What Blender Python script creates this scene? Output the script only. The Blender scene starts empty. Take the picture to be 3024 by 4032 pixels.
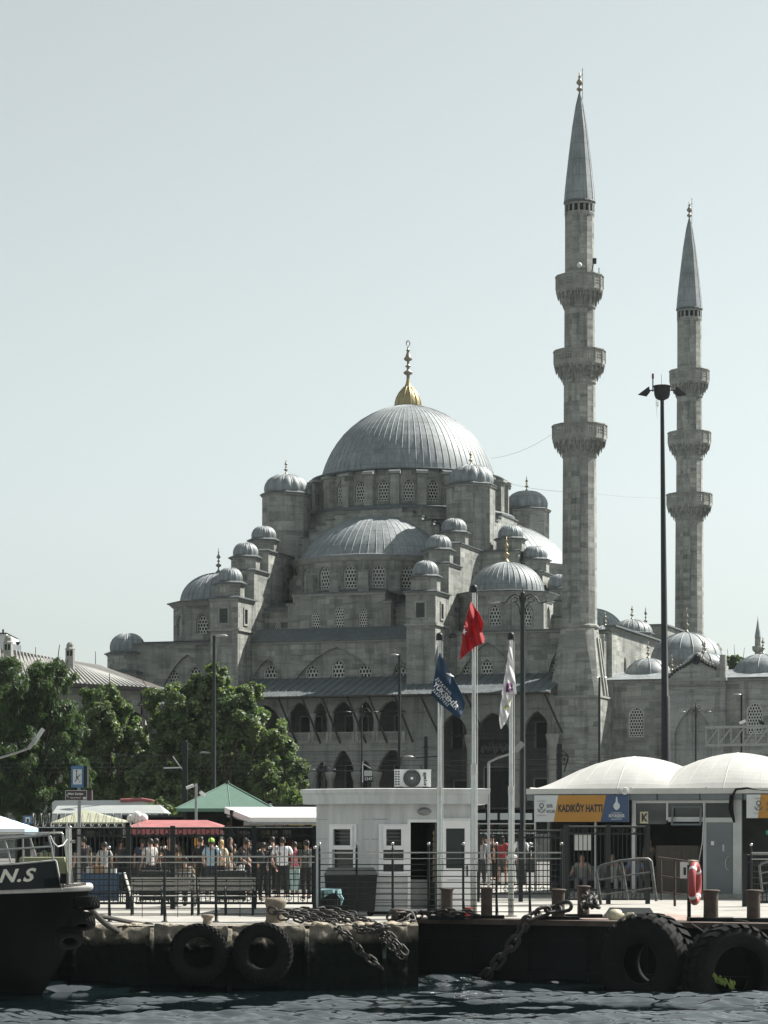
import bpy, math, random
import numpy as np
from mathutils import Vector, Matrix, noise
from mathutils.geometry import tessellate_polygon
PI = math.pi
random.seed(7); RNG = np.random.default_rng(7)
SC = bpy.context.scene
COL = SC.collection
# camera model of the place: focal length and horizon row expressed on a 3024 x 4032 frame, eye 2.1 m above the quay
F, CX, HY, HC = 9500.0, 1512.0, 3250.0, 2.1
WATER = -1.2
def P(px, py, Y): return Vector(((px-CX)/F*Y, Y, HC+(HY-py)/F*Y))
def X(px, Y): return (px-CX)/F*Y
def Z(py, Y): return HC+(HY-py)/F*Y
def YG(py, z=0.0): return (HC-z)*F/(py-HY)          # distance of a ground point seen at row py
TH = math.radians(19)
MC = Vector((1.82, 182.4, 0.0))                      # centre of the prayer hall
MOSQ = Matrix.Translation(MC) @ Matrix.Rotation(-TH, 4, 'Z')
def U(px, w):
    k = (px-CX)/F; c, s = math.cos(TH), math.sin(TH)
    return (k*(MC.y+c*w)-MC.x-s*w)/(c+k*s)
def UZ(px, py, w):
    u = U(px, w); Y = MC.y-math.sin(TH)*u+math.cos(TH)*w
    return u, HC+(HY-py)/F*Y
def ZU(py, u, w):
    return HC+(HY-py)/F*(MC.y-math.sin(TH)*u+math.cos(TH)*w)

# ---------------------------------------------------------------- mesh builder
class MB:
    def __init__(s): s.v=[]; s.f=[]; s.m=[]; s.sm=[]; s.X=None
    def add(s, vs, fs, mi=0, smooth=False):
        n=len(s.v)
        if s.X is not None: vs=[s.X@Vector(p) for p in vs]
        s.v.extend([tuple(p) for p in vs]); s.f.extend([tuple(i+n for i in f) for f in fs])
        s.m.extend([mi]*len(fs)); s.sm.extend([smooth]*len(fs))
        return s
    def box(s,x0,x1,y0,y1,z0,z1,mi=0):
        vs=[(x,y,z) for z in (z0,z1) for y in (y0,y1) for x in (x0,x1)]
        return s.add(vs,[(0,2,3,1),(4,5,7,6),(0,1,5,4),(2,6,7,3),(0,4,6,2),(1,3,7,5)],mi)
    def bar(s,p0,p1,w,h=None,mi=0,up=(0,0,1)):
        p0=Vector(p0);p1=Vector(p1); h=h or w; d=(p1-p0)
        if d.length<1e-6: return s
        d.normalize(); u=Vector(up)
        if abs(d.dot(u))>.98: u=Vector((1,0,0))
        a=d.cross(u).normalized(); b=a.cross(d).normalized()
        vs=[q+a*sx*w/2+b*sy*h/2 for q in (p0,p1) for sy in (-1,1) for sx in (-1,1)]
        return s.add(vs,[(0,1,3,2),(4,6,7,5),(0,4,5,1),(2,3,7,6),(0,2,6,4),(1,5,7,3)],mi)
    def tube(s,path,r,n=8,mi=0,cap=True,closed=False,smooth=True):
        path=[Vector(p) for p in path]; m=len(path)
        rs=r if isinstance(r,(list,tuple)) else [r]*m
        vs=[];prev=None
        for i,p in enumerate(path):
            if closed: d=path[(i+1)%m]-path[i-1]
            else: d=path[min(i+1,m-1)]-path[max(i-1,0)]
            if d.length<1e-9: d=Vector((0,0,1))
            d.normalize()
            if prev is None:
                u=Vector((0,0,1)) if abs(d.z)<.9 else Vector((1,0,0))
                a=d.cross(u).normalized()
            else:
                a=(prev-d*prev.dot(d))
                a=a.normalized() if a.length>1e-6 else d.orthogonal().normalized()
            prev=a; b=d.cross(a)
            for k in range(n):
                t=2*PI*k/n; vs.append(p+(a*math.cos(t)+b*math.sin(t))*rs[i])
        fs=[]
        for i in range(m if closed else m-1):
            j=(i+1)%m
            for k in range(n):
                l=(k+1)%n; fs.append((i*n+k,i*n+l,j*n+l,j*n+k))
        s.add(vs,fs,mi,smooth)
        if cap and not closed:
            s.add(vs[:n],[tuple(range(n))[::-1]],mi); s.add(vs[-n:],[tuple(range(n))],mi)
        return s
    def cyl(s,p0,p1,r0,r1=None,n=12,mi=0,smooth=True):
        return s.tube([p0,p1],[r0,r0 if r1 is None else r1],n,mi,smooth=smooth)
    def lathe(s,prof,n=24,c=(0,0,0),mi=0,a0=0,a1=2*PI,smooth=True,rot=0):
        full=abs(a1-a0-2*PI)<1e-6; cols=n if full else n+1
        vs=[(c[0]+r*math.cos(a0+rot+(a1-a0)*k/n),c[1]+r*math.sin(a0+rot+(a1-a0)*k/n),c[2]+z) for r,z in prof for k in range(cols)]
        fs=[]
        for i in range(len(prof)-1):
            for k in range(n):
                l=(k+1)%cols
                a,b,cc,d=i*cols+k,i*cols+l,(i+1)*cols+l,(i+1)*cols+k
                if prof[i][0]<1e-6: fs.append((a,cc,d))
                elif prof[i+1][0]<1e-6: fs.append((a,b,cc))
                else: fs.append((a,b,cc,d))
        return s.add(vs,fs,mi,smooth)
    def prism(s,poly,z0,z1,mi=0,mt=None):
        n=len(poly); ar=sum(poly[i][0]*poly[(i+1)%n][1]-poly[(i+1)%n][0]*poly[i][1] for i in range(n))
        if ar<0: poly=poly[::-1]
        vs=[(x,y,z0) for x,y in poly]+[(x,y,z1) for x,y in poly]
        s.add(vs,[(i,(i+1)%n,(i+1)%n+n,i+n) for i in range(n)],mi)
        s.add(vs,[tuple(range(n,2*n)),tuple(range(n))[::-1]],mi if mt is None else mt)
        return s
    def panel(s,O,D,outer,holes=(),depth=.3,mi=0,back=False,rim=True,N=None):
        """wall face in the plane through O spanned by horizontal D and z; (s,z) outlines; holes get reveals of the given depth"""
        O=Vector(O); D=Vector(D).normalized(); N=Vector(N) if N else Vector((D.y,-D.x,0))   # N faces the viewer
        def pt(q,d=0): return O+D*q[0]+Vector((0,0,q[1]))-N*d
        loops=[[Vector((a,b,0)) for a,b in outer]]+[[Vector((a,b,0)) for a,b in h] for h in holes]
        tris=tessellate_polygon(loops); flat=[p for l in loops for p in l]
        vs=[pt((p.x,p.y)) for p in flat]; fs=[]
        for t in tris:
            a,b,c=(flat[i] for i in t); cr=(b-a).cross(c-a).z
            if abs(cr)<1e-9: continue
            fs.append(tuple(t) if cr>0 else tuple(t[::-1]))
        s.add(vs,fs,mi)
        for h in list(holes)+([outer] if back else []):
            n=len(h); hv=[pt(q) for q in h]+[pt(q,depth) for q in h]
            s.add(hv,[(i,i+n,(i+1)%n+n,(i+1)%n) for i in range(n)],mi)
        if back:
            s.add([pt((p.x,p.y),depth) for p in flat],[f[::-1] for f in fs],mi)
        return s
    def sphere(s,c,r,n=12,m=8,mi=0,sc=(1,1,1)):
        c=Vector(c)
        vs=[(c.x+r*sc[0]*math.sin(PI*i/m)*math.cos(2*PI*k/n),c.y+r*sc[1]*math.sin(PI*i/m)*math.sin(2*PI*k/n),c.z-r*sc[2]*math.cos(PI*i/m)) for i in range(m+1) for k in range(n)]
        fs=[(i*n+k,i*n+(k+1)%n,(i+1)*n+(k+1)%n,(i+1)*n+k) for i in range(m) for k in range(n)]
        return s.add(vs,fs,mi,True)
    def quad(s,a,b,c,d,mi=0,smooth=False): return s.add([a,b,c,d],[(0,1,2,3)],mi,smooth)
    def grid(s,fn,nu,nv,mi=0,smooth=True):
        vs=[fn(i/nu,j/nv) for j in range(nv+1) for i in range(nu+1)]
        return s.add(vs,[(j*(nu+1)+i,j*(nu+1)+i+1,(j+1)*(nu+1)+i+1,(j+1)*(nu+1)+i) for j in range(nv) for i in range(nu)],mi,smooth)
    def mesh(s,name,mats,T=None):
        me=bpy.data.meshes.new(name)
        v=np.array(s.v,dtype=np.float64).reshape(-1,3)
        if T is not None:
            A=np.array(T); v=v@A[:3,:3].T+A[:3,3]
        me.from_pydata([tuple(p) for p in v],[],s.f)
        for m in mats: me.materials.append(m)
        me.polygons.foreach_set('material_index',s.m)
        me.polygons.foreach_set('use_smooth',s.sm)
        me.update()
        # metric UVs: u runs horizontally along the face, v up (slopes too)
        nl=len(me.loops)
        if nl:
            co=np.empty(len(me.vertices)*3); me.vertices.foreach_get('co',co); co=co.reshape(-1,3)
            li=np.empty(nl,dtype=np.int64); me.loops.foreach_get('vertex_index',li)
            nrm=np.empty(len(me.polygons)*3); me.polygons.foreach_get('normal',nrm); nrm=nrm.reshape(-1,3)
            lt=np.empty(len(me.polygons),dtype=np.int64); me.polygons.foreach_get('loop_total',lt)
            pn=np.repeat(nrm,lt,axis=0); pc=co[li]
            flat=np.abs(pn[:,2])>.9
            h=np.sqrt(pn[:,0]**2+pn[:,1]**2)+1e-9
            tx,ty=-pn[:,1]/h,pn[:,0]/h
            uu=pc[:,0]*tx+pc[:,1]*ty; vv=pc[:,2]/np.maximum(h,.25)
            uu=uu+np.modf(np.abs(np.sin(np.round(np.arctan2(pn[:,1],pn[:,0])*4.0)*12.9898)*437.5))[0]*9.0
            uu=np.where(flat,pc[:,0],uu); vv=np.where(flat,pc[:,1],vv)
            uv=me.uv_layers.new(name='UVMap'); uv.data.foreach_set('uv',np.stack([uu,vv],1).ravel().astype(np.float32))
        return me

ROOTM={}
def tagp(o,label=None,cat=None,group=None,kind=None):
    if label: o['label']=label
    if cat: o['category']=cat
    if group: o['group']=group
    if kind: o['kind']=kind
    return o
def thing(name,label,cat,loc=(0,0,0),rotz=0,group=None,kind=None):
    o=bpy.data.objects.new(name,None); COL.objects.link(o); o.empty_display_size=.3
    o.location=loc; o.rotation_euler=(0,0,rotz)
    ROOTM[o.name]=Matrix.Translation(Vector(loc))@Matrix.Rotation(rotz,4,'Z')
    return tagp(o,label,cat,group,kind)
def rootof(o):
    while o.parent: o=o.parent
    return o
def put(name,mb,mats,parent=None,frame=None,label=None,cat=None,group=None,kind=None,loc=None):
    """links mb as one mesh object; its vertices are given in 'frame' (world by default)"""
    if not isinstance(mats,(list,tuple)): mats=[mats]
    T=frame.copy() if frame else Matrix.Identity(4)
    if parent is not None:
        T=ROOTM[rootof(parent).name].inverted()@T
    elif loc is not None:
        T=Matrix.Translation(-Vector(loc))@T
    me=mb if isinstance(mb,bpy.types.Mesh) else mb.mesh(name,mats,T)
    o=bpy.data.objects.new(name,me); COL.objects.link(o)
    if parent is not None: o.parent=parent
    else:
        if loc is not None: o.location=loc
        ROOTM[o.name]=Matrix.Translation(Vector(loc or (0,0,0)))
    return tagp(o,label,cat,group,kind)
def inst(name,me,parent,frame,label=None):
    """a part sharing mesh data; frame = world matrix"""
    o=bpy.data.objects.new(name,me); COL.objects.link(o); o.parent=parent
    o.matrix_local=ROOTM[rootof(parent).name].inverted()@frame
    if label: o['label']=label
    return o
def dup(root,loc,rotz=None,label=None,scale=None):
    def cp(o,par):
        c=o.copy(); COL.objects.link(c); c.parent=par
        for ch in [k for k in o.children]: cp(ch,c)
        return c
    r=cp(root,None); r.location=loc
    if rotz is not None: r.rotation_euler=(0,0,rotz)
    if scale: r.scale=scale if isinstance(scale,(tuple,list)) else (scale,)*3
    if label: r['label']=label
    bpy.context.view_layer.update() if False else None
    return r

# ---------------------------------------------------------------- materials
MATS={}
def newmat(name):
    m=bpy.data.materials.new(name); m.use_nodes=True
    nt=m.node_tree; b=nt.nodes['Principled BSDF']; MATS[name]=m
    return m,nt,b
def N(nt,typ,**kw):
    n=nt.nodes.new(typ)
    for k,v in kw.items():
        if k.startswith('i_'): n.inputs[k[2:].replace('_',' ')].default_value=v
        else: setattr(n,k,v)
    return n
def mixc(nt,a,b,fac,blend='MIX'):
    m=nt.nodes.new('ShaderNodeMix'); m.data_type='RGBA'; m.blend_type=blend
    for idx,val in ((0,fac),(6,a),(7,b)):
        if hasattr(val,'links') or isinstance(val,bpy.types.NodeSocket): nt.links.new(val,m.inputs[idx])
        else: m.inputs[idx].default_value=val if idx==0 else ((*val,1) if len(val)==3 else val)
    return m.outputs[2]
def ramp(nt,src,stops):
    r=nt.nodes.new('ShaderNodeValToRGB'); nt.links.new(src,r.inputs[0])
    while len(r.color_ramp.elements)<len(stops): r.color_ramp.elements.new(.5)
    for e,(p,c) in zip(r.color_ramp.elements,stops):
        e.position=p; e.color=(c,c,c,1) if isinstance(c,(int,float)) else (*c,1)
    return r.outputs[0]
def simple(name,c,rough=.6,metal=0,var=.25,scale=3,bump=0,spec=.5,coord='Object',trans=0,stretch=(1,1,1)):
    m,nt,b=newmat(name)
    tc=N(nt,'ShaderNodeTexCoord'); mp=N(nt,'ShaderNodeMapping'); mp.inputs['Scale'].default_value=stretch
    nt.links.new(tc.outputs[coord],mp.inputs[0])
    no=N(nt,'ShaderNodeTexNoise',i_Scale=scale,i_Detail=6.0,i_Roughness=.65); nt.links.new(mp.outputs[0],no.inputs[0])
    k=ramp(nt,no.outputs[0],[(.3,1-var),(.7,1+var*.6)])
    nt.links.new(mixc(nt,c,k,1.0,'MULTIPLY'),b.inputs['Base Color'])
    b.inputs['Roughness'].default_value=rough; b.inputs['Metallic'].default_value=metal
    b.inputs['Specular IOR Level'].default_value=spec
    if trans: b.inputs['Transmission Weight'].default_value=trans
    if bump:
        bp=N(nt,'ShaderNodeBump',i_Strength=bump,i_Distance=.02); nt.links.new(no.outputs[0],bp.inputs['Height']); nt.links.new(bp.outputs[0],b.inputs['Normal'])
    return m
def stone(name,c1,c2,row=.36,bw=.95,mort=.012,stain=.5,dark=(.1,.105,.1)):
    m,nt,b=newmat(name); L=nt.links.new
    uv=N(nt,'ShaderNodeTexCoord')
    # slight waviness so courses are not ruler-straight
    n0=N(nt,'ShaderNodeTexNoise',i_Scale=.6,i_Detail=2.0); L(uv.outputs['UV'],n0.inputs[0])
    off=N(nt,'ShaderNodeVectorMath',operation='SCALE'); off.inputs[3].default_value=.2; L(n0.outputs[1],off.inputs[0])
    ad=N(nt,'ShaderNodeVectorMath',operation='ADD'); L(uv.outputs['UV'],ad.inputs[0]); L(off.outputs[0],ad.inputs[1])
    br=N(nt,'ShaderNodeTexBrick',i_Scale=1.0,i_Mortar_Size=mort,i_Mortar_Smooth=.3,i_Bias=0.0,i_Brick_Width=bw,i_Row_Height=row)
    br.offset=.43; br.squash=.7; br.squash_frequency=3
    L(ad.outputs[0],br.inputs[0])
    br.inputs['Color1'].default_value=(0,0,0,1); br.inputs['Color2'].default_value=(1,1,1,1); br.inputs['Mortar'].default_value=(.5,.5,.5,1)
    br2=N(nt,'ShaderNodeTexBrick',i_Scale=1.0,i_Mortar_Size=0.0,i_Brick_Width=bw*2.9,i_Row_Height=row*2)
    br2.offset=.31; L(ad.outputs[0],br2.inputs[0]); br2.inputs['Color1'].default_value=(.15,.15,.15,1); br2.inputs['Color2'].default_value=(.85,.85,.85,1)
    sel=mixc(nt,ramp(nt,br.outputs[0],[(0.,.0),(.1,.16),(.2,.38),(.82,.6),(.92,.86)]),br2.outputs[0],.3)
    col=mixc(nt,c1,c2,sel)
    col=mixc(nt,col,mixc(nt,col,(.8,.8,.78),1.0,'MULTIPLY'),br.outputs['Fac'])
    mp=N(nt,'ShaderNodeMapping'); mp.inputs['Scale'].default_value=(.35,2.4,1); L(uv.outputs['UV'],mp.inputs[0])
    n1=N(nt,'ShaderNodeTexNoise',i_Scale=1.1,i_Detail=8.0,i_Roughness=.7); L(mp.outputs[0],n1.inputs[0])
    k1=ramp(nt,n1.outputs[0],[(.34,.42),(.47,.95),(.56,1.0),(.75,1.25)])
    col=mixc(nt,col,k1,.75,'MULTIPLY')
    mq=N(nt,'ShaderNodeMapping'); mq.inputs['Scale'].default_value=(1.7,.16,1); L(uv.outputs['UV'],mq.inputs[0])
    n5=N(nt,'ShaderNodeTexNoise',i_Scale=1.0,i_Detail=5.0,i_Roughness=.65); L(mq.outputs[0],n5.inputs[0])
    col=mixc(nt,col,ramp(nt,n5.outputs[0],[(.34,.5),(.5,.98),(.8,1.12)]),.85,'MULTIPLY')
    n2=N(nt,'ShaderNodeTexNoise',i_Scale=.33,i_Detail=6.0,i_Roughness=.6); L(uv.outputs['Object'],n2.inputs[0])
    st=ramp(nt,n2.outputs[0],[(.42,0.0),(.72,stain)])
    col=mixc(nt,col,dark,st)
    n3=N(nt,'ShaderNodeTexNoise',i_Scale=9.0,i_Detail=5.0); L(uv.outputs['UV'],n3.inputs[0])
    col=mixc(nt,col,ramp(nt,n3.outputs[0],[(.3,.86),(.7,1.12)]),1.0,'MULTIPLY')
    L(col,b.inputs['Base Color']); b.inputs['Roughness'].default_value=.9; b.inputs['Specular IOR Level'].default_value=.2
    bp=N(nt,'ShaderNodeBump',i_Strength=.35,i_Distance=.03); bp.invert=False
    hh=mixc(nt,n1.outputs[0],(0,0,0),br.outputs['Fac']); L(hh,bp.inputs['Height']); L(bp.outputs[0],b.inputs['Normal'])
    return m
def lead(name,c,rough=.5,metal=.35,rowh=1.1):
    m,nt,b=newmat(name); L=nt.links.new
    tc=N(nt,'ShaderNodeTexCoord')
    no=N(nt,'ShaderNodeTexNoise',i_Scale=.9,i_Detail=7.0,i_Roughness=.7); L(tc.outputs['Object'],no.inputs[0])
    mp=N(nt,'ShaderNodeMapping'); mp.inputs['Scale'].default_value=(4,4,.5); L(tc.outputs['Object'],mp.inputs[0])
    n2=N(nt,'ShaderNodeTexNoise',i_Scale=1.2,i_Detail=4.0); L(mp.outputs[0],n2.inputs[0])
    col=mixc(nt,tuple(x*.72 for x in c),tuple(min(1,x*1.35) for x in c),ramp(nt,no.outputs[0],[(.3,0.),(.72,1.)]))
    col=mixc(nt,col,ramp(nt,n2.outputs[0],[(.35,.82),(.65,1.12)]),1.0,'MULTIPLY')
    # overlapping sheet courses: a thin dark lap line every row
    sx=N(nt,'ShaderNodeSeparateXYZ'); L(tc.outputs['Object'],sx.inputs[0])
    dv=N(nt,'ShaderNodeMath',operation='DIVIDE'); dv.inputs[1].default_value=rowh; L(sx.outputs[2],dv.inputs[0])
    n4=N(nt,'ShaderNodeMath',operation='MULTIPLY_ADD'); n4.inputs[1].default_value=.12; L(n2.outputs[0],n4.inputs[0]); L(dv.outputs[0],n4.inputs[2])
    fr=N(nt,'ShaderNodeMath',operation='FRACT'); L(n4.outputs[0],fr.inputs[0])
    ln=ramp(nt,fr.outputs[0],[(0,.55),(.045,1.0),(.96,1.0),(1.,.7)])
    col=mixc(nt,col,ln,.8,'MULTIPLY')
    L(col,b.inputs['Base Color']); b.inputs['Metallic'].default_value=metal
    L(ramp(nt,no.outputs[0],[(.3,rough-.08),(.7,rough+.12)]),b.inputs['Roughness'])
    bp=N(nt,'ShaderNodeBump',i_Strength=.3,i_Distance=.03); L(no.outputs[0],bp.inputs['Height']); L(bp.outputs[0],b.inputs['Normal'])
    return m

M_STONE=stone('ashlar_stone',(.15,.162,.157),(.45,.458,.422))
M_STONE2=stone('portal_marble',(.27,.285,.28),(.37,.38,.365),row=.6,bw=1.5,stain=.25)
M_PLAST=stone('plastered_stone',(.20,.212,.205),(.28,.29,.275),row=.8,bw=2.2,mort=.006,stain=.45)
M_TRIM=simple('stone_trim',(.28,.285,.265),.9,var=.35,scale=1.5,spec=.2)
M_LEAD=lead('lead_sheet',(.205,.228,.238),.56,.15)
M_LEADD=lead('lead_roof_weathered',(.10,.118,.125),.6,.2,.8)
M_LEADTRIM=simple('lead_edging',(.10,.115,.12),.55,.3,var=.3)
M_GRILLE=simple('plaster_lattice',(.60,.61,.58),.85,var=.2,scale=2)
M_DARK=simple('dark_glass',(.012,.018,.018),.25,var=.2)
M_VOID=simple('dark_interior',(.02,.025,.025),.9,var=.3,spec=.1)
M_GOLD=simple('gilded_copper',(.36,.30,.16),.42,.6,var=.25,scale=2)
M_BRONZE=simple('dull_bronze_finial',(.25,.225,.18),.5,.4,var=.25,scale=3)
M_IRON=simple('painted_iron',(.016,.021,.022),.5,0,var=.3,scale=6,spec=.25)
M_STEEL=simple('stainless_steel',(.46,.46,.44),.22,.95,var=.15,scale=5)
M_GALV=simple('galvanised_steel',(.27,.28,.28),.45,.7,var=.2,scale=6)
M_WHITE=simple('white_paint',(.62,.63,.62),.55,var=.1,scale=3)
M_TILE=simple('timber_dark',(.05,.045,.04),.8,var=.3)

# ---------------------------------------------------------------- light, sky, camera
SUN_EL, SUN_AZ = math.radians(47), math.radians(62)     # azimuth clockwise from the view axis (+Y)
w=bpy.data.worlds.new('World'); SC.world=w; w.use_nodes=True
nt=w.node_tree; bg=nt.nodes['Background']
sk=nt.nodes.new('ShaderNodeTexSky'); sk.sky_type='NISHITA'; sk.sun_disc=False
sk.sun_elevation=SUN_EL; sk.sun_rotation=SUN_AZ; sk.altitude=0; sk.air_density=1.0; sk.dust_density=1.1; sk.ozone_density=1.2
hs=nt.nodes.new('ShaderNodeHueSaturation'); hs.inputs['Saturation'].default_value=.19
nt.links.new(sk.outputs[0],hs.inputs['Color'])
tint=nt.nodes.new('ShaderNodeMix'); tint.data_type='RGBA'; tint.blend_type='MULTIPLY'; tint.inputs[0].default_value=1
tint.inputs[7].default_value=(.955,1.02,.985,1); nt.links.new(hs.outputs[0],tint.inputs[6])
nt.links.new(tint.outputs[2],bg.inputs[0]); bg.inputs[1].default_value=.064
sl=bpy.data.lights.new('sun','SUN'); sl.energy=5.0; sl.angle=math.radians(.5); sl.color=(1,.955,.88)
so=bpy.data.objects.new('sun',sl); COL.objects.link(so)
sd=Vector((math.sin(SUN_AZ)*math.cos(SUN_EL),math.cos(SUN_AZ)*math.cos(SUN_EL),math.sin(SUN_EL)))
so.rotation_euler=sd.to_track_quat('Z','Y').to_euler(); so.location=(60,60,80)
cd=bpy.data.cameras.new('camera'); co_=bpy.data.objects.new('camera',cd); COL.objects.link(co_); SC.camera=co_
co_.location=(0,0,HC); co_.rotation_euler=(math.radians(90),0,0)
cd.sensor_fit='AUTO'; cd.sensor_width=36; cd.lens=36*F/4032; cd.shift_y=(HY-2016)/4032; cd.clip_end=6000; cd.clip_start=.5
SC.view_settings.view_transform='Standard'; SC.view_settings.look='None'; SC.view_settings.gamma=1; SC.view_settings.exposure=1.1
SC.cycles.use_denoising=True
SC.cycles.max_bounces=6; SC.cycles.diffuse_bounces=3; SC.cycles.glossy_bounces=3; SC.cycles.transmission_bounces=3; SC.cycles.transparent_max_bounces=8

hz=MB(); hz.box(-170,170,-8,420,-3.2,75)
def make_haze(dens):
    m=bpy.data.materials.new('haze'); m.use_nodes=True; t=m.node_tree
    for n_ in list(t.nodes):
        if n_.type!='OUTPUT_MATERIAL': t.nodes.remove(n_)
    v=t.nodes.new('ShaderNodeVolumePrincipled'); v.inputs['Color'].default_value=(.86,.97,.98,1); v.inputs['Density'].default_value=dens; v.inputs['Anisotropy'].default_value=.3
    t.links.new(v.outputs[0],t.nodes['Material Output'].inputs['Volume']); o=put('haze',hz,[m],kind='stuff'); return o
make_haze(.00008)
# ================================================================ MOSQUE
def arch_pts(cx,w,z0,z1,rise,n=10,q=.6,p=1.4):
    """outline of an arched opening, counter-clockwise, from z0 (sill) to z1 (apex)"""
    a=w/2; zs=z1-rise; pts=[(cx-a,z0),(cx+a,z0)]
    for i in range(n+1):
        x=a*math.cos(PI*i/n); t=min(1,abs(x)/a)
        pts.append((cx+x,zs+rise*(1-t**p)**q))
    return pts
WINM={}
def window_mesh(w,h,rise,cw):
    key=(round(w,2),round(h,2),round(rise,2),round(cw,3))
    if key in WINM: return WINM[key]
    mb=MB(); out=arch_pts(0,w,0,h,rise)
    def top(x):
        t=min(1,abs(x)/(w/2)); return h-rise+rise*(1-t**1.4)**.6
    nc=max(2,round(w/cw)); cw=w/nc; ch=cw*1.5; row=0; z=ch*.3
    while z<h:
        for c in range(-nc,nc+1):
            x=(c+(.5 if row%2 else 0))*cw+(cw/2 if nc%2==0 else 0)
            if abs(x)<w/2-cw*.15 and z<top(x)-ch*.22:
                o=[];i_=[]
                for k in range(6):
                    t=PI/2+k*PI/3; ox=x+cw*.5774*math.cos(t); oz=z+ch*.5*math.sin(t)*1.0
                    o.append((max(-w/2,min(w/2,ox)),max(0,oz))); 
                    i_.append((max(-w/2,min(w/2,x+cw*.5774*.73*math.cos(t))),max(0,z+ch*.5*.76*math.sin(t))))
                vs=[(a,-.0,b) for a,b in o]+[(a,-.0,b) for a,b in i_]+[(a,.06,b) for a,b in i_]
                fs=[(k,(k+1)%6,(k+1)%6+6,k+6) for k in range(6)]+[(k+6,(k+1)%6+6,(k+1)%6+12,k+12) for k in range(6)]
                mb.add(vs,fs,0)
        z+=ch*.75; row+=1
    n=len(out); cz=h*.5
    ins=[(x*.88,cz+(zz-cz)*(1-.07)) for x,zz in out]
    vs=[(a,-.03,b) for a,b in out]+[(a,-.03,b) for a,b in ins]+[(a,.06,b) for a,b in ins]
    mb.add(vs,[(i,(i+1)%n,(i+1)%n+n,i+n) for i in range(n)]+[(i+n,(i+1)%n+n,(i+1)%n+2*n,i+2*n) for i in range(n)],0)
    mb.add([(a,.14,b) for a,b in out],[tuple(range(n))],1)
    WINM[key]=mb.mesh('window',[M_GRILLE,M_DARK]); return WINM[key]
WINLIST=[]
def win_at(root,frame,O,D,s,z0,w,h,rise,cw,rec=.22,label=None):
    """a lattice window standing in a wall plane (O,D); the opening itself is cut by the wall panel"""
    D=Vector(D).normalized(); Nn=Vector((D.y,-D.x,0)); p=Vector(O)+D*s-Nn*rec+Vector((0,0,z0))
    R=Matrix(((D.x,-Nn.x,0,p.x),(D.y,-Nn.y,0,p.y),(0,0,1,p.z),(0,0,0,1)))
    return inst('window',window_mesh(w,h,rise,cw),root,frame@R,label)
def dome(mb,c,prof,ribs,rr,n=None,a0=0,a1=2*PI,mi=0,rib_top=.985,gore=0):
    """lead-covered dome: surface of revolution plus raised standing seams"""
    n=n or 64; full=abs(a1-a0-2*PI)<1e-6
    if gore:
        k=6; nn=ribs*k; vs=[]
        for r,z in prof:
            for i in range(nn):
                t=(i%k)/k; b=1-gore*(1-math.sin(PI*t))*min(1,(r/prof[0][0])*1.3)
                vs.append((c[0]+r*b*math.cos(2*PI*i/nn),c[1]+r*b*math.sin(2*PI*i/nn),c[2]+z))
        fs=[(j*nn+i,j*nn+(i+1)%nn,(j+1)*nn+(i+1)%nn,(j+1)*nn+i) for j in range(len(prof)-1) for i in range(nn)]
        mb.add(vs,fs,mi,True); off=0
    else: mb.lathe(prof,n,c,mi,a0,a1)
    for k in range(ribs if full else ribs+1):
        a=a0+(a1-a0)*k/ribs
        ca,sa=math.cos(a),math.sin(a)
        path=[];rs=[]
        for r,z in prof:
            if r<prof[0][0]*.07: continue
            g=(1-gore*min(1,(r/prof[0][0])*1.3)) if gore else 1
            path.append((c[0]+r*g*ca,c[1]+r*g*sa,c[2]+z)); rs.append(rr*(.45+.55*r/prof[0][0]))
        if len(path)>1: mb.tube(path,rs,4,mi,cap=False)
def cap_prof(R,H,n=14,steep=1.0):
    """profile of a dome of base radius R and rise H"""
    return [(R*math.cos(PI/2*i/n)**steep if i<n else 0,H*math.sin(PI/2*i/n)) for i in range(n+1)]
def finial(c,h,r,kind='tall'):
    mb=MB(); p=[(r*.9,0),(r,.03*h),(r*.55,.10*h),(r*.2,.17*h),(r*.18,.24*h),(r*.75,.30*h),(r*.8,.34*h),(r*.2,.40*h),(r*.16,.45*h),(r*.5,.49*h),(r*.16,.53*h),(r*.14,.58*h),(r*.62,.63*h),(r*.5,.68*h),(r*.15,.77*h),(r*.12,.82*h),(r*.28,.84*h),(r*.08,.87*h),(r*.06,1.0*h),(0,1.0*h)]
    mb.lathe(p,10,c); return mb
def octo(R,n=8,rot=PI/8): return [(R*math.cos(rot+2*PI*k/n),R*math.sin(rot+2*PI*k/n)) for k in range(n)]

MS=thing('mosque','grey stone domed mosque with one great lead dome above cascading half domes and turrets','mosque',MC,-TH)
FR=MOSQ
# ---- main dome
md=MB(); R0=637/1065
raw=[(637,0),(624,50),(608,95),(588,140),(562,190),(525,245),(476,305),(420,357),(352,408),(280,448),(200,482),(120,506),(60,516),(0,520)]
sc_=342/637/9500*182.4
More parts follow.
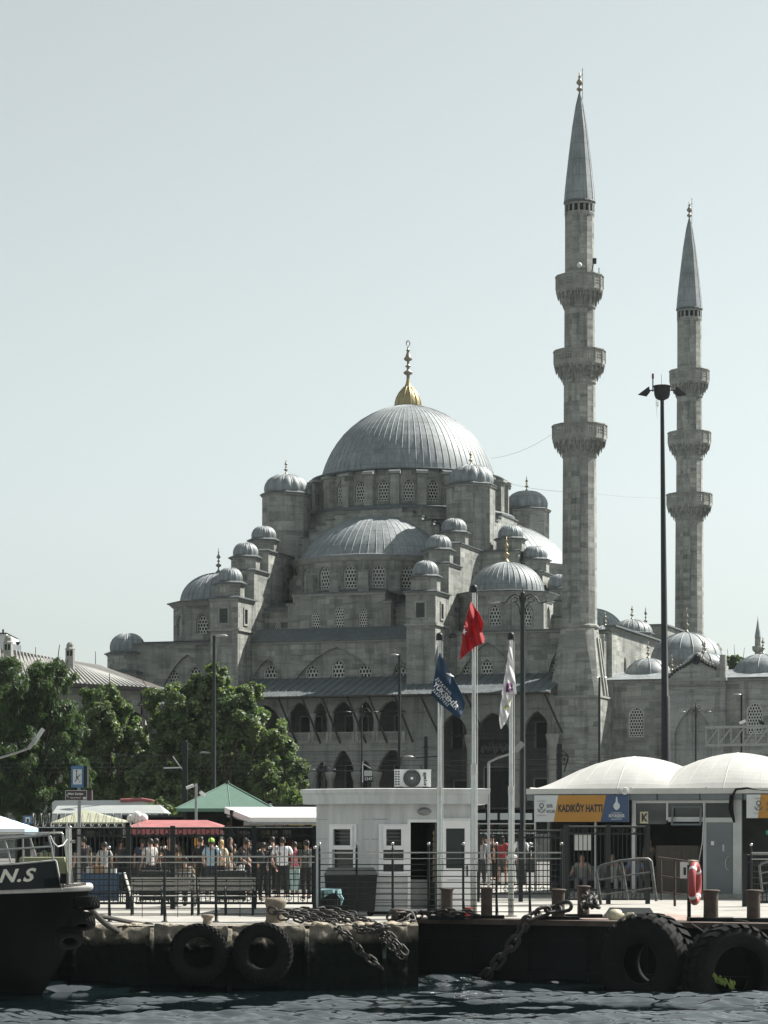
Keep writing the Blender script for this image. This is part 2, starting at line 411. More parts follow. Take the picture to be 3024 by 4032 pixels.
# densify
pr=[]
for i in range(len(raw)-1):
    for t in (0,.5): pr.append(((raw[i][0]*(1-t)+raw[i+1][0]*t)*sc_*1.0,(raw[i][1]*(1-t)+raw[i+1][1]*t)*sc_*1.065))
pr.append((0,520*sc_*1.065)); 
ZB=28.15
dome(md,(0,0,ZB),pr,76,.034,152)
md.lathe([(6.95,-.18),(6.98,-.05),(6.5,.1)],76,(0,0,ZB))
mdo=put('main_dome',md,[M_LEAD],MS,FR)
g=MB(); g.lathe([(1.02,0),(1.0,.25),(.9,.6),(.72,.95),(.5,1.22),(.3,1.45),(.17,1.75),(.12,2.1)],24,(0,0,ZB+5.64))
for k in range(12):
    a=2*PI*k/12; g.tube([(r*math.cos(a),r*math.sin(a),ZB+5.64+z) for r,z in ((1.02,0),(1.0,.25),(.9,.6),(.72,.95),(.5,1.22),(.3,1.45))],.05,5)
put('gilded_cap',g,[M_GOLD],mdo,FR)
f=MB(); f.X=Matrix.Translation((0,0,(ZB+7.69)*.22))@Matrix.Diagonal((1,1,.78,1)); zf=ZB+7.69
f.lathe([(.13,-.1),(.12,.35),(.32,.5),(.36,.62),(.3,.72),(.12,.85),(.1,1.1),(.22,1.2),(.22,1.27),(.09,1.36),(.09,1.7),(.3,1.85),(.33,1.97),(.2,2.2),(.12,2.55),(.09,2.7),(.18,2.78),(.07,2.86),(.05,3.2)],14,(0,0,zf))
f.tube([(.14*math.cos(t),0,zf+3.45+.27*math.sin(t)) for t in [(-PI/2+.25)+i*(2*PI-.9)/14 for i in range(15)]],[.02+.03*math.sin(PI*i/14) for i in range(15)],6)
put('finial',f,[M_BRONZE],mdo,FR)
# ---- drum: 24 window bays between buttress piers
dr=MB(); RD=7.05; a0=math.radians(-90+3.6)
for k in range(24):
    a=a0+k*2*PI/24; h=PI/24
    p0=Vector((RD/math.cos(h)*math.cos(a-h),RD/math.cos(h)*math.sin(a-h),0)); p1=Vector((RD/math.cos(h)*math.cos(a+h),RD/math.cos(h)*math.sin(a+h),0))
    D=(p1-p0); Ls=D.length; D.normalize()
    hole=arch_pts(Ls/2,.84,25.72,27.32,.5)
    dr.panel(p0,D,[(0,24.6),(Ls,24.6),(Ls,28.0),(0,28.0)],[hole],.3)
    facing = math.sin(a+ -TH)<.35
    if facing: win_at(MS,FR,p0,D,Ls/2,25.72,.84,1.6,.5,.21,.16)
    b=a+h; dr.X=Matrix.Rotation(b,4,'Z')
    dr.prism([(6.9,-.36),(7.62,-.33),(7.62,.33),(6.9,.36)],24.9,27.6)
    dr.prism([(6.9,-.45),(7.82,-.42),(7.82,.42),(6.9,.45)],27.6,27.78,1)
    dr.add([(6.9,-.45,27.78),(7.84,-.42,27.78),(7.84,.42,27.78),(6.9,.45,27.78),(6.9,-.45,28.1),(6.9,.45,28.1)],[(0,1,4),(1,2,5,4),(2,3,5)],2)
    dr.X=None
dr.lathe([(7.1,28.0),(7.3,28.0),(7.35,28.12),(6.6,28.2)],96,(0,0,-.02),2)
dr.lathe([(7.95,24.3),(7.95,25.0),(8.0,25.1),(8.0,25.22),(7.1,25.42)],72,(0,0,0),0)
dr.lathe([(8.06,25.1),(8.08,25.24),(7.06,25.5)],72,(0,0,0),2)
put('drum',dr,[M_STONE,M_TRIM,M_LEADD],MS,FR)
# ---- square base with stepped arch shoulders on its four sides
sb=MB(); steps=[(2.2,25.0),(3.0,24.7),(3.7,24.35),(4.4,24.0),(5.0,23.6),(5.6,23.1),(6.2,22.6),(7.2,22.1)]
for q in range(4):
    sb.X=Matrix.Rotation(q*PI/2,4,'Z')
    prev=0
    for s_,z in steps:
        for sg in (-1,1):
            x0,x1=sorted((sg*prev,sg*s_))
            sb.box(x0,x1,-7.95,-6.0,19.5,z,0); sb.box(x0-.05,x1+.05,-8.03,-6.0,z,z+.1,2)
            if prev>0:
                sb.box(min(sg*(prev-.0),sg*(prev+.0)),max(sg*prev,sg*prev),-7.95,-6,z,z,0) if False else None
        prev=s_
    sb.X=None
sb.box(-6,6,-6,6,19.5,24.6,0)
put('dome_base',sb,[M_STONE,M_TRIM,M_LEADTRIM],MS,FR)
# ---- four weight towers
TURR=[(1.0,0),(1.03,.12),(1.04,.3),(1.0,.5),(.9,.7),(.74,.87),(.52,.99),(.27,1.05),(0,1.07)]
def turret(root,c,R,zb,ze,Hd,n=8,name='turret',fin=0,ribs=14,eave=1.16,rot=PI/8,finm=None,domer=.86):
    mb=MB(); zt=ze
    mb.X=Matrix.Translation((c[0],c[1],0))
    mb.prism(octo(R,n,rot),zb,zt-.12,0); mb.prism(octo(R*1.06,n,rot),zt-.2,zt-.1,1)
    pts=octo(R*1.0,n,rot); 
    # flared lead eave
    for r0,z0,r1,z1 in ((R*eave,zt-.1,R*eave*1.01,zt-.02),(R*eave*1.01,zt-.02,R*domer*1.02,zt+.14)):
        a=octo(r0,n,rot); b=octo(r1,n,rot)
        mb.add([(x,y,z0) for x,y in a]+[(x,y,z1) for x,y in b],[(i,(i+1)%n,(i+1)%n+n,i+n) for i in range(n)],2)
    a=octo(R*eave,n,rot); mb.add([(x,y,zt-.1) for x,y in a],[tuple(range(n))[::-1]],2)
    mb.X=None
    t=put(name,mb,[M_STONE,M_TRIM,M_LEADTRIM],root,FR)
    d=MB(); dome(d,(c[0],c[1],zt+.1),[(r*R*domer,z*Hd/1.07) for r,z in TURR],ribs,.05*R**.3,mi=0,gore=.075)
    put('dome',d,[M_LEAD],t,FR)
    if fin:
        put('finial',finial((c[0],c[1],zt+.05+Hd),fin,fin*.16),[finm or M_BRONZE],t,FR)
    return t
for cx,cy in ((-7.12,-7.12),(7.12,-7.12),(7.3,7.12),(-7.12,7.12)):
    turret(MS,(cx,cy),1.76,19.5,26.5,1.38,8,'weight_tower',1.25,14,1.09,finm=M_BRONZE if cx<0 else M_GOLD,domer=.9)
# ---- semi-domes with windowed half drums
for q,(ang,vis) in enumerate(((0,True),(PI/2,True),(PI,False),(-PI/2,False))):
    Rm=FR@Matrix.Rotation(ang,4,'Z')
    mb=MB(); sd_prof=[(5.75*math.sin(t)/math.sin(1.07),(math.cos(t)-math.cos(1.07))*3.35/(1-math.cos(1.07))) for t in [1.07*(1-i/14) for i in range(15)]]
    dome(mb,(0,-7.0,21.25),sd_prof,30,.03,60,PI,2*PI)
    mb.lathe([(6.35,-.02),(6.38,.07),(5.7,.2)],48,(0,-7.0,21.1),0,PI,2*PI)
    s=put('semi_dome',mb,[M_LEAD],MS,Rm)
    dw=MB(); RS=6.0; nb=9
    for k in range(nb):
        a=PI+(k+.5)*PI/nb; h=PI/nb/2
        p0=Vector((RS/math.cos(h)*math.cos(a-h),-7+RS/math.cos(h)*math.sin(a-h),0)); p1=Vector((RS/math.cos(h)*math.cos(a+h),-7+RS/math.cos(h)*math.sin(a+h),0))
        D=p1-p0; Ls=D.length; D.normalize()
        zz0,zz1=18.85,20.5
        hw=vis
        hole=[arch_pts(Ls/2,.92,zz0,zz1,.5)] if hw else []
        dw.panel(p0,D,[(0,17.6),(Ls,17.6),(Ls,21.1),(0,21.1)],hole,.3)
        if hw: win_at(MS,Rm,p0,D,Ls/2,zz0,.92,1.65,.5,.23,.18)
        dw.X=Matrix.Translation((0,-7,0))@Matrix.Rotation(a+h,4,'Z')
        if k<nb-1: dw.prism([(5.9,-.42),(6.42,-.36),(6.42,.36),(5.9,.42)],17.6,19.9); dw.prism([(5.9,-.42),(6.42,-.36),(6.1,.36),(5.9,.42)],19.9,20.05)
        dw.X=None
    dw.lathe([(6.05,20.75),(6.2,20.85),(6.2,20.95),(6.32,21.05),(6.34,21.12)],54,(0,-7,0),1,PI,2*PI)
    dw.lathe([(6.9,18.3),(6.0,18.75)],40,(0,-7,0),2,PI,2*PI)
    put('semi_dome_drum',dw,[M_STONE,M_TRIM,M_LEADD],MS,Rm)
# ---- stepped buttress spines with little domed turrets
def block(mb,x0,x1,y0,y1,z0,z1,lip=.12):
    mb.box(x0,x1,y0,y1,z0,z1-.16,0); mb.box(x0-.06,x1+.06,y0-.06,y1+.06,z1-.3,z1-.16,1)
    mb.add([(x0-lip,y0-lip,z1-.16),(x1+lip,y0-lip,z1-.16),(x1+lip,y1+lip,z1-.16),(x0-lip,y1+lip,z1-.16),(x0-lip,y0-lip,z1-.09),(x1+lip,y0-lip,z1-.09),(x1+lip,y1+lip,z1-.09),(x0-lip,y1+lip,z1-.09),(x0+.2,y0+.2,z1+.05),(x1-.2,y0+.2,z1+.05),(x1-.2,y1-.2,z1+.05),(x0+.2,y1-.2,z1+.05)],
       [(0,1,5,4),(1,2,6,5),(2,3,7,6),(3,0,4,7),(4,5,9,8),(5,6,10,9),(6,7,11,10),(7,4,8,11),(8,9,10,11),(3,2,1,0)],2)
def sqwin(root,frame,mb,O,D,s,z,w,h):
    D=Vector(D).normalized(); Nn=Vector((D.y,-D.x,0))
    p=Vector(O)+D*s+Vector((0,0,z)); b=MB()
    R=Matrix(((D.x,-Nn.x,0,p.x),(D.y,-Nn.y,0,p.y),(0,0,1,p.z),(0,0,0,1)))
    b.X=R
    t=.13
    b.box(-w/2-t,w/2+t,-.07,.02,-t,0); b.box(-w/2-t,w/2+t,-.07,.02,h,h+t); b.box(-w/2-t,-w/2,-.065,.02,0,h); b.box(w/2,w/2+t,-.065,.02,0,h)
    b.box(-w/2,w/2,-.012,.0,0,h,1)
    for k in range(1,4): b.box(-w/2,w/2,-.03,-.013,h*k/4-.012,h*k/4+.012,2)
    for k in (-1,0,1): b.box(k*w/4-.01,k*w/4+.01,-.045,-.031,0,h,2)
    put('window',b,[M_TRIM,M_DARK,M_IRON],root,frame)
for sx in (-1,1):
    xm=7.1*sx if sx>0 else -7.15
    yy=(-17.55,-14.7,-11.1) if sx>0 else (-17.75,-14.9,-11.45)
    mb=MB(); hw=1.06
    block(mb,xm-hw,xm+hw,yy[0]-1.1,yy[0]+1.85,15.7,17.95,.18)
    mb.box(xm-hw-.09,xm+hw+.09,yy[0]-1.19,yy[0]+1.85,15.55,15.7,1)
    mb.box(xm-hw+.04,xm+hw-.04,yy[0]-1.06,yy[0]+1.85,9.0,15.55,0)
    block(mb,xm-hw,xm+hw,yy[0]+1.85,yy[1]+1.7,9.0,20.15,.15)
    block(mb,xm-hw,xm+hw,yy[1]+1.7,-6.6,9.0,21.8,.15)
    put('buttress',mb,[M_STONE,M_TRIM,M_LEADTRIM],MS,FR)
    sqwin(MS,FR,None,(xm-hw,yy[0]-1.1,0),(1,0,0),hw,16.1,.62,1.0)
    sqwin(MS,FR,None,(xm+hw,yy[0]-1.1,0),(0,1,0),1.35,16.1,.5,1.0)
    if sx<0: sqwin(MS,FR,None,(xm-hw,yy[0]+1.85,0),(0,-1,0),1.6,16.1,.5,1.0)
    turret(MS,(xm,yy[0]),1.0,17.8,18.95,.98,8,'turret',0,14,1.2)
    turret(MS,(xm,yy[1]),1.02,19.9,21.05,.95,8,'turret',0,14,1.2)
    turret(MS,(xm,yy[2]),1.02,21.6,22.65,.92,8,'turret',0,14,1.2)
mb=MB()
for (u,z1,x0,x1) in ((10.3,21.7,7.5,11.0),(11.95,20.15,11.0,12.75),(13.7,18.0,12.75,14.8)):
    block(mb,x0,x1,-8.2,-6.0,12,z1,.15)
put('buttress',mb,[M_STONE,M_TRIM,M_LEADTRIM],MS,FR)
turret(MS,(10.1,-7.15),1.02,21.5,22.55,.9,8,'turret',0,14,1.2)
turret(MS,(11.9,-7.15),1.02,20.0,21.0,.9,8,'turret',0,14,1.2)
turret(MS,(13.75,-7.15),1.0,17.8,18.85,.95,8,'turret',0,14,1.2)
# ---- four corner domes on octagonal drums
for (cx,cy,r,fm) in ((11.2,-12,2.6,M_GOLD),(-10.45,-12,2.75,M_BRONZE),(11.2,12,2.6,M_BRONZE),(-10.4,12,2.6,M_BRONZE)):
    mb=MB(); RO=3.25; pts=octo(RO,8,PI/8); front=cy<0
    z0,z1=15.2,(16.9 if cx>0 and cy>0 else 18.05)
    for k in range(8):
        p0=Vector((cx+pts[k][0],cy+pts[k][1],0)); p1=Vector((cx+pts[(k+1)%8][0],cy+pts[(k+1)%8][1],0)); D=p1-p0; Ls=D.length; D.normalize()
        hole=[arch_pts(Ls/2,.88,15.75,17.2,.5)] if front else []
        mb.panel(p0,D,[(0,z0),(Ls,z0),(Ls,z1),(0,z1)],hole,.3)
        if front and k in (3,4,5,6,7): win_at(MS,FR,p0,D,Ls/2,15.75,.88,1.45,.5,.22,.18)
    for r0,za,r1,zb,mi in ((3.3,z1-.3,3.5,z1-.12,1),(3.5,z1-.12,3.62,z1-.02,1),(3.72,z1-.02,3.74,z1+.06,2),(3.74,z1+.06,r,z1+.22,2)):
        a=octo(r0); b=octo(r1); mb.add([(cx+x,cy+y,za) for x,y in a]+[(cx+x,cy+y,zb) for x,y in b],[(i,(i+1)%8,(i+1)%8+8,i+8) for i in range(8)],mi)
    a=octo(3.72); mb.add([(cx+x,cy+y,z1-.02) for x,y in a],[tuple(range(8))[::-1]],2)
    cdm=put('corner_drum',mb,[M_STONE,M_TRIM,M_LEADTRIM],MS,FR)
    d=MB(); dome(d,(cx,cy,z1+.15),cap_prof(r,2.15),36,.04,72)
    put('dome',d,[M_LEAD],cdm,FR)
    put('finial',finial((cx,cy,z1+2.25),1.85,.26),[fm],cdm,FR)
# ---- hall body and its front walls
WF=-16.4                                           # front wall plane of the hall
hb=MB()
hb.box(-16.3,19.1,WF+1.2,17.5,0,15.0,0)
hb.box(-16.5,19.3,WF+1.0,17.7,15.0,15.12,1)
hb.box(-16.65,19.45,WF+.9,17.85,15.12,15.22,2)
put('hall_body',hb,[M_STONE,M_TRIM,M_LEADD],MS,FR)
def frontwall(px0,px1,ytop,wins,arches,w=WF,ybot=2745,thick=1.3,recess=.22):
    """front wall between two picture columns; arched blind recesses hold the windows"""
    u0,zt=UZ(px0,ytop,w); u1=U(px1,w); zt=ZU(ytop,(u0+u1)/2,w); zb=8.0
    mb=MB(); D=(1,0,0); O=(0,w,0)
    aho=[]; 
    for (cx_,wd,ya,yb,rf) in arches:
        ua=U(cx_-wd/2,w); ub=U(cx_+wd/2,w); uc=(ua+ub)/2; za=ZU(ya,uc,w); zz=ZU(yb,uc,w); ua,ub=max(ua,u0+.03),min(ub,u1-.03); uc=(ua+ub)/2
        aho.append(arch_pts(uc,ub-ua,zz,za,(za-zz)*rf,14,.75,1.35))
    who=[]
    for (cx_,wd,ya,yb) in wins:
        ua=U(cx_-wd/2,w); ub=U(cx_+wd/2,w); uc=(ua+ub)/2; za=ZU(ya,uc,w); zz=ZU(yb,uc,w); ww=ub-ua
        who.append(arch_pts(uc,ww,zz,za,ww*.55)); win_at(MS,FR,(0,w+ (recess if aho else 0),0),D,uc,zz,ww,za-zz,ww*.55,ww/4.2,.12)
    out=[(u0,zb),(u1,zb),(u1,zt),(u0,zt)]
    if aho:
        mb.panel(O,D,out,aho,recess); mb.panel((0,w+recess,0),D,[(u0+.01,zb+.01),(u1-.01,zb+.01),(u1-.01,zt-.05),(u0+.01,zt-.05)],who,.3)
    else: mb.panel(O,D,out,who,.3)
    # ends and top
    mb.add([(u0,w,zb),(u0,w+thick,zb),(u0,w+thick,zt),(u0,w,zt)],[(0,3,2,1)]); mb.add([(u1,w,zb),(u1,w+thick,zb),(u1,w+thick,zt),(u1,w,zt)],[(0,1,2,3)])
    mb.box(u0-.06,u1+.06,w-.08,w+thick,zt-.12,zt,1); mb.box(u0-.12,u1+.12,w-.2,w+thick,zt,zt+.09,2)
    put('wall',mb,[M_STONE,M_TRIM,M_LEADTRIM],MS,FR)
    return u0,u1,zt
u0,u1,zt=frontwall(990,1618,2524,[(1224,53,2617,2680),(1328,54,2593,2680),(1433,53,2610,2680),(1060,54,2617,2682),(1575,56,2612,2680)],
    [(1326,345,2547,2700,.98),(1054,112,2596,2700,.7),(1592,98,2596,2700,.7)])
# sloping lead roof between the lower front wall and the tympanum wall
WT=-14.95
rf=MB(); rf.quad((u0,WF-.15,zt+.1),(u1,WF-.15,zt+.1),(u1,WT,zt+1.05),(u0,WT,zt+1.05)); rf.quad((u0,WT,zt+1.05),(u1,WT,zt+1.05),(u1,-9,zt+1.5),(u0,-9,zt+1.5))
ul,ur=U(1133,WT),U(1539,WT)
zc=ZU(2336,0,WT); zs=ZU(2372,0,WT)
ty=MB()
wl=[(1243,35,2400,2484),(1335,39,2384,2482),(1429,35,2392,2477)]
hol=[]
for (c_,wd,ya,yb) in wl:
    ua,ub=U(c_-wd/2,WT),U(c_+wd/2,WT); uc=(ua+ub)/2; za,zz=ZU(ya,uc,WT),ZU(yb,uc,WT); hol.append(arch_pts(uc,ub-ua,zz,za,.4)); win_at(MS,FR,(0,WT,0),(1,0,0),uc,zz,ub-ua,za-zz,.4,(ub-ua)/4.2,.12)
ty.panel((0,WT,0),(1,0,0),[(ul,14.8),(ur,14.8),(ur,zs),(ur-.42,zs),(ur-.42,zc),(ul+.42,zc),(ul+.42,zs),(ul,zs)],hol,.3)
ty.box(ul+.42,ur-.42,WT+.36,-7,14.8,zc-.001,0); ty.box(ul,ur,WT+.4,-8,14.8,zs-.001,0)
for a_ in (ul,ur): ty.box(a_-.01,a_+.01,WT,WT+.45,14.8,zs-.002,0)
ty.box(ul+.42,ur-.42,WT+.01,WT+.4,zs-.3,zc-.01,0)
ty.box(ul+.36,ur-.36,WT-.09,WT+.5,zc-.16,zc,1); ty.box(ul+.3,ur-.3,WT-.16,-9,zc,zc+.08,2)
for a_,b_ in ((ul-.08,ul+.5),(ur-.5,ur+.08)): ty.box(a_,b_,WT-.085,WT+.4,zs-.14,zs,1); ty.box(a_-.05,b_+.05,WT-.13,-9,zs+.002,zs+.07,2)
for a_ in (ul+.42,ur-.42-.12): ty.box(a_,a_+.12,WT-.07,WT+.1,zs+.07,zc-.16,1)
# recessed wings either side
for s_,(a_,b_) in ((-1,(-6.2,ul)),(1,(ur,6.1))):
    ty.box(a_,b_,WT+1.0,-9,14.8,17.5,0); ty.quad((a_,WT+.85,17.5),(b_,WT+.85,17.5),(b_,-9,18.5),(a_,-9,18.5),2)
    ty.box(a_,b_,WT+.86,WT+1.0,17.35,17.49,2)
put('wall',ty,[M_STONE,M_TRIM,M_LEADTRIM],MS,FR)
win_at(MS,FR,(0,WT+.9,0),(1,0,0),-5.0,15.5,.42,1.0,.28,.14,.0)
put('roof',rf,[M_LEADD],MS,FR)
frontwall(534,850,2534,[(677,43,2637,2697),(764,52,2623,2697)],[(770,285,2576,2760,.95)])
frontwall(1800,2222,2486,[(1822,45,2606,2662),(1913,50,2594,2662),(2004,45,2606,2662),(2186,46,2587,2655)],[(1909,265,2529,2690,.95),(2190,62,2570,2690,.7)])
# filler behind left pier
ff=MB(); ff.box(U(556,WF),19.1,WF+.5,WF+1.25,8,14.9,0); 
# roof terrace of the hall, gently pitched lead
ff.add([(-16.4,WF+.7,15.2),(19.3,WF+.7,15.2),(19.3,-9,15.75),(-16.4,-9,15.75)],[(0,1,2,3)],1)
ff.box(13.4,16.5,-11.0,-8.3,15.0,16.6,0); ff.box(13.2,16.7,-11.2,-8.2,16.6,16.72,1)
put('terrace',ff,[M_STONE,M_LEADD],MS,FR)
# left end turret
blk=MB(); uT=U(498,-15.8); block(blk,uT-1.7,uT+1.35,-17.2,-13.9,4,ZU(2640,uT,-17.2),.2)
put('buttress',blk,[M_STONE,M_TRIM,M_LEADTRIM],MS,FR)
turret(MS,(uT,-15.6),1.45,ZU(2640,uT,-16)-.2,ZU(2572,uT,-16),1.35,8,'turret',0,16,1.15)
# right (courtyard side) wall with pointed windows, sunlit
sw=MB()
O=(19.1+.32,-15.0,0); D=(0,1,0)
hs_=[]
for w_ in (-11.2,-8.2,-4.2): hs_.append(arch_pts(w_+15,.8,12.0,13.7,.8)); win_at(MS,FR,O,D,w_+15,12.0,.8,1.7,.8,.2,.2)
sw.panel(O,D,[(0,9),(31.8,9),(31.8,15.3),(0,15.3)],hs_,.3); sw.box(19.0,19.42,-15.0,16.8,15.3,15.44,1); sw.box(18.9,19.75,-15.2,17,15.44,15.55,2)
sw.add([(19.0,-15.0,9),(19.42,-15.0,9),(19.42,-15.0,15.3),(19.0,-15.0,15.3)],[(0,1,2,3)])
# bits of roof behind the minaret: stepped block, small domes
sw.box(14.5,18.6,5,12,15.2,17.1,0); sw.box(14.3,18.8,4.8,12.2,17.1,17.22,2)
put('side_wall',sw,[M_STONE,M_TRIM,M_LEADTRIM],MS,FR)
for (u_,w_,r_,z_,hh,fn) in ((14.4,17.2,2.2,16.3,1.6,1.9),(16.0,-3.0,1.3,15.5,1.0,1.0),(16.6,3.0,1.5,16.4,1.0,1.2)):
    mb=MB(); mb.prism([(u_+x,w_+y) for x,y in octo(r_*1.05)],15,z_,0); 
    mb.lathe([(r_*1.15,z_-.08),(r_*1.15,z_),(r_,z_+.1)],8,(u_,w_,0),2,rot=PI/8,smooth=False)
    t=put('turret',mb,[M_STONE,M_TRIM,M_LEADTRIM],MS,FR); d=MB(); dome(d,(u_,w_,z_+.05),cap_prof(r_,hh),20,.04,40); put('dome',d,[M_LEAD],t,FR)
    put('finial',finial((u_,w_,z_+hh),fn,.2),[M_BRONZE],t,FR)
# ---- gallery: two tier arcade under a wide lead eave
WG=-20.0; WE=-21.3
ga=MB()
uL,uR=U(840,WG),U(2172,WG); uM=U(1603,WG)
def ax(px): return U(px,WG)
ho=[]
for (a_,b_,yt,ysp) in ((985,1098,2776,2830),(1136,1220,2766,2826),(1232,1288,2766,2822),(1306,1392,2762,2820),(1406,1471,2762,2816),(1488,1600,2758,2812)):
    ua,ub=ax(a_),ax(b_); uc=(ua+ub)/2; ho.append(arch_pts(uc,ub-ua,8.35,ZU(yt,uc,WG),ZU(yt,uc,WG)-ZU(ysp,uc,WG),12,.7,1.6))
for (a_,b_,yt,ysp) in ((1165,1222,2996,3045),(1244,1290,3000,3040),(1308,1392,2954,3036),(1416,1462,2996,3036),(1486,1602,2949,3036),(985,1090,2975,3045)):
    ua,ub=ax(a_),ax(b_); uc=(ua+ub)/2; ho.append(arch_pts(uc,ub-ua,3.9,ZU(yt,uc,WG),ZU(yt,uc,WG)-ZU(ysp,uc,WG),12,.7,1.5))
eaveZ=ZU(2740,0,WE)
ga.panel((0,WG,0),(1,0,0),[(uL,3.88),(uM,3.88),(uM,eaveZ+.2),(uL,eaveZ+.2)],ho,.45)
ho=[]
for (a_,b_,yt,ysp) in ((1733,1838,2811,2880),(1872,2006,2806,2880),(2060,2166,2800,2876)):
    ua,ub=ax(a_),ax(b_); uc=(ua+ub)/2; ho.append(arch_pts(uc,ub-ua,.35,ZU(yt,uc,WG),ZU(yt,uc,WG)-ZU(ysp,uc,WG),14,.7,1.5))
ga.panel((0,WG,0),(1,0,0),[(uM,.3),(uR,.3),(uR,eaveZ+.2),(uM,eaveZ+.2)],ho,.6)
for b_ in (ho[0],): pass
ga.quad((uR,WG,0),(uR,-16.0,0),(uR,-16.0,eaveZ+.2),(uR,WG,eaveZ+.2))
ga.box(uL,uM-.01,WG-.06,WG,7.62,7.78,1); ga.box(uL,uM-.01,WG-.1,WG,5.9+1.25,5.98+1.25,1)
# side walls of the porch pier and ceiling / floors
ga.box(uL,uM,WG+.45,WF+.4,7.5,7.7,0)
ga.box(uM-.6,uM+1.9,WG+.6,WF,.0,eaveZ,0)
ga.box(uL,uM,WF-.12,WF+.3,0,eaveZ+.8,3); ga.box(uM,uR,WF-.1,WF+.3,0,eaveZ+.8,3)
put('gallery_wall',ga,[M_PLAST,M_TRIM,M_LEADD,stone('shade_toned_inner_wall',(.07,.08,.078),(.12,.13,.125),row=.5,bw=1.4,mort=.006,stain=.6)],MS,FR)  # inner wall plaster darkened, the arcade's shade is painted into its colour
# dark doors and windows on the back wall of both tiers, inscription, doors
def opening(px_,a_,b_,hw,name):
    uc=U(px_,WF); bk=MB(); bk.box(uc-hw,uc+hw,WF-.17,WF-.125,a_,b_)
    for e in (-1,1): bk.box(uc+e*hw-.06,uc+e*hw+.06,WF-.2,WF-.12,a_,b_+.06,1)
    bk.box(uc-hw+.06,uc+hw-.06,WF-.2,WF-.12,b_,b_+.1,1); put(name,bk,[M_VOID,M_PLAST],MS,FR)
for px_ in (1207,1250,1385,1432,1580): opening(px_,8.2,9.6,.4,'window'); opening(px_,3.9,6.2,.4,'window')
for px_,a_,b_,hw in ((1818,0,5.1,.5),(1965,.0,6.0,1.0),(2140,0,5.2,.6)): opening(px_,a_,b_,hw,'door')
for px_,a_,b_,hw in ((1805,7.3,9.6,.42),(2135,7.3,9.0,.42)): opening(px_,a_,b_,hw,'window')
ins=MB(); uc=U(1965,WF); ins.box(uc-1.35,uc+1.35,WF-.2,WF-.12,6.9,7.9)
for k in range(26):
    x=uc-1.2+k*.096; hgt=random.uniform(.1,.32); zc_=7.4+random.uniform(-.18,.18)
    ins.box(x,x+.03,WF-.235,WF-.2,zc_-hgt,zc_+hgt,1); ins.box(x-.05,x+.07,WF-.23,WF-.2,zc_-hgt,zc_-hgt+.03,1)
put('inscription_panel',ins,[M_IRON,M_TRIM],MS,FR)
# columns
cl=MB()
for px_ in (1125,1226,1297,1399,1479):
    u_=ax(px_); cl.X=Matrix.Translation((u_,WG+.22,0))
    put('column',MB().add([],[]) if False else (lambda m:(setattr(m,'X',Matrix.Translation((u_,WG+.2,0))),m.lathe([(.2,8.0),(.17,8.15),(.165,9.15),(.2,9.2),(.3,9.62),(.3,9.7),(0,9.7)],12),m)[2])(MB()),[M_TRIM],MS,FR)
    put('column',(lambda m:(setattr(m,'X',Matrix.Translation((u_,WG+.2,0))),m.lathe([(.24,3.0),(.22,3.2),(.21,5.1),(.26,5.15),(.38,5.6),(.38,5.7),(0,5.7)],12),m)[2])(MB()),[M_TRIM],MS,FR)
for px_ in (1855,2033,2176):
    u_=ax(px_)
    put('column',(lambda m:(setattr(m,'X',Matrix.Translation((u_,WG-.05,0))),m.lathe([(.36,0),(.3,.3),(.26,.5),(.24,7.1),(.3,7.2),(.44,7.9),(.46,8.1),(0,8.1)],14),m)[2])(MB()),[M_TRIM],MS,FR)
# balustrade: pierced panels between little posts
bl=MB(); us=[uL]+[ax(p) for p in (1125,1226,1297,1399,1479)]+[uM-.1]
for i in range(len(us)-1):
    a_,b_=us[i]+.22,us[i+1]-.22
    bl.box(a_,b_,WG-.09,WG-.02,8.32,8.4); bl.box(a_,b_,WG-.09,WG-.02,7.74,7.84)
    bl.box(a_-.2,a_,WG-.12,WG,7.72,8.42); bl.box(b_,b_+.2,WG-.12,WG,7.72,8.42)
    n=int((b_-a_)/.16)
    for k in range(n+1):
        x=a_+(b_-a_)*k/max(1,n)
        for dx in (-.14,.14): bl.bar((x,WG-.055,7.84),(min(b_,max(a_,x+dx)),WG-.055,8.32),.035)
    bl.box(a_,b_,WG-.03,WG-.02,7.84,8.32,1)
put('balustrade',bl,[M_TRIM,M_PLAST],MS,FR)
# tie rods and slanting eave struts
tr=MB()
tr.tube([(uL,WG+.2,9.75),(uM,WG+.2,9.75)],.04,5); tr.tube([(uM,WG+.2,8.05),(uR,WG+.2,8.05)],.05,5); tr.tube([(uL,WG+.2,5.75),(uM,WG+.2,5.75)],.04,5)
put('tie_rod',tr,[M_IRON],MS,FR)
for i,px_ in enumerate((1092,1185,1264,1364,1448,1550,1652,1830,2140)):
    b=MB(); ut=U(px_,WE); zt_=eaveZ-.05; zb_=7.65 if px_<1600 else 8.15
    b.bar((ut,WE+.15,zt_),(ut+.95,WG-.1,zb_),.1); put('eave_strut',b,[M_IRON],MS,FR)
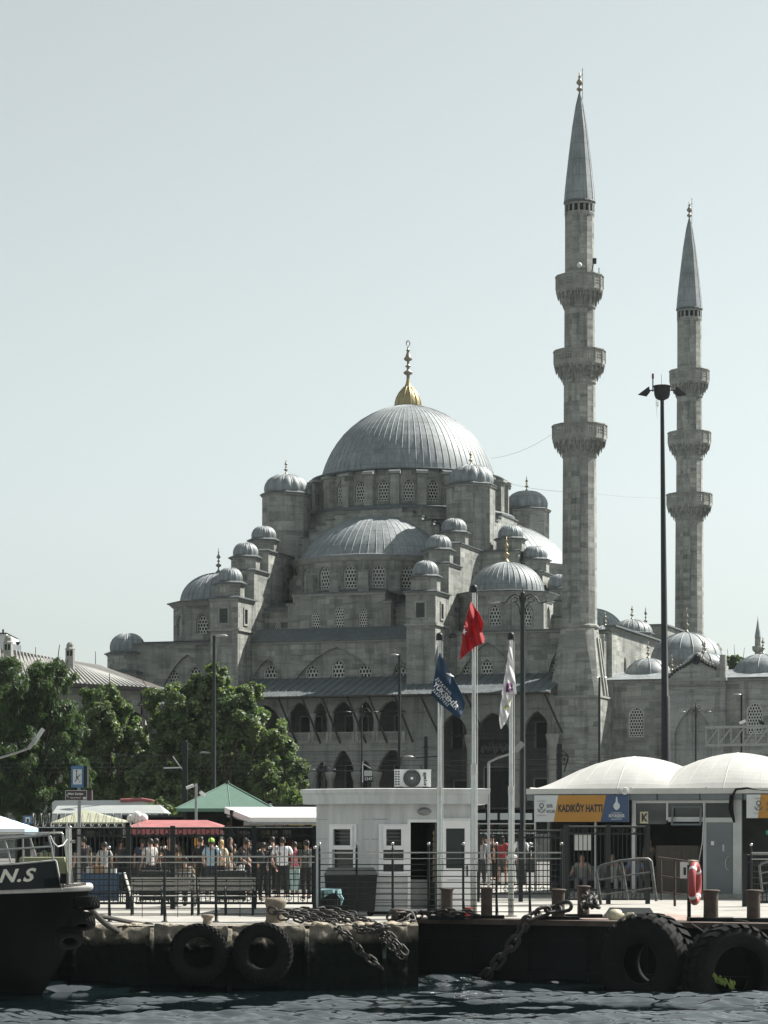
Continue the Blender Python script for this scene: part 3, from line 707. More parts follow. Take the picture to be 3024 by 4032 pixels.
# eave roof: lower slope, soffit, fascia, standing seams
er=MB(); zH=zt_=eaveZ; ztop=ZU(2668,0,WF)
eL,eR=U(735,WE),U(2162,WE)
er.quad((eL,WE,zH),(eR,WE,zH),(eR,WF,ztop),(eL,WF,ztop),0); er.quad((eL,WE,zH-.1),(eL,WF,zH-.1),(eR,WF,zH-.1),(eR,WE,zH-.1),1)
er.quad((eL,WE,zH-.1),(eR,WE,zH-.1),(eR,WE,zH),(eL,WE,zH),1); er.add([(eR,WE,zH-.1),(eR,WF,zH-.1),(eR,WF,ztop),(eR,WE,zH)],[(0,1,2,3)],1)
k=eL
while k<eR: er.bar((k,WE,zH+.02),(k,WF,ztop+.02),.05,.06); k+=.62
put('gallery_roof',er,[M_LEADD,M_TILE],MS,FR)

# ---------------------------------------------------------------- minarets
def make_minaret(c,label):
    T=thing('minaret',label,'minaret',(c.x,c.y,0),-TH,'minarets of the mosque')
    Fm=Matrix.Translation((c.x,c.y,0))@Matrix.Rotation(-TH,4,'Z')
    def zz(y): return 2.1+(3250-y)/59.375
    n=12; m=MB(); q=1/59.375
    def ring(prof,mi=0,nn=n): m.lathe(prof,nn,(0,0,0),mi,smooth=False,rot=PI/nn)
    m.box(-1.76,1.76,-1.76,1.76,0,zz(2752)); m.box(-1.84,1.84,-1.84,1.84,zz(2752),zz(2744),1)
    # battered transition from square base to shaft: eight-cornered
    def sq(h,z,ch): return [(h-ch,-h,z),(h,-h+ch,z),(h,h-ch,z),(h-ch,h,z),(-h+ch,h,z),(-h,h-ch,z),(-h,-h+ch,z),(-h+ch,-h,z)]
    a=sq(1.68,zz(2744),.22); b=sq(1.38,zz(2600),.36); c_=sq(1.12,zz(2478),.5)
    for p,r in ((a,b),(b,c_)): m.add(p+r,[(i,(i+1)%8,(i+1)%8+8,i+8) for i in range(8)])
    m.box(1.5,1.62,-.55,-.3,zz(2740),zz(2510)) if False else None
    ring([(1.22,zz(2478)),(1.3,zz(2472)),(1.3,zz(2466)),(1.18,zz(2460))],1)
    ring([(1.17,zz(2466)),(1.13,zz(2100)),(1.1,zz(1800))]); ring([(1.06,zz(1810)),(1.04,zz(1500))]); ring([(1.02,zz(1520)),(1.0,zz(1200))]); ring([(.97,zz(1220)),(.96,zz(850))])
    put('shaft',m,[M_STONE,M_TRIM],T,Fm)
    # buttress strips on the battered base
    st=MB()
    for k_,(x,y) in enumerate(((1.0,-.1),(1.0,.62))):
        st.bar((1.7,y,zz(2742)),(1.2,y*.8,zz(2515)),.26,.2,up=(1,0,0))
    put('buttress_strip',st,[M_TRIM],T,Fm)
    for (yp,yb,yc,hw,hs) in ((1094,1142,1217,93,59),(1388,1434,1513,101,61),(1681,1728,1803,107,64)):
        bm=MB(); R=hw*q; r=hs*q; zt,zb,zc=zz(yp),zz(yb),zz(yc); nn=14
        def rg(prof,mi=0): bm.lathe(prof,nn,(0,0,0),mi,smooth=False,rot=PI/nn)
        rg([(R*.96,zb+.02),(R,zb),(R,zb-.12),(R*.99,zb-.18)],1)
        rg([(R*.985,zb-.18),(R*.97,zb-.28),(R*.84,zb-.36),(R*.82,zb-.55),(R*.72,zb-.66),(R*.70,zb-.85),(r*1.08,zb-.98),(r*1.08,zc+.02),(r,zc-.1)],0)
        bm.lathe([(0,zb+.02),(R*.96,zb+.02)],nn,(0,0,0),1,rot=PI/nn)
        # hanging muqarnas pendants in three tiers
        for tier,(rr,z0,ln,cnt) in enumerate(((R*.94,zb-.28,.36,22),(R*.83,zb-.5,.42,22),(R*.72,zb-.75,.42,18))):
            for k in range(cnt):
                a_=2*PI*(k+.5*(tier%2))/cnt; x,y=math.cos(a_),math.sin(a_)
                bm.cyl((rr*x,rr*y,z0+.15),(rr*.97*x,rr*.97*y,z0-ln),.105,.02,5,0)
        b=put('balcony',bm,[M_STONE,M_TRIM],T,Fm)
        # pierced parapet
        pm=MB()
        for k in range(nn):
            a0_=PI/nn+2*PI*k/nn; a1_=a0_+2*PI/nn
            p0=Vector((R*math.cos(a0_),R*math.sin(a0_),0)); p1=Vector((R*math.cos(a1_),R*math.sin(a1_),0)); D=p1-p0; L_=D.length; D.normalize(); h=zt-zb
            holes=[]
            nx,nz=3,3
            for i in range(nx):
                for j in range(nz):
                    cx_=L_*(.17+.66*(i+.5*(1 if j%2 else .999)-(.25 if j%2 else -.25)*0)/nx+.03); cz=zb+h*(.16+.68*(j+.5)/nz)
                    pass
                    holes.append([(cx_+L_*.085*math.cos(t),cz+h*.10*math.sin(t)) for t in [PI/3*q_ for q_ in range(6)]])
            pm.panel(p0,D,[(0,zb),(L_,zb),(L_,zt),(0,zt)],holes,.07,back=True)
            pm.X=Matrix.Rotation(a0_,4,'Z'); pm.box(R-.1,R+.03,-.05,.05,zb,zt+.03,0); pm.X=None
            pm.bar(p0+Vector((0,0,zt+.03)),p1+Vector((0,0,zt+.03)),.14,.07)
        put('parapet',pm,[M_TRIM],b,Fm)
    # lantern arcade below the spire
    lm=MB(); zt=zz(798)
    rg2=[(.97,zz(855)),(1.0,zz(845)),(.99,zz(840))]
    lm.lathe(rg2,16,smooth=False,rot=PI/16); lm.lathe([(.9,zz(840)),(.9,zz(800))],16,(0,0,0),1)
    for k in range(16):
        a_=2*PI*k/16+PI/16; lm.X=Matrix.Rotation(a_,4,'Z'); lm.box(.9,.985,-.07,.07,zz(842),zz(806)); lm.box(.9,.98,-.2,.2,zz(812),zz(800)); lm.X=None
    lm.lathe([(1.0,zz(806)),(1.08,zz(800)),(1.06,zz(795)),(0.9,zz(794))],16,(0,0,0),2,smooth=False,rot=PI/16)
    put('lantern',lm,[M_STONE,M_VOID,M_LEADTRIM],T,Fm)
    sp=MB(); z0=zz(796)
    prof=[(1.02,z0),(.94,zz(740)),(.72,zz(620)),(.47,zz(500)),(.24,zz(415)),(.07,zz(372))]
    sp.lathe(prof,12,smooth=False,rot=PI/12)
    for k in range(12): 
        a_=PI/12+2*PI*k/12; sp.tube([(r*math.cos(a_),r*math.sin(a_),z) for r,z in prof],.022,4)
    put('spire',sp,[M_LEAD],T,Fm)
    fm=MB(); z0=zz(374)
    fm.lathe([(r_,h_*.63) for r_,h_ in [(.09,0),(.05,.35),(.1,.4),(.2,.55),(.21,.65),(.08,.8),(.06,1.0),(.2,1.2),(.22,1.35),(.12,1.6),(.05,1.8),(.12,1.9),(.05,2.0),(.05,2.35),(.0,2.4)]],10,(0,0,z0))
    fo=put('finial',fm,[M_BRONZE],T,Fm)
    rd=MB(); x=.2
    rd.tube([(x,0,z0-.3),(x,0,z0+1.68)],.018,5); rd.tube([(0,0,z0+.65),(x+.05,0,z0+.67)],.015,4); rd.tube([(0,0,z0+1.3),(x+.05,0,z0+1.32)],.015,4); rd.sphere((x,0,z0+1.7),.04,6,5)
    put('lightning_rod',rd,[M_IRON],T,Fm)
    return T
mA=MOSQ@Vector((17.9,-17.5,0)); mA=Vector((X(2282,160),160,0))
MN1=make_minaret(mA,'nearer taller looking minaret rising from a battered base beside the hall')
mB_=MOSQ@Vector((17.9,17.5,0))
MN2=dup(MN1,(mB_.x,mB_.y,0),None,'farther slender minaret on the far side of the hall, behind the tall floodlight mast')
ROOTM[MN2.name]=Matrix.Translation((mB_.x,mB_.y,0))@Matrix.Rotation(-TH,4,'Z')
cam=MB(); c=mA; zr=2.1+(3250-1092)/59.375
cam.tube([(c.x+.35,c.y-1.3,zr),(c.x+.3,c.y-1.45,zr+.35),(c.x-.1,c.y-1.7,zr+.4)],.03,5); cam.sphere((c.x-.15,c.y-1.7,zr+.42),.17,8,6,1); cam.cyl((c.x+.7,c.y-1.2,zr),(c.x+.85,c.y-1.3,zr+.9),.04,.04,5); cam.box(c.x+.75,c.x+1.0,c.y-1.4,c.y-1.2,zr+.6,zr+.95); cam.cyl((c.x+1.2,c.y-1.0,zr),(c.x+1.2,c.y-1.0,zr+.4),.03,.03,5)
put('security_camera',cam,[M_IRON,M_WHITE],None,None,'cameras and antennas clamped to the top balcony rail of the nearer minaret','camera cluster',loc=(c.x,c.y-1.4,zr))

# ---------------------------------------------------------------- courtyard wall to the right of the minaret
CYo=MOSQ@Vector((19.5,-15.3,0))
CY=thing('courtyard_building','long stone courtyard range with a carved marble gateway and low domes behind its eave','building',CYo,-TH)
WC=-15.5
cw=MB(); ca,cb=U(2300,WC),U(3120,WC); ctop=11.75
wins=[(2505,62,2782,2903),(2971,64,2765,2890)]
ho=[]
for (c_,wd,ya,yb) in wins:
    ua,ub=U(c_-wd/2,WC),U(c_+wd/2,WC); uc=(ua+ub)/2; za,z0_=ZU(ya,uc,WC),ZU(yb,uc,WC); ho.append(arch_pts(uc,ub-ua,z0_,za,.5))
cw.panel((0,WC,0),(1,0,0),[(ca,0),(cb,0),(cb,ctop),(ca,ctop)],ho,.35)
cw.box(ca,cb,WC+.4,WC+6,0,ctop-.01,0); cw.box(ca,cb,WC-.1,WC+.3,ctop-.14,ctop,1); cw.box(ca,cb,WC-.28,WC+.3,ctop,ctop+.08,2)
cw.quad((ca,WC-.27,ctop+.08),(cb,WC-.27,ctop+.08),(cb,WC+2.2,ctop+.75),(ca,WC+2.2,ctop+.75),3); cw.quad((ca,WC+2.2,ctop+.75),(cb,WC+2.2,ctop+.75),(cb,WC+6,ctop+.75),(ca,WC+6,ctop+.75),3)
cw.box(ca,ca+.5,WC-.06,WC+.1,0,ctop-.14,1); u_=U(2395,WC); cw.box(u_,u_+.35,WC-.05,WC+.1,0,ctop-.15,1)
put('wall',cw,[M_STONE,M_TRIM,M_LEADTRIM,M_LEAD],CY,FR)
for (c_,wd,ya,yb) in wins:
    ua,ub=U(c_-wd/2,WC),U(c_+wd/2,WC); uc=(ua+ub)/2; za,z0_=ZU(ya,uc,WC),ZU(yb,uc,WC); win_at(CY,FR,(0,WC,0),(1,0,0),uc,z0_,ub-ua,za-z0_,.5,(ub-ua)/6.2,.12)
    m=MB(); m.box(uc-.75,uc+.75,WC-.08,WC,z0_-.2,z0_-.08); put('sill',m,[M_TRIM],CY,FR)
# marble gateway
gp=MB(); WP=WC-.55; pa,pb=U(2630,WP),U(2855,WP); pc=(pa+pb)/2; z9=ZU(2670,pc,WP)
uA,uB=U(2655,WP),U(2805,WP); uC=(uA+uB)/2
gp.panel((0,WP,0),(1,0,0),[(pa,0),(pb,0),(pb,z9),(pa,z9)],[arch_pts(uC,uB-uA,.1,ZU(2792,uC,WP),1.9,14,.6,1.6)],.5)
gp.box(pa,pb,WP+.3,WC+.5,0,z9-.002,0)
gp.box(pa-.1,pb+.1,WP-.1,WP+.5,z9-.2,z9,1); 
for k in range(44): gp.box(pa+(pb-pa)*k/44,pa+(pb-pa)*(k+.55)/44,WP-.09,WP,z9-.55,z9-.38,1)
gp.box(pa-.04,pb+.04,WP-.06,WP,z9-.7,z9-.6,1)
for a_,b_,c_,d_ in ((.6,2.2,z9-1.9,z9-1.0),(2.5,3.1,z9-2.2,z9-.9)): gp.box(pa+a_,pa+b_,WP-.04,WP,c_,c_+.06,1); gp.box(pa+a_,pa+b_,WP-.04,WP,d_-.06,d_,1)
# crest: stepped gable with scalloped edge
zt0=ZU(2668,pc,WP); gz=[(0,.2),(.14,.75),(.3,1.1),(.42,1.45),(.5,1.9),(.58,1.45),(.7,1.15),(.86,.8),(1,1.75)]
lw=pb-pa
gp.panel((0,WP,0),(1,0,0),[(pa,z9),(pb,z9)]+[(pa+lw*t,z9+h*.85) for t,h in reversed(gz)],[],.3,back=True)
for i in range(len(gz)-2):
    (t0,h0),(t1,h1)=gz[i],gz[i+1]
    for k in range(3):
        t=t0+(t1-t0)*(k+.5)/3; h=h0+(h1-h0)*(k+.5)/3
        gp.sphere((pa+lw*t,WP-.05,z9+h*.85-.12),.1,7,5,2); gp.sphere((pa+lw*t,WP+.05,z9+h*.85+.04),.11,7,5,1)
gp.lathe([(.18,0),(.18,.02),(0,.02)],14,(0,0,0),2) if False else None
gp.X=Matrix.Translation((pc,WP-.02,z9+1.15))@Matrix.Rotation(PI/2,4,'X'); gp.lathe([(.26,0),(.26,.05),(.2,.06),(0,.02)],14,(0,0,0),2); gp.X=None
gp.box(pb-.35,pb,WP-.02,WP+.5,z9,z9+1.5,1)
put('gateway',gp,[M_STONE2,M_TRIM,M_IRON],CY,FR)
for px_,h in ((2644,1.1),(2767,1.6),(2835,.9)):
    m=finial((U(px_,WP),WP+.1,ZU(2640 if px_!=2767 else 2600,pc,WP)),h,.16); put('finial',m,[M_BRONZE],CY,FR)
for (px_,wq,yb,r,H,fh,rb) in ((2552,-12.6,2668,1.62,1.3,1.2,10),(2704,-8.0,2605,2.5,2.0,1.8,16),(2775,-11.5,2622,1.5,.9,1.0,12),(3004,-12.6,2655,1.95,1.35,1.3,12)):
    u_=U(px_,wq); zb=ZU(yb,u_,wq); d=MB(); d.lathe([(r*1.08,zb-1.5),(r*1.08,zb)],8 if r<2 else 12,(u_,wq,0),1,smooth=False,rot=PI/8); dome(d,(u_,wq,zb),cap_prof(r,H),rb,.05,48)
    o_=put('dome',d,[M_LEAD,M_STONE],CY,FR); put('finial',finial((u_,wq,zb+H-.05),fh,.2),[M_BRONZE],o_,FR)
ch=MB()
for px_,h in ((2797,1.5),(2828,1.5)):
    u_=U(px_,-6); zb=ZU(2622,u_,-6)-1; ch.prism([(u_+x,-6+y) for x,y in octo(.22)],zb-1,zb+h+.6); ch.lathe([(.3,zb+h+.6),(.3,zb+h+.7),(.12,zb+h+1.0),(0,zb+h+1.1)],8,(u_,-6,0))
put('chimney',ch,[M_TRIM],CY,FR)
# ================================================================ GROUND, QUAY, WATER
M_PAVE=simple('paving',(.31,.30,.275),.9,var=.3,scale=1.6,bump=.2)
M_ASPH=simple('asphalt',(.12,.12,.115),.9,var=.3,scale=.5)
xq=lambda px,Y: X(px,Y)
EDGE=[(-60,50.4),(X(900,50.5),50.5),(X(1250,50.7),50.7),(X(1606,51.0),51.0),(X(1625,54.4),54.4),(X(1640,54.3),54.3),(X(3024,51.2),51.2),(60,46)]
gm=MB(); vs=[(x,y,0) for x,y in EDGE]+[(x*1.6,90,0) for x,y in EDGE]
n=len(EDGE); gm.add(vs,[(i,i+1,i+1+n,i+n) for i in range(n-1)],0)
gm.quad((-96,90,0),(96,90,0),(4000,5000,0),(-4000,5000,0),1)
put('ground',gm,[M_PAVE,M_ASPH],kind='structure')
# water: a real wave surface
m,nt,b=newmat('sea_water')
b.inputs['Base Color'].default_value=(.004,.008,.009,1); b.inputs['Roughness'].default_value=.015; b.inputs['IOR'].default_value=2.2; b.inputs['Specular IOR Level'].default_value=1.0
tc=N(nt,'ShaderNodeTexCoord'); mp=N(nt,'ShaderNodeMapping'); mp.inputs['Scale'].default_value=(1,1.6,1); nt.links.new(tc.outputs['Object'],mp.inputs[0])
no=N(nt,'ShaderNodeTexNoise',i_Scale=4.5,i_Detail=4.0,i_Roughness=.5); nt.links.new(mp.outputs[0],no.inputs[0])
bp=N(nt,'ShaderNodeBump',i_Strength=.10,i_Distance=.02); nt.links.new(no.outputs[0],bp.inputs['Height']); nt.links.new(bp.outputs[0],b.inputs['Normal'])
M_WATER=m
nx,ny=620,800
xs=np.linspace(-13,13,nx); ys=36+ (20)*np.linspace(0,1,ny)
GX,GY=np.meshgrid(xs,ys); H=np.zeros_like(GX)
for i in range(46):
    lam=.24*1.085**i*(1+.2*RNG.random()); th=RNG.normal(.1,.5)+ (PI/2); k=2*PI/lam
    amp=.0088*lam**.85*(1 if lam<2.2 else .6); ph=RNG.random()*6.28
    wv=np.sin(k*(GX*math.cos(th)+GY*math.sin(th))+ph+.7*np.sin(GX*.55+i)+.6*np.sin(GY*.7+2*i)); H+=amp*(wv-.35*wv*wv)
VX=np.stack([GX,GY,H],-1).reshape(-1,3)
me=bpy.data.meshes.new('water')
idx=np.arange(nx*ny).reshape(ny,nx); q=np.stack([idx[:-1,:-1],idx[:-1,1:],idx[1:,1:],idx[1:,:-1]],-1).reshape(-1,4)
me.vertices.add(nx*ny); me.vertices.foreach_set('co',VX.ravel().astype(np.float32)); me.loops.add(q.size); me.loops.foreach_set('vertex_index',q.ravel().astype(np.int32))
me.polygons.add(len(q)); me.polygons.foreach_set('loop_start',(np.arange(len(q))*4).astype(np.int32)); me.polygons.foreach_set('loop_total',np.full(len(q),4,dtype=np.int32)); me.polygons.foreach_set('use_smooth',np.ones(len(q),dtype=bool)); me.update(calc_edges=True)
me.materials.append(M_WATER); wo=bpy.data.objects.new('water',me); COL.objects.link(wo); wo.location=(0,0,WATER); wo['kind']='structure'
wb=MB(); wb.quad((-800,-600,WATER-.12),(800,-600,WATER-.12),(800,60,WATER-.12),(-800,60,WATER-.12)); put('sea',wb,[M_WATER],kind='structure')
# rough stone quay on the left
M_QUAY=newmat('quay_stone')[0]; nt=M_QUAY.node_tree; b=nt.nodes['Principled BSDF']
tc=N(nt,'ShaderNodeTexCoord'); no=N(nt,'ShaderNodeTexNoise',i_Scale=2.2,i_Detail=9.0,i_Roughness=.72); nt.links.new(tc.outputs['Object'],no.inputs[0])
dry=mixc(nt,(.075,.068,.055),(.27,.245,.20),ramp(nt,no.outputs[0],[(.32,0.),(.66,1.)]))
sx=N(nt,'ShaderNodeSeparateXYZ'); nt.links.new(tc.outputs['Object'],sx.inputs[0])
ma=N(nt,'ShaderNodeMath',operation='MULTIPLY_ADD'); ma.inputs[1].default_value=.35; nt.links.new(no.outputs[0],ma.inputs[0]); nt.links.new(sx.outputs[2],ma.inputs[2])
wet_shade=ramp(nt,ma.outputs[0],[(0.0,1.0),(.02,0.)]); mr=N(nt,'ShaderNodeMapRange'); mr.inputs[1].default_value=-.22; mr.inputs[2].default_value=.02; mr.inputs[3].default_value=0; mr.inputs[4].default_value=1; nt.links.new(ma.outputs[0],mr.inputs[0])
nt.links.new(mixc(nt,(.005,.009,.008),dry,mr.outputs[0]),b.inputs['Base Color']); b.inputs['Roughness'].default_value=.9; b.inputs['Specular IOR Level'].default_value=.1  # lower face near black: wet algae, mostly shade painted into the colour
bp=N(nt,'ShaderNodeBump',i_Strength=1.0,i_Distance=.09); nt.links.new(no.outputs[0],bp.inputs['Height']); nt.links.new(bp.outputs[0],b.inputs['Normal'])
def edgeY(x):
    for (x0,y0),(x1,y1) in zip(EDGE,EDGE[1:]):
        if x0<=x<=x1: return y0+(y1-y0)*(x-x0)/(x1-x0)
    return 51
qm=MB(); xa,xb=-11.5,X(1604,51.0)
def qf(u,v):
    x=xa+(xb-xa)*u; y0=edgeY(x)
    # v 0..0.35 top shelf, then face
    nz=noise.noise(Vector((x*1.3,v*5,3)))*.5+noise.noise(Vector((x*3.7,v*12,5)))*.34+noise.noise(Vector((x*9,v*30,8)))*.16
    if abs((x*.62)%1-.5)>.47: nz-=.5
    if v<.3:
        t=v/.3; return (x,y0+.55-.55*t+nz*.05-.12,.015+ (nz*.14-.02)*t-.02*t)
    t=(v-.3)/.7
    led=.12 if .1<t<.45 else 0
    return (x,y0-.14-.1*math.sin(min(1,t*3)*PI/2)-led*.5*abs(nz)*3+nz*.22, -.05-1.7*t+nz*.1*(1-t))
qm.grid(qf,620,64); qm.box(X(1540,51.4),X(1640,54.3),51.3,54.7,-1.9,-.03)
put('quay_wall',qm,[M_QUAY],None,None,'rough weathered stone quay edge, pale on top, black below with damp and painted shade','quay wall',loc=(-5,50.5,0))
M_HULLD=simple('wet_black_steel',(.004,.0065,.0065),.7,0,var=.6,scale=1.2,bump=.15,spec=.15)
M_RUST=simple('rusty_iron',(.075,.055,.045),.8,.2,var=.5,scale=5,bump=.2)
pt=MB(); pA=Vector((X(1625,54.4)+.02,54.35,0)); pB=Vector((X(3100,51.0),51.0,0)); D=(pB-pA).normalized(); Lp=(pB-pA).length
pf=Matrix.Translation(pA)@Matrix(((D.x,-D.y,0,0),(D.y,D.x,0,0),(0,0,1,0),(0,0,0,1)))
pt.X=pf
pt.box(0,Lp+3,-.02,.6,-1.8,-.06,0); pt.box(-.06,Lp+3,-.14,.5,-.1,.02,1); pt.box(0,Lp+3,-.07,-.02,-.5,-.42,0)
for k in range(9): pt.box(k*1.35,k*1.35+.09,-.08,-.02,-1.8,-.1,0)
pt.box(0,Lp+3,-.12,-.02,-1.25,-1.12,0); pt.X=None
put('pontoon',pt,[M_HULLD,M_RUST],None,None,'long black steel landing pontoon with a thin rusted rim','pontoon',loc=(pA.x,pA.y,0))

# ================================================================ TYRES
M_RUB=simple('black_rubber',(.008,.009,.009),.8,var=.4,scale=6,bump=.1,spec=.12)
def tyre_mb(R,W,r_in,blocks,deep=.03):
    """tyre around the local y axis, centre at the origin"""
    mb=MB(); prof=[(r_in,-W*.36),(r_in*1.02,-W*.42),((R+r_in)/2,-W*.5),(R*.93,-W*.46),(R*.985,-W*.36),(R,-W*.15),(R,W*.15),(R*.985,W*.36),(R*.93,W*.46),((R+r_in)/2,W*.5),(r_in*1.02,W*.42),(r_in,W*.36),(r_in*1.1,W*.25),((R+r_in)/2,W*.42),(R*.9,W*.3),(R*.9,-W*.3),((R+r_in)/2,-W*.42),(r_in*1.1,-W*.25),(r_in,-W*.36)]
    mb.X=Matrix.Rotation(-PI/2,4,'X'); mb.lathe(prof,48); mb.X=None
    for k in range(blocks):
        a=2*PI*k/blocks
        for sg in (-1,1):
            aa=a+(PI/blocks if sg>0 else 0); w2=2*PI/blocks*.29
            q=[]
            for (rr,y,da) in ((R*.94,sg*W*.47,-.15),(R*1.0,sg*W*.36,-.05),(R*1.004,sg*W*.04,.35)):
                for e in (-1,1):
                    t=aa+e*w2+da*2*PI/blocks
                    for dr in (0,deep): q.append(((rr+dr)*math.cos(t),y,(rr+dr)*math.sin(t)))
            # q: 3 stations x (in-,out-,in+,out+)
            fs=[]
            for s in range(2):
                b0=s*4; b1=b0+4
                fs+=[(b0+1,b0+3,b1+3,b1+1),(b0,b0+1,b1+1,b1),(b0+2,b1+2,b1+3,b0+3)]
            fs+=[(0,2,3,1),(8,9,11,10)]
            mb.add(q,fs)
    return mb
def tyre(px,py,Y,R,W,rin,blocks,yaw,label,grp='tyre fenders along the quay',tilt=0,deep=.03,name='tyre'):
    c=P(px,py,Y); R4=Matrix.Rotation(yaw,4,'Z')@Matrix.Rotation(tilt,4,'X')
    mb=tyre_mb(R,W,rin,blocks,deep)
    return put(name,mb,[M_RUB],None,Matrix.Translation(c)@R4,label,'tyre',grp,loc=c)
tyre(783,3752,50.0,.58,.3,.33,34,.12,'left one of the two black tyres hung side by side on the stone quay')
tyre(1035,3752,50.0,.60,.3,.33,34,-.12,'right one of the two black tyres hung side by side on the stone quay')
tyre(2550,3790,50.6,.98,.85,.42,24,math.radians(-38),'huge lugged tyre hanging edge-on from the pontoon below the life ring',deep=.055)
tyre(2880,3835,49.9,1.0,.8,.58,26,math.radians(22),'huge tyre facing outwards at the right end of the pontoon, green weed at its foot',deep=.045)
wd=MB()
for k in range(60):
    t_=random.random(); p=P(2800+t_*85+random.uniform(-10,10),3838+t_*34+random.uniform(-12,10),49.38+random.uniform(-.05,.05))
    wd.tube([p,p+Vector((random.uniform(-.03,.05),-.02,-.05)),p+Vector((random.uniform(-.05,.09),-.01,-.11))],[.014,.012,.004],4)
put('seaweed',wd,[simple('green_weed',(.16,.23,.04),.6,var=.4,scale=9)],None,None,'bright green weed clinging to the foot of the rightmost tyre','seaweed',kind='stuff',loc=P(2860,3920,49.5))
# ================================================================ KIOSK
M_KIOSK=simple('kiosk_panel',(.53,.55,.555),.6,var=.22,scale=1.6,stretch=(2.2,2.2,.35))
M_PVC=simple('white_plastic_frame',(.78,.79,.79),.4,var=.06)
M_GLASS=newmat('window_glass')[0]; b=M_GLASS.node_tree.nodes['Principled BSDF']; b.inputs['Base Color'].default_value=(.02,.03,.03,1); b.inputs['Roughness'].default_value=.08
YK=57.0
KL=thing('kiosk','pale grey office kiosk with a deep flat fascia and an open door','kiosk',(X(1458,YK),YK,0))
B=Vector((X(1458,YK),YK,0)); A=Vector((X(1245,58.4),58.4,0)); C=Vector((X(1868,57.3),57.3,0))
H0=Z(3165,YK)
def hole(a,b,c,d): return [(a,c),(b,c),(b,d),(a,d)]
def fr_on(O,E):
    D=(E-O).normalized(); return D,(E-O).length
def s_of(px,O,D):
    k=(px-CX)/F; return (k*O.y-O.x)/(D.x-k*D.y)
kw=MB()
DL,LL=fr_on(A,B); DR,LR=fr_on(B,C)
def zk(py,Y=YK): return Z(py,Y)
wl=(s_of(1312,A,DL),s_of(1395,A,DL)); wr=(s_of(1508,B,DR),s_of(1590,B,DR)); dr1=(s_of(1616,B,DR),s_of(1722,B,DR)); dr2=(s_of(1742,B,DR),s_of(1842,B,DR))
zw0,zw1=zk(3438),zk(3250); zd1=zk(3238)
kw.panel(A,DL,[(0,0),(LL,0),(LL,H0),(0,H0)],[hole(wl[0],wl[1],zw0,zw1)],.12)
kw.panel(B,DR,[(0,.05),(LR,.05),(LR,H0),(0,H0)],[hole(wr[0],wr[1],zw0,zw1),hole(dr1[0],dr1[1],.12,zd1),hole(dr2[0],dr2[1],.12,zd1)],.12)
A2=A+Vector((.3,3.2,0)); C2=C+Vector((0,3.4,0))
for p,q in ((C,C2),(C2,A2),(A2,A)): kw.add([p,q,q+Vector((0,0,H0)),p+Vector((0,0,H0))],[(0,1,2,3)])
# siding lines below the sills and thin wall joints
for O,D,L_ in ((A,DL,LL),(B,DR,LR)):
    Nn=Vector((D.y,-D.x,0))
    for z in (.28,.5,.72,.94):
        segs=[(0.02,dr1[0]-.06),(dr1[1]+.06,dr2[0]-.06),(dr2[1]+.06,L_-.02)] if O is B else []
        for a_,b_ in segs: kw.bar(O+D*a_+Nn*.004+Vector((0,0,z)),O+D*b_+Nn*.004+Vector((0,0,z)),.012,.02,1)
    for z in (H0*.86,H0*.68): 
        for a_,b_ in ((.03,.42),(L_-.25,L_-.03)): kw.bar(O+D*a_+Nn*.004+Vector((0,0,z)),O+D*b_+Nn*.004+Vector((0,0,z)),.008,.012,1)
kw.add([A+Vector((0,0,.02)),B+Vector((0,0,.02)),C+Vector((0,0,.02)),C2+Vector((0,0,.02)),A2+Vector((0,0,.02))],[(0,1,2,3,4)],1)
put('wall',kw,[M_KIOSK,M_GALV],KL)
# fascia and roof
def offp(p,q,r,d):
    a=(q-p).normalized(); b=(r-q).normalized(); n1=Vector((a.y,-a.x,0)); n2=Vector((b.y,-b.x,0)); m=(n1+n2).normalized(); return q+m*(d/m.dot(n1))
fz0,fz1=zk(3165),zk(3106)
def ringp(d): return [offp(A2,A,B,d),offp(A,B,C,d),offp(B,C,C2,d),offp(C,C2,A2,d),offp(C2,A2,A,d)]
fs_=MB()
for (d0,z0,d1,z1,mi) in ((0,fz0-.0,.30,fz0,0),(.30,fz0,.32,fz0+.22,0),(.32,fz0+.22,.34,fz0+.225,0),(.34,fz0+.225,.34,fz0+.25,0),(.34,fz0+.25,.36,fz0+.262,0),(.36,fz0+.262,.37,fz1,0),(.37,fz1,.2,fz1+.012,0)):
    a=ringp(d0); c=ringp(d1); vs=[p+Vector((0,0,z0)) for p in a]+[p+Vector((0,0,z1)) for p in c]; fs_.add(vs,[(i,(i+1)%5,(i+1)%5+5,i+5) for i in range(5)],mi)
fs_.add([p+Vector((0,0,fz1+.012)) for p in ringp(.2)],[(0,1,2,3,4)])
put('roof_fascia',fs_,[M_KIOSK],KL)
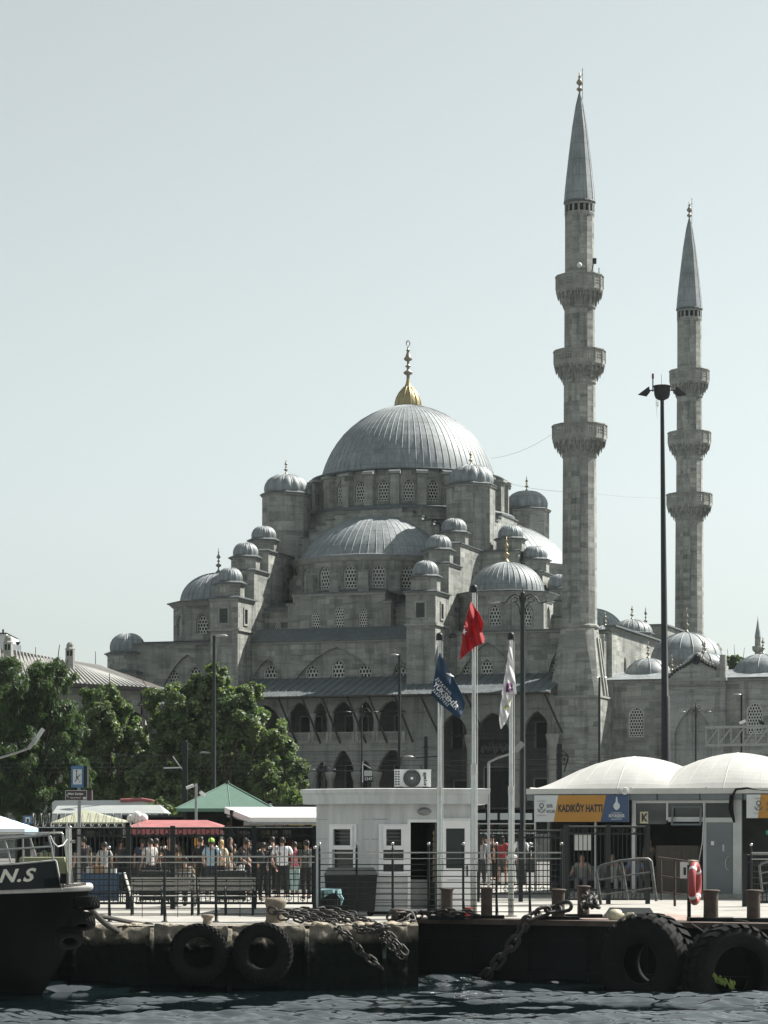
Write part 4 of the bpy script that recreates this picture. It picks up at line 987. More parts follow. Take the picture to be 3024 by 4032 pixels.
def window_fr(O,D,s0,s1,z0,z1,rows,name='window',mats=None):
    w_=MB(); Nn=Vector((D.y,-D.x,0)); fw=.11
    w_.X=Matrix(((D.x,-Nn.x,0,O.x),(D.y,-Nn.y,0,O.y),(0,0,1,0),(0,0,0,1)))
    s0-=.04;s1+=.04;z0-=.03;z1+=.03
    w_.box(s0-fw*.6,s0+fw*.4,-.035,.05,z0,z1); w_.box(s1-fw*.4,s1+fw*.6,-.035,.05,z0,z1); w_.box(s0+fw*.4,s1-fw*.4,-.035,.05,z0,z0+fw*.6); w_.box(s0+fw*.4,s1-fw*.4,-.035,.05,z1-fw*.6,z1)
    w_.box(s0-fw*.6,s1+fw*.6,-.07,-.036,z0-.05,z0-.005)
    for r in rows:
        w_.box(s0+fw*.4,s1-fw*.4,-.055,.05,r-.05,r+.05)
    # sliding upper sash stands proud
    zt=rows[-1] if rows else z0
    for a_,b_ in ((s0+.03,s0+.11),(s1-.11,s1-.03)): w_.box(a_,b_,-.07,-.036,zt+.051,z1-.04)
    w_.box(s0+.11,s1-.11,-.07,-.036,z1-.12,z1-.04)
    fo=put(name,w_,[M_PVC],KL)
    g_=MB(); g_.X=w_.X; g_.box(s0+.02,s1-.02,.052,.06,z0+.02,z1-.02)
    for k in range(5): g_.box(s0+.06,s1-.06,.03,.045,zt+.15+k*.085,zt+.19+k*.085,1)
    put('pane',g_,[M_GLASS,MATS.get('dim_blind') or simple('dim_blind',(.07,.08,.08),.6)],fo)
window_fr(A,DL,wl[0],wl[1],zw0,zw1,[zk(3338)])
window_fr(B,DR,wr[0],wr[1],zw0,zw1,[zk(3395),zk(3338)])
# open doorway frame with dark room behind, and the half-glazed door leaf
d=MB(); Nn=Vector((DR.y,-DR.x,0)); d.X=Matrix(((DR.x,-Nn.x,0,B.x),(DR.y,-Nn.y,0,B.y),(0,0,1,0),(0,0,0,1)))
s0,s1=dr1
d.box(s0-.07,s0,-.03,.1,.08,zd1+.07); d.box(s1,s1+.07,-.03,.1,.08,zd1+.07); d.box(s0,s1,-.03,.1,zd1,zd1+.07); d.box(s0,s1,-.05,.1,.06,.12)
put('door_frame',d,[M_PVC],KL)
rm=MB(); rm.X=d.X; rm.box(s0-.5,s1+.02,1.6,1.62,.1,zd1+.1); rm.box(s0-.5,s0-.48,.13,1.6,.1,zd1+.1); rm.box(s1-.03,s1-.01,.13,1.6,.1,zd1,1)
for k in range(9): rm.box(s1-.05,s1-.031,.3,.42,.75+.14*k,.85+.14*k,2)
rm.box(s0,s0+.5,.7,1.1,.1,.8,1)
put('interior',rm,[M_VOID,M_GALV,simple('yellowed_notice',(.55,.48,.30),.8)],KL)
dd=MB(); dd.X=d.X; s0,s1=dr2; zg0,zg1=zk(3420),zk(3262)
dd.box(s0-.05,s0+.08,-.05,.05,.1,zd1+.05); dd.box(s1-.08,s1+.05,-.05,.05,.1,zd1+.05); dd.box(s0+.08,s1-.08,-.05,.05,zg1,zd1+.05); dd.box(s0+.08,s1-.08,-.05,.05,.1,zg0)
for z in (.35,.6,.8): dd.box(s0+.1,s1-.1,-.058,-.05,z,z+.012,1)
dd.box(s0-.1,s1+.1,-.075,-.051,zd1+.06,zd1+.09)
do=put('door',dd,[M_PVC,M_GALV],KL)
g_=MB(); g_.X=d.X; g_.box(s0+.08,s1-.08,.0,.02,zg0,zg1); put('pane',g_,[M_GLASS],do)
g_=MB(); g_.X=d.X; g_.box(s1-.04,s1-.01,-.09,-.05,.9,1.15); g_.box(s1-.12,s1-.01,-.11,-.09,1.08,1.1); put('handle',g_,[M_IRON],do)
lm=MB(); pz=B+DR*s_of(1670,B,DR)+Nn*.05+Vector((0,0,zk(3195))); lm.sphere(pz,.12,12,8,0,(1.35,.6,.8)); lm.box(pz.x-.05,pz.x+.17,pz.y-.1,pz.y-.02,pz.z-.02,pz.z+.02,0); put('wall_lamp',lm,[M_GALV],KL)
pp=MB(); e=A+Vector((.05,-.05,0)); pp.cyl(e+Vector((.06,0,0)),e+Vector((.06,0,H0)),.018,.018,6); put('downpipe',pp,[M_IRON],KL)
# air conditioner on the roof
ya=YK+.9; ax0,ax1=X(1553,ya),X(1697,ya); az0=fz1+.03; az1=Z(3033,ya)
AC=thing('air_conditioner','white outdoor air conditioner unit on the kiosk roof with a dark round fan grille','air conditioner',((ax0+ax1)/2,ya+.15,az0))
a=MB(); a.box(ax0,ax1,ya,ya+.32,az0+.04,az1); a.box(ax0+.1,ax0+.2,ya+.02,ya+.3,az0,az0+.04,1); a.box(ax1-.2,ax1-.1,ya+.02,ya+.3,az0,az0+.04,1)
for k in range(7):
    z=az0+.08+k*.06
    for xx in (ax0+.015,ax0+.08): a.box(xx,xx+.045,ya-.006,ya-.0005,z,z+.032,1)
a.box(ax0-.01,ax1+.01,ya-.012,ya+.33,az1,az1+.02)
put('casing',a,[M_WHITE,M_IRON],AC)
cx_,cz=X(1622,ya),(az0+az1)/2+.02; R_=.21
g=MB(); g.X=Matrix.Translation((cx_,ya-.008,cz))@Matrix.Rotation(PI/2,4,'X')
g.lathe([(R_,0),(R_,.012),(R_*.98,.03)],36,(0,0,0),0); g.lathe([(0,.002),(R_,.002)],36,(0,0,0),0)
for k in range(28):
    t=2*PI*k/28; g.tube([(.05*math.cos(t),.05*math.sin(t),.015),(R_*.6*math.cos(t+.12),R_*.6*math.sin(t+.12),.018),(R_*math.cos(t+.25),R_*math.sin(t+.25),.015)],.0035,4,1)
for rr in (.09,.13,.17): g.tube([(rr*math.cos(t),rr*math.sin(t),.017) for t in [2*PI*i/30 for i in range(30)]],.003,4,1,closed=True)
g.lathe([(.038,.03),(.038,.024),(0,.026)],16,(0,0,0),2)
put('fan_grille',g,[M_DARK,M_GALV,M_WHITE],AC)
def text_mesh(s,size,bold=0,align='CENTER',shear=0,spacing=1.0):
    cu=bpy.data.curves.new('t','FONT'); cu.body=s; cu.size=size; cu.align_x=align; cu.align_y='CENTER'; cu.shear=shear; cu.offset=bold; cu.space_character=spacing; cu.resolution_u=3
    o=bpy.data.objects.new('t',cu); COL.objects.link(o)
    dg=bpy.context.evaluated_depsgraph_get(); me=bpy.data.meshes.new_from_object(o.evaluated_get(dg)); 
    vs=[v.co.copy() for v in me.vertices]; fs=[tuple(p.vertices) for p in me.polygons]
    bpy.data.objects.remove(o); bpy.data.curves.remove(cu); bpy.data.meshes.remove(me)
    return vs,fs
def lettering(name,s,size,mat,parent,O,D,Up=(0,0,1),bold=0,shear=0,spacing=1.0,scale=(1,1),align='CENTER',thick=.004,fit=None):
    """flat cut letters; O centre, D reading direction"""
    vs,fs=text_mesh(s,size,bold,align,shear,spacing); D=Vector(D).normalized(); Up=Vector(Up).normalized()
    if fit: xs_=[v.x for v in vs]; scale=(fit/(max(xs_)-min(xs_)),scale[1])
    Nn=D.cross(Up).normalized()
    mb=MB(); n=len(vs)
    a=[Vector(O)+D*v.x*scale[0]+Up*v.y*scale[1]+Nn*thick for v in vs]
    mb.add(a,fs); return put(name,mb,[mat],parent)
M_BLACK=simple('black_paint',(.02,.02,.022),.5,var=.1)
lettering('lettering','arçelik',.12,M_BLACK,AC,(X(1672,ya),ya-.004,(az0+az1)/2),(0,0,1),(-1,0,0),.003,.25)
# ================================================================ FLAG POLES AND FLAGS
def flagpole(px,ytop,Y,label,r=.055):
    x=X(px,Y); zt=Z(ytop,Y); T=thing('flagpole',label,'flagpole',(x,Y,0),0,'steel flagpoles in front of the kiosk')
    m=MB(); m.tube([(x,Y,0),(x,Y,zt*.45),(x,Y,zt*.46),(x,Y,zt)],[r*1.25,r*1.15,r*.9,r*.7],12); m.cyl((x,Y,0),(x,Y,.03),r*2.6,r*2.6,12); m.cyl((x,Y,zt*.44),(x,Y,zt*.47),r*1.3,r*1.3,12); put('pole',m,[M_STEEL],T)
    c=MB(); c.cyl((x,Y,zt-.02),(x,Y,zt+.08),r*1.5,r*1.5,12); c.sphere((x,Y,zt+.08),r*1.5,10,6); put('cap',c,[M_IRON],T)
    h=MB(); h.tube([(x+r*1.3,Y-.02,1.1),(x+r*1.35,Y-.02,zt*.6),(x+r*1.2,Y-.02,zt-.05)],.006,4); h.bar((x+r*1.3,Y-.02,1.05),(x+r*1.3,Y-.02,1.3),.03); put('halyard',h,[M_WHITE],T)
    return T
YF=54.9
flagpole(1731,2518,YF,'left steel flagpole flying the navy blue flag')
flagpole(1866,2330,YF+.2,'tallest steel flagpole, in the middle, flying the red flag',.06)
flagpole(2012,2516,YF+.5,'right steel flagpole with the narrow white flag')
def flag(name,label,rows,Y,mat,amp=.1,freq=.055,ph=0,slant=.5):
    def d(px,py): return Y-.28+amp*math.sin((px+slant*py)*freq+ph)+amp*.45*math.sin((px*1.7-py*.6)*freq*1.3+ph*2)
    def pt(px,py,off=0): return P(px,py,d(px,py)-off)
    ys=[r[0] for r in rows]
    def LR(y):
        for (a,b) in zip(rows,rows[1:]):
            if a[0]<=y<=b[0]:
                t=(y-a[0])/(b[0]-a[0]); return a[1]*(1-t)+b[1]*t,a[2]*(1-t)+b[2]*t
    mb=MB()
    def fn(u,v):
        y=ys[0]+(ys[-1]-ys[0])*v; l,r=LR(min(y,ys[-1]-.01)); return pt(l+(r-l)*u,y)
    mb.grid(fn,26,60)
    l,r=LR(ys[0]+1); c=pt((l+r)/2,ys[0])
    T=thing('flag',label,'flag',c,0,'flags flying before the mosque')
    o=put('cloth',mb,[mat],T)
    sm=o.modifiers.new('thick','SOLIDIFY'); sm.thickness=.006
    return T,pt,LR
def cloth(name,c):
    m,nt,b=newmat(name); b.inputs['Base Color'].default_value=(*c,1); b.inputs['Roughness'].default_value=.7; b.inputs['Sheen Weight'].default_value=.2
    tr=nt.nodes.new('ShaderNodeBsdfTranslucent'); tr.inputs[0].default_value=(*[min(1,x*1.2) for x in c],1); mx=nt.nodes.new('ShaderNodeMixShader'); mx.inputs[0].default_value=.35
    nt.links.new(b.outputs[0],mx.inputs[1]); nt.links.new(tr.outputs[0],mx.inputs[2]); nt.links.new(mx.outputs[0],nt.nodes['Material Output'].inputs[0]); return m
T1,pt1,LR1=flag('f1','navy blue flag with white Turkish lettering sagging from the left pole',[(2572,1730,1734),(2620,1718,1757),(2665,1710,1782),(2700,1703,1803),(2735,1697,1820),(2770,1730,1832),(2800,1768,1824),(2829,1805,1809)],YF,cloth('navy_cloth',(.012,.05,.11)))
def on_flag(parent,pt,LR,s,size,cx,cy,ang,mat,bold=0,spacing=1,shear=0,name='lettering'):
    vs,fs=text_mesh(s,size,bold,'CENTER',shear,spacing); ca,sa=math.cos(ang),math.sin(ang); out=[];ok=[]
    for v in vs:
        px=cx+v.x*ca+v.y*sa; py=cy+v.x*sa-v.y*ca; lr=LR(py); ok.append(lr is not None and lr[0]+1.5<px<lr[1]-1.5); out.append(pt(px,py,.03))
    mb=MB(); mb.add(out,[f for f in fs if all(ok[i] for i in f)]); put(name,mb,[mat],parent)
M_WCL=simple('white_print',(.75,.76,.78),.7,var=.03); a_=math.radians(47)
on_flag(T1,pt1,LR1,'İSTANBUL',13,1748,2703,a_,M_WCL,.3,1.5)
on_flag(T1,pt1,LR1,'BÜYÜKŞEHİR',27,1743,2728,a_,M_WCL,.8,1.02)
on_flag(T1,pt1,LR1,'BELEDİYESİ',14,1731,2743,a_,M_WCL,.3,1.4)
em=MB()
for k,(x0,y0) in enumerate(((1765,2655),(1771,2660),(1777,2664))):
    em.add([pt1(x0-8,y0-5,.012),pt1(x0+9,y0-3,.012),pt1(x0+12,y0+1,.012),pt1(x0-7,y0-2,.012)],[(0,1,2,3)])
put('emblem',em,[M_WCL],T1)
T2,pt2,LR2=flag('f2','red flag with white crescent and star hanging from the tallest pole',[(2372,1853,1858),(2400,1845,1876),(2425,1838,1893),(2455,1829,1906),(2490,1822,1898),(2512,1820,1907),(2531,1818,1905),(2548,1815,1868),(2572,1812,1840),(2598,1808,1811)],YF+.2,cloth('red_cloth',(.42,.01,.02)),.12,.075,1.0,.3)
st=MB()
def starp(cx,cy,R,r): return [(cx+(R if k%2==0 else r)*math.cos(-PI/2+k*PI/5+.3),cy+(R if k%2==0 else r)*math.sin(-PI/2+k*PI/5+.3)) for k in range(10)]
pts=[(max(x,LR2(y)[0]+1),y) for x,y in starp(1826,2487,15,6)]
ctr=(1828,2487); st.add([pt2(*ctr,.03)]+[pt2(x,y,.03) for x,y in pts],[(0,k+1,(k+1)%10+1) for k in range(10)])
cr=[]; 
for k in range(13):
    t=-PI*.62+PI*1.24*k/12; cr.append((1824+22*math.cos(t)*-1,2448+22*math.sin(t)))
for k in range(12,-1,-1):
    t=-PI*.62+PI*1.24*k/12; cr.append((1829+17*math.cos(t)*-1,2448+17*math.sin(t)))
cr=[(max(x,LR2(y)[0]+1),y) for x,y in cr]
st.add([pt2(x,y,.03) for x,y in cr],[(k,k+1,24-k,25-k) for k in range(12)])
put('crescent_and_star',st,[M_WCL],T2)
T3,pt3,LR3=flag('f3','narrow white flag with purple emblem and green leaf on the right pole',[(2524,2007,2011),(2600,1998,2020),(2680,1985,2028),(2731,1976,2035),(2742,1978,2018),(2758,1974,2012),(2800,1968,2006),(2835,1966,1996),(2870,1972,1975)],YF+.5,cloth('white_cloth',(.62,.62,.63)),.08,.11,.4,.1)
on_flag(T3,pt3,LR3,'B',50,2005,2708,.12,simple('purple_print',(.10,.01,.09),.7),2.2,1,.0,'emblem')
lf=MB(); L_=[(2012,2752),(2003,2762),(1992,2776),(1984,2792),(1982,2806),(1992,2798),(2003,2785),(2010,2770)]
lf.add([pt3(min(x,LR3(y)[1]-1),y,.03) for x,y in L_],[tuple(range(8))]); put('leaf_emblem',lf,[simple('olive_print',(.30,.30,.05),.7)],T3)
# ================================================================ RAIL FENCE AT THE QUAY EDGE
def railing(name,label,pxs,Y,zt,ztop,nr,mid=(),x_ext=None,group='rail fences along the quay edge'):
    xs_=[X(p,Y(p)) for p in pxs]; T=thing(name,label,'railing',(xs_[0],Y(pxs[0]),0),0,group)
    for p in pxs:
        y=Y(p); x=X(p,y); m=MB(); m.cyl((x,y,0),(x,y,ztop-.1),.028,.028,10); m.cyl((x,y,ztop-.1),(x,y,ztop-.04),.018,.014,8); m.cyl((x,y,0),(x,y,.02),.07,.07,10); m.bar((x+.045,y-.01,0),(x+.02,y-.01,.42),.02,.012)
        po=put('post',m,[M_IRON],T); c=MB(); c.sphere((x,y,ztop),.038,10,8); put('ball_cap',c,[M_STEEL],po)
    for i in range(nr):
        z=.17+(zt-.17)*i/(nr-1); m=MB(); pth=[]
        pa=([x_ext] if x_ext else [])+list(pxs)
        for p in pa: y=Y(p); pth.append((X(p,y),y-.03,z))
        m.tube(pth,.013 if i<nr-1 else .02,6); put('rail',m,[M_STEEL if i==nr-1 or i==nr-2 else M_IRON],T)
    for p in mid:
        y=Y(p); m=MB(); m.bar((X(p,y),y,.1),(X(p,y),y,.95),.014); put('baluster',m,[M_IRON],T)
railing('railing','long stainless topped rail fence running in front of the grey kiosk',[1258,1404,1546,1688,1824,1955,2086,2211],lambda p:53.9,1.49,1.69,11)
railing('railing','dark horizontal rail fence in front of the benches left of the kiosk',[430,648,850,1062,1240],lambda p:52.6,1.42,1.62,11,(560,700,945),270)
def bargate(name,label,px0,px1,Y,zt,zb,posts,sp=.115,rings=True,grp='tall vertical bar fences of the ferry pier',top=M_STEEL):
    x0,x1=X(px0,Y),X(px1,Y); T=thing(name,label,'fence',(x0,Y,0),0,grp)
    r=MB(); r.box(x0,x1,Y-.03,Y+.03,zt-.05,zt-.012); r.box(x0,x1,Y-.02,Y+.02,zt-.24,zt-.19); r.box(x0,x1,Y-.02,Y+.02,zb+.25,zb+.3); r.box(x0,x1,Y-.02,Y+.02,zb,zb+.05); put('frame',r,[M_IRON],T)
    t=MB(); t.box(x0,x1,Y-.035,Y+.035,zt-.012,zt); put('top_rail',t,[top],T)
    b=MB(); n=int((x1-x0)/sp)
    for k in range(n+1):
        x=x0+(x1-x0)*k/n; b.box(x-.011,x+.011,Y-.011,Y+.011,zb+.05,zt-.05)
    put('bars',b,[M_IRON],T)
    if rings:
        g=MB(); k=x0+.15
        while k<x1: 
            for z in (zb+.15,zt-.12): g.tube([(k+.06*math.cos(a),Y,z+.06*math.sin(a)) for a in [2*PI*i/12 for i in range(12)]],.009,4,closed=True)
            k+=.34
        put('scroll_rings',g,[M_IRON],T)
    for p in posts:
        m=MB(); x=X(p,Y); m.box(x-.06,x+.06,Y-.06,Y+.06,0,zt+.03); put('post',m,[M_IRON],T)
    return T
bargate('fence','tall black bar fence behind the benches, left of the kiosk',100,1247,60.5,2.06,.12,(110,505,680,1000,1240))
bargate('fence','tall black bar gate between the kiosk and the ferry hall',1872,2222,66.5,1.98,.2,(1880,2050,2215),rings=True)
bargate('fence','black bar gate with a white notice under the yellow and blue ferry sign',2226,2555,64.5,2.09,.1,(2230,2395,2550))
nb=MB(); nb.box(X(2262,64.3),X(2330,64.3),64.56,64.58,Z(3348,64.6),Z(3283,64.6)); put('notice',nb,[M_WHITE],None,None,'white notice board fixed behind the bars of the gate','notice',loc=(X(2296,64.5),64.57,1.5))
# razor wire coil above the back fence
rw=MB(); pth=[]
for i in range(420):
    t=i/420; x=X(120,60.5)+(X(560,60.5)-X(120,60.5))*t; a=i*.42; pth.append((x+.05*math.sin(a*.5),60.5+.16*math.cos(a),2.24+.17*math.sin(a)))
rw.tube(pth,.006,3); put('razor_wire',rw,[M_GALV],None,None,'coil of thin razor wire along the top of the left bar fence','razor wire',loc=(X(120,60.5),60.5,2.1))
# ================================================================ BENCHES
M_WB0=simple('pale_plank',(.5,.5,.46),.8,var=.2)
M_WOOD=simple('weathered_bench_wood',(.33,.32,.29),.85,var=.45,scale=7,stretch=(1,6,6))
def bench(px0,px1,Y,label):
    x0,x1=X(px0,Y),X(px1,Y); T=thing('bench',label,'bench',((x0+x1)/2,Y,0),0,'weathered slatted benches behind the rail fence')
    s=MB()
    for k in range(4): s.box(x0,x1,Y+.02+k*.11,Y+.11+k*.11,.43,.46)
    put('seat',s,[M_WOOD],T); b=MB()
    for k in range(3): b.box(x0,x1,Y+.47+k*.02,Y+.495+k*.02,.56+k*.115,.65+k*.115)
    put('backrest',b,[M_WOOD],T)
    for x in (x0+.05,(x0+x1)/2,x1-.05):
        l=MB(); l.tube([(x,Y+.02,0),(x,Y+.06,.2),(x,Y+.03,.42)],.022,6); l.tube([(x,Y+.44,0),(x,Y+.4,.2),(x,Y+.46,.43),(x,Y+.54,.9)],.022,6); l.tube([(x,Y+.05,.42),(x,Y+.45,.42)],.018,6)
        l.tube([(x,Y+.03,.44),(x,Y,.6),(x,Y+.08,.66),(x,Y+.3,.66),(x,Y+.5,.62)],.018,6); l.tube([(x,Y+.2+.09*math.cos(a),.54+.08*math.sin(a)) for a in [2*PI*i/12 for i in range(12)]],.012,5,closed=True)
        put('leg',l,[M_IRON],T)

bench(508,762,56.2,'left slatted bench behind the rail fence')
bench(770,1002,56.2,'right slatted bench behind the rail fence, nearer the kiosk')
M_BLUEC=simple('blue_cloth',(.035,.07,.13),.85,var=.3,scale=3)
M_DKT=simple('dark_table',(.02,.022,.022),.8,var=.4)
def table(px0,px1,Y,h,label,mat,cloth=True):
    x0,x1=X(px0,Y),X(px1,Y); T=thing('table',label,'table',((x0+x1)/2,Y,0),0,'vendor tables behind the bar fence')
    m=MB(); m.box(x0,x1,Y,Y+.7,h-.04,h); put('tabletop',m,[mat],T)
    if cloth:
        m=MB(); m.grid(lambda u,v:(x0+(x1-x0)*u,Y-.02-.03*math.sin(u*26)*(1-v)-.02,.05+(h-.06)*v),40,6); put('tablecloth_front',m,[mat],T)
    for sx in (x0+.04,x1-.04):
        for sy in (Y+.04,Y+.64): m=MB(); m.bar((sx,sy,0),(sx,sy,h-.04),.035); put('leg',m,[M_IRON],T)
    return T
table(322,470,65.5,.8,'vendor table draped in dark blue cloth at the left end of the fence',M_BLUEC)
table(548,668,66,.85,'dark vendor table below the left half of the red awning',M_DKT)
table(850,965,66.5,.85,'dark vendor cart behind the right bench',M_DKT)
for (a_,w_,h_,c_,lb) in ((352,.18,.16,(.42,.41,.38),'small pale box on the blue vendor table'),(385,.3,.2,(.28,.18,.10),'brown cardboard box on the blue vendor table'),(432,.32,.14,(.42,.42,.40),'low white box on the right end of the blue vendor table')):
    x=X(a_,65.5); m=MB(); m.box(x-w_/2,x+w_/2,65.55,65.8,.802,.802+h_); m.box(x-w_/2-.008,x+w_/2+.008,65.545,65.805,.80+h_*.8,.802+h_+.005); put('box',m,[simple('box_%d'%a_,c_,.8,var=.2)],None,None,lb,'box',loc=(x,65.6,.8))
m=MB(); m.bar(P(490,3436,58.6),P(530,3572,58.3),.055,.03); put('plank',m,[M_WB0],None,None,'pale plank leaning against the bar fence left of the benches','plank',loc=P(530,3572,58.3))
# ================================================================ BINS, BOLLARDS, BUCKET
x=X(1296,54.6); bn=thing('rubbish_bin','slatted dark bin lined with a pale blue plastic bag beside the kiosk','bin',(x,54.6,0))
m=MB(); m.lathe([(.17,0),(.2,.3),(.23,.62)],18,(x,54.6,0))
for k in range(18): a=2*PI*k/18; m.bar((x+.2*math.cos(a),54.6+.2*math.sin(a),0),(x+.245*math.cos(a),54.6+.245*math.sin(a),.62),.03,.012)
put('body',m,[M_IRON],bn); m=MB(); 
M_BAG=simple('pale_blue_plastic',(.25,.42,.45),.35,var=.3,scale=8)
def bagf(u,v): a=2*PI*u; r=.25+.03*math.sin(9*a)*v+.02*math.sin(4*a+1); return (x+r*math.cos(a),54.6+r*math.sin(a),.66-.2*v*(.7+.3*math.sin(3*a+2)))
m.grid(bagf,40,6); m.lathe([(.25,.66),(.22,.66),(.18,.5)],20,(x,54.6,0)); m.tube([(x+.24,54.4,.55),(x+.3,54.38,.45),(x+.27,54.37,.3)],[.03,.04,.01],6); put('liner_bag',m,[M_BAG],bn)
x=X(1382,55.9); m=MB(); cont=thing('wheelie_container','large dark plastic waste container standing against the kiosk wall','container',(x,56.1,0))
m.X=Matrix.Translation((x-.55,55.75,0)); m.add([(0,0,.12),(1.1,0,.12),(1.1,.55,.12),(0,.55,.12),(-.06,-.06,.95),(1.16,-.06,.95),(1.16,.6,.95),(-.06,.6,.95)],[(0,1,5,4),(1,2,6,5),(2,3,7,6),(3,0,4,7),(4,5,6,7),(3,2,1,0)]); 
for k in range(3): m.box(.1+k*.35,.16+k*.35,-.09,-.0,.2,.9)
put('body',m,[M_IRON],cont); l=MB(); l.X=Matrix.Translation((x-.55,55.75,0)); l.add([(-.08,-.1,.96),(1.18,-.1,.96),(1.18,.62,.96),(-.08,.62,.96),(.02,.1,1.12),(1.08,.1,1.12),(1.08,.55,1.12),(.02,.55,1.12)],[(0,1,5,4),(1,2,6,5),(2,3,7,6),(3,0,4,7),(4,5,6,7)]); put('lid',l,[M_IRON],cont)
for sx in (.1,1.0):
    w_=MB(); w_.X=Matrix.Translation((x-.55+sx,55.8,.08)); w_.cyl((0,-.03,0),(0,.03,0),.08,.08,12); put('wheel',w_,[M_RUB],cont)
x=X(1843,54.7); m=MB(); m.lathe([(.075,0),(.1,.24),(.105,.24),(.09,.22),(0,.05)],16,(0,0,0)); put('bucket',m,[simple('red_plastic',(.45,.02,.02),.4,var=.1)],None,Matrix.Translation((x,54.7,0)),'small red plastic bucket by the foot of the middle flagpole','bucket',loc=(x,54.7,0))
def bollard(px,ytop,Y,r,label,base=True,zb=.02):
    x=X(px,Y); zt=Z(ytop,Y); T=thing('bollard',label,'bollard',(x,Y,0),0,'iron mooring bollards')
    m=MB(); m.lathe([(r,zb),(r*.96,zt*.5),(r,zt-.04)],18,(x,Y,0)); put('post',m,[M_RUST],T); c=MB(); c.lathe([(r*.9,zt-.045),(r*1.2,zt-.04),(r*1.2,zt-.01),(r*.8,zt+.0),(0,zt)],18,(x,Y,0)); put('flange',c,[M_RUST],T)
    if base: 
        b=MB(); b.box(x-r*3,x+r*3,Y-r*1.6,Y+r*1.6,.005,.09); put('base_plate',b,[M_HULLD],T)
bollard(1760,3497,53.6+.0,.13,'dark bollard on a long base just right of the left flagpole')
bollard(1916,3493,53.9,.13,'dark bollard beside the middle flagpole and red bucket')
bollard(2198,3500,53.3,.15,'wide bollard wrapped by chain links at the end of the rail fence')
bollard(2297,3487,54.6,.14,'rusty bollard standing behind the chain, left of the bent gangway rail')
bollard(2799,3503,52.6,.165,'thick cylindrical bollard right of the life ring')
bollard(2967,3503,52.3,.15,'thick cylindrical bollard nearest the right edge of the photo')
def mushroom(px,ytop,Y,rh,rs,label,mat):
    x=X(px,Y); zt=Z(ytop,Y); T=thing('mooring_bollard',label,'bollard',(x,Y,0),0,'mushroom headed bollards on the stone quay')
    m=MB(); m.lathe([(rs*1.25,-.02),(rs*1.05,.08),(rs,zt*.55)],18,(x,Y,0)); put('stem',m,[mat],T); c=MB(); c.lathe([(rs*.95,zt*.5),(rh*.9,zt*.68),(rh,zt*.82),(rh*.92,zt*.95),(rh*.6,zt),(0,zt)],20,(x,Y,0)); put('head',c,[mat],T)
M_BSTONE=simple('sun_bleached_rust',(.20,.165,.125),.85,var=.4,scale=14,bump=.3)
mushroom(1085,3535,52.0,.24,.2,'big mushroom bollard with chain looped around it, left of the kiosk',M_BSTONE)
mushroom(817,3600,51.4,.14,.09,'small mushroom bollard above the left hung tyre',M_BSTONE)
mushroom(1572,3577,52.6,.22,.17,'squat bollard wrapped in chain in front of the kiosk doorway',M_RUST)
# ================================================================ CHAINS AND ROPES
def chain(name,pts,label,L_=.25,W_=.145,r=.025,grp='heavy mooring chains',mat=None):
    pts=[Vector(p) for p in pts]; seg=[0]
    for p in pts:
        if p.z<-.06 and p.x<X(1606,51): k_=50.3/p.y; p.x*=k_; p.z=HC+(p.z-HC)*k_; p.y=50.3
    for a,b in zip(pts,pts[1:]): seg.append(seg[-1]+(b-a).length)
    def at(s):
        for i in range(len(pts)-1):
            if s<=seg[i+1]: return pts[i].lerp(pts[i+1],(s-seg[i])/max(1e-6,seg[i+1]-seg[i]))
        return pts[-1]
    mb=MB(); s=0; k=0; st=L_*.72
    while s<seg[-1]-st*.5:
        p=at(s); q=at(min(seg[-1],s+st)); d=(q-p).normalized() if (q-p).length>1e-5 else Vector((1,0,0)); c=(p+q)/2
        u=d.cross(Vector((0,0,1))).normalized() if abs(d.z)<.95 else Vector((1,0,0)); v=u.cross(d)
        tw=(.35 if k%2 else 1.75)+random.uniform(-.35,.35); b=u*math.cos(tw)+v*math.sin(tw)
        lp=[]
        for i in range(14):
            t=2*PI*i/14; cx_=math.cos(t); sx_=math.sin(t)
            lp.append(c+d*((L_-W_)/2*(1 if cx_>0 else -1)+W_/2*cx_)+b*W_/2*sx_)
        mb.tube(lp,r,6,closed=True); s+=st; k+=1
    return put(name,mb,[mat or M_CHAIN],None,None,label,'chain',grp,loc=pts[0])
M_CHAIN=simple('chain_iron',(.03,.028,.026),.6,.3,var=.5,scale=9,bump=.2)
def G(px,py,z=.06): return P(px,py,YG(py,z)) if (HC-z)*F/(py-HY)>50 else P(px,py,51)
def PP(px,py,Y): return P(px,py,Y)
chain('chain',[PP(1060,3582,51.7),PP(1085,3590,51.6),PP(1120,3592,51.6),PP(1180,3596,51.8),PP(1250,3606,51.8),PP(1310,3616,51.7),PP(1380,3625,51.5),PP(1450,3640,51.3)],'heavy chain running right from the big mushroom bollard along the quay edge')
chain('chain',[PP(1100,3610,51.4),PP(1150,3608,51.5),PP(1190,3622,51.4),PP(1240,3630,51.3),PP(1300,3640,51.2),PP(1350,3668,50.7),PP(1380,3700,50.5),PP(1420,3750,50.4),PP(1470,3785,50.4),PP(1515,3822,50.4)],'heavy chain that drops over the quay edge towards the water')
chain('chain',[PP(1290,3600,52.2),PP(1340,3612,52.2),PP(1390,3618,52.2),PP(1440,3628,52),PP(1490,3650,51.4),PP(1530,3680,51.1),PP(1570,3720,51.1),PP(1600,3755,51.2)],'chain hanging from the quay edge beside the pontoon corner')
chain('chain',[PP(1530,3612,52.3),PP(1560,3600,52.2),PP(1600,3598,52.4),PP(1628,3606,52.5),PP(1600,3625,52.2),PP(1560,3632,52.1)],'short chain coiled round the squat bollard',.28,.16,.03)
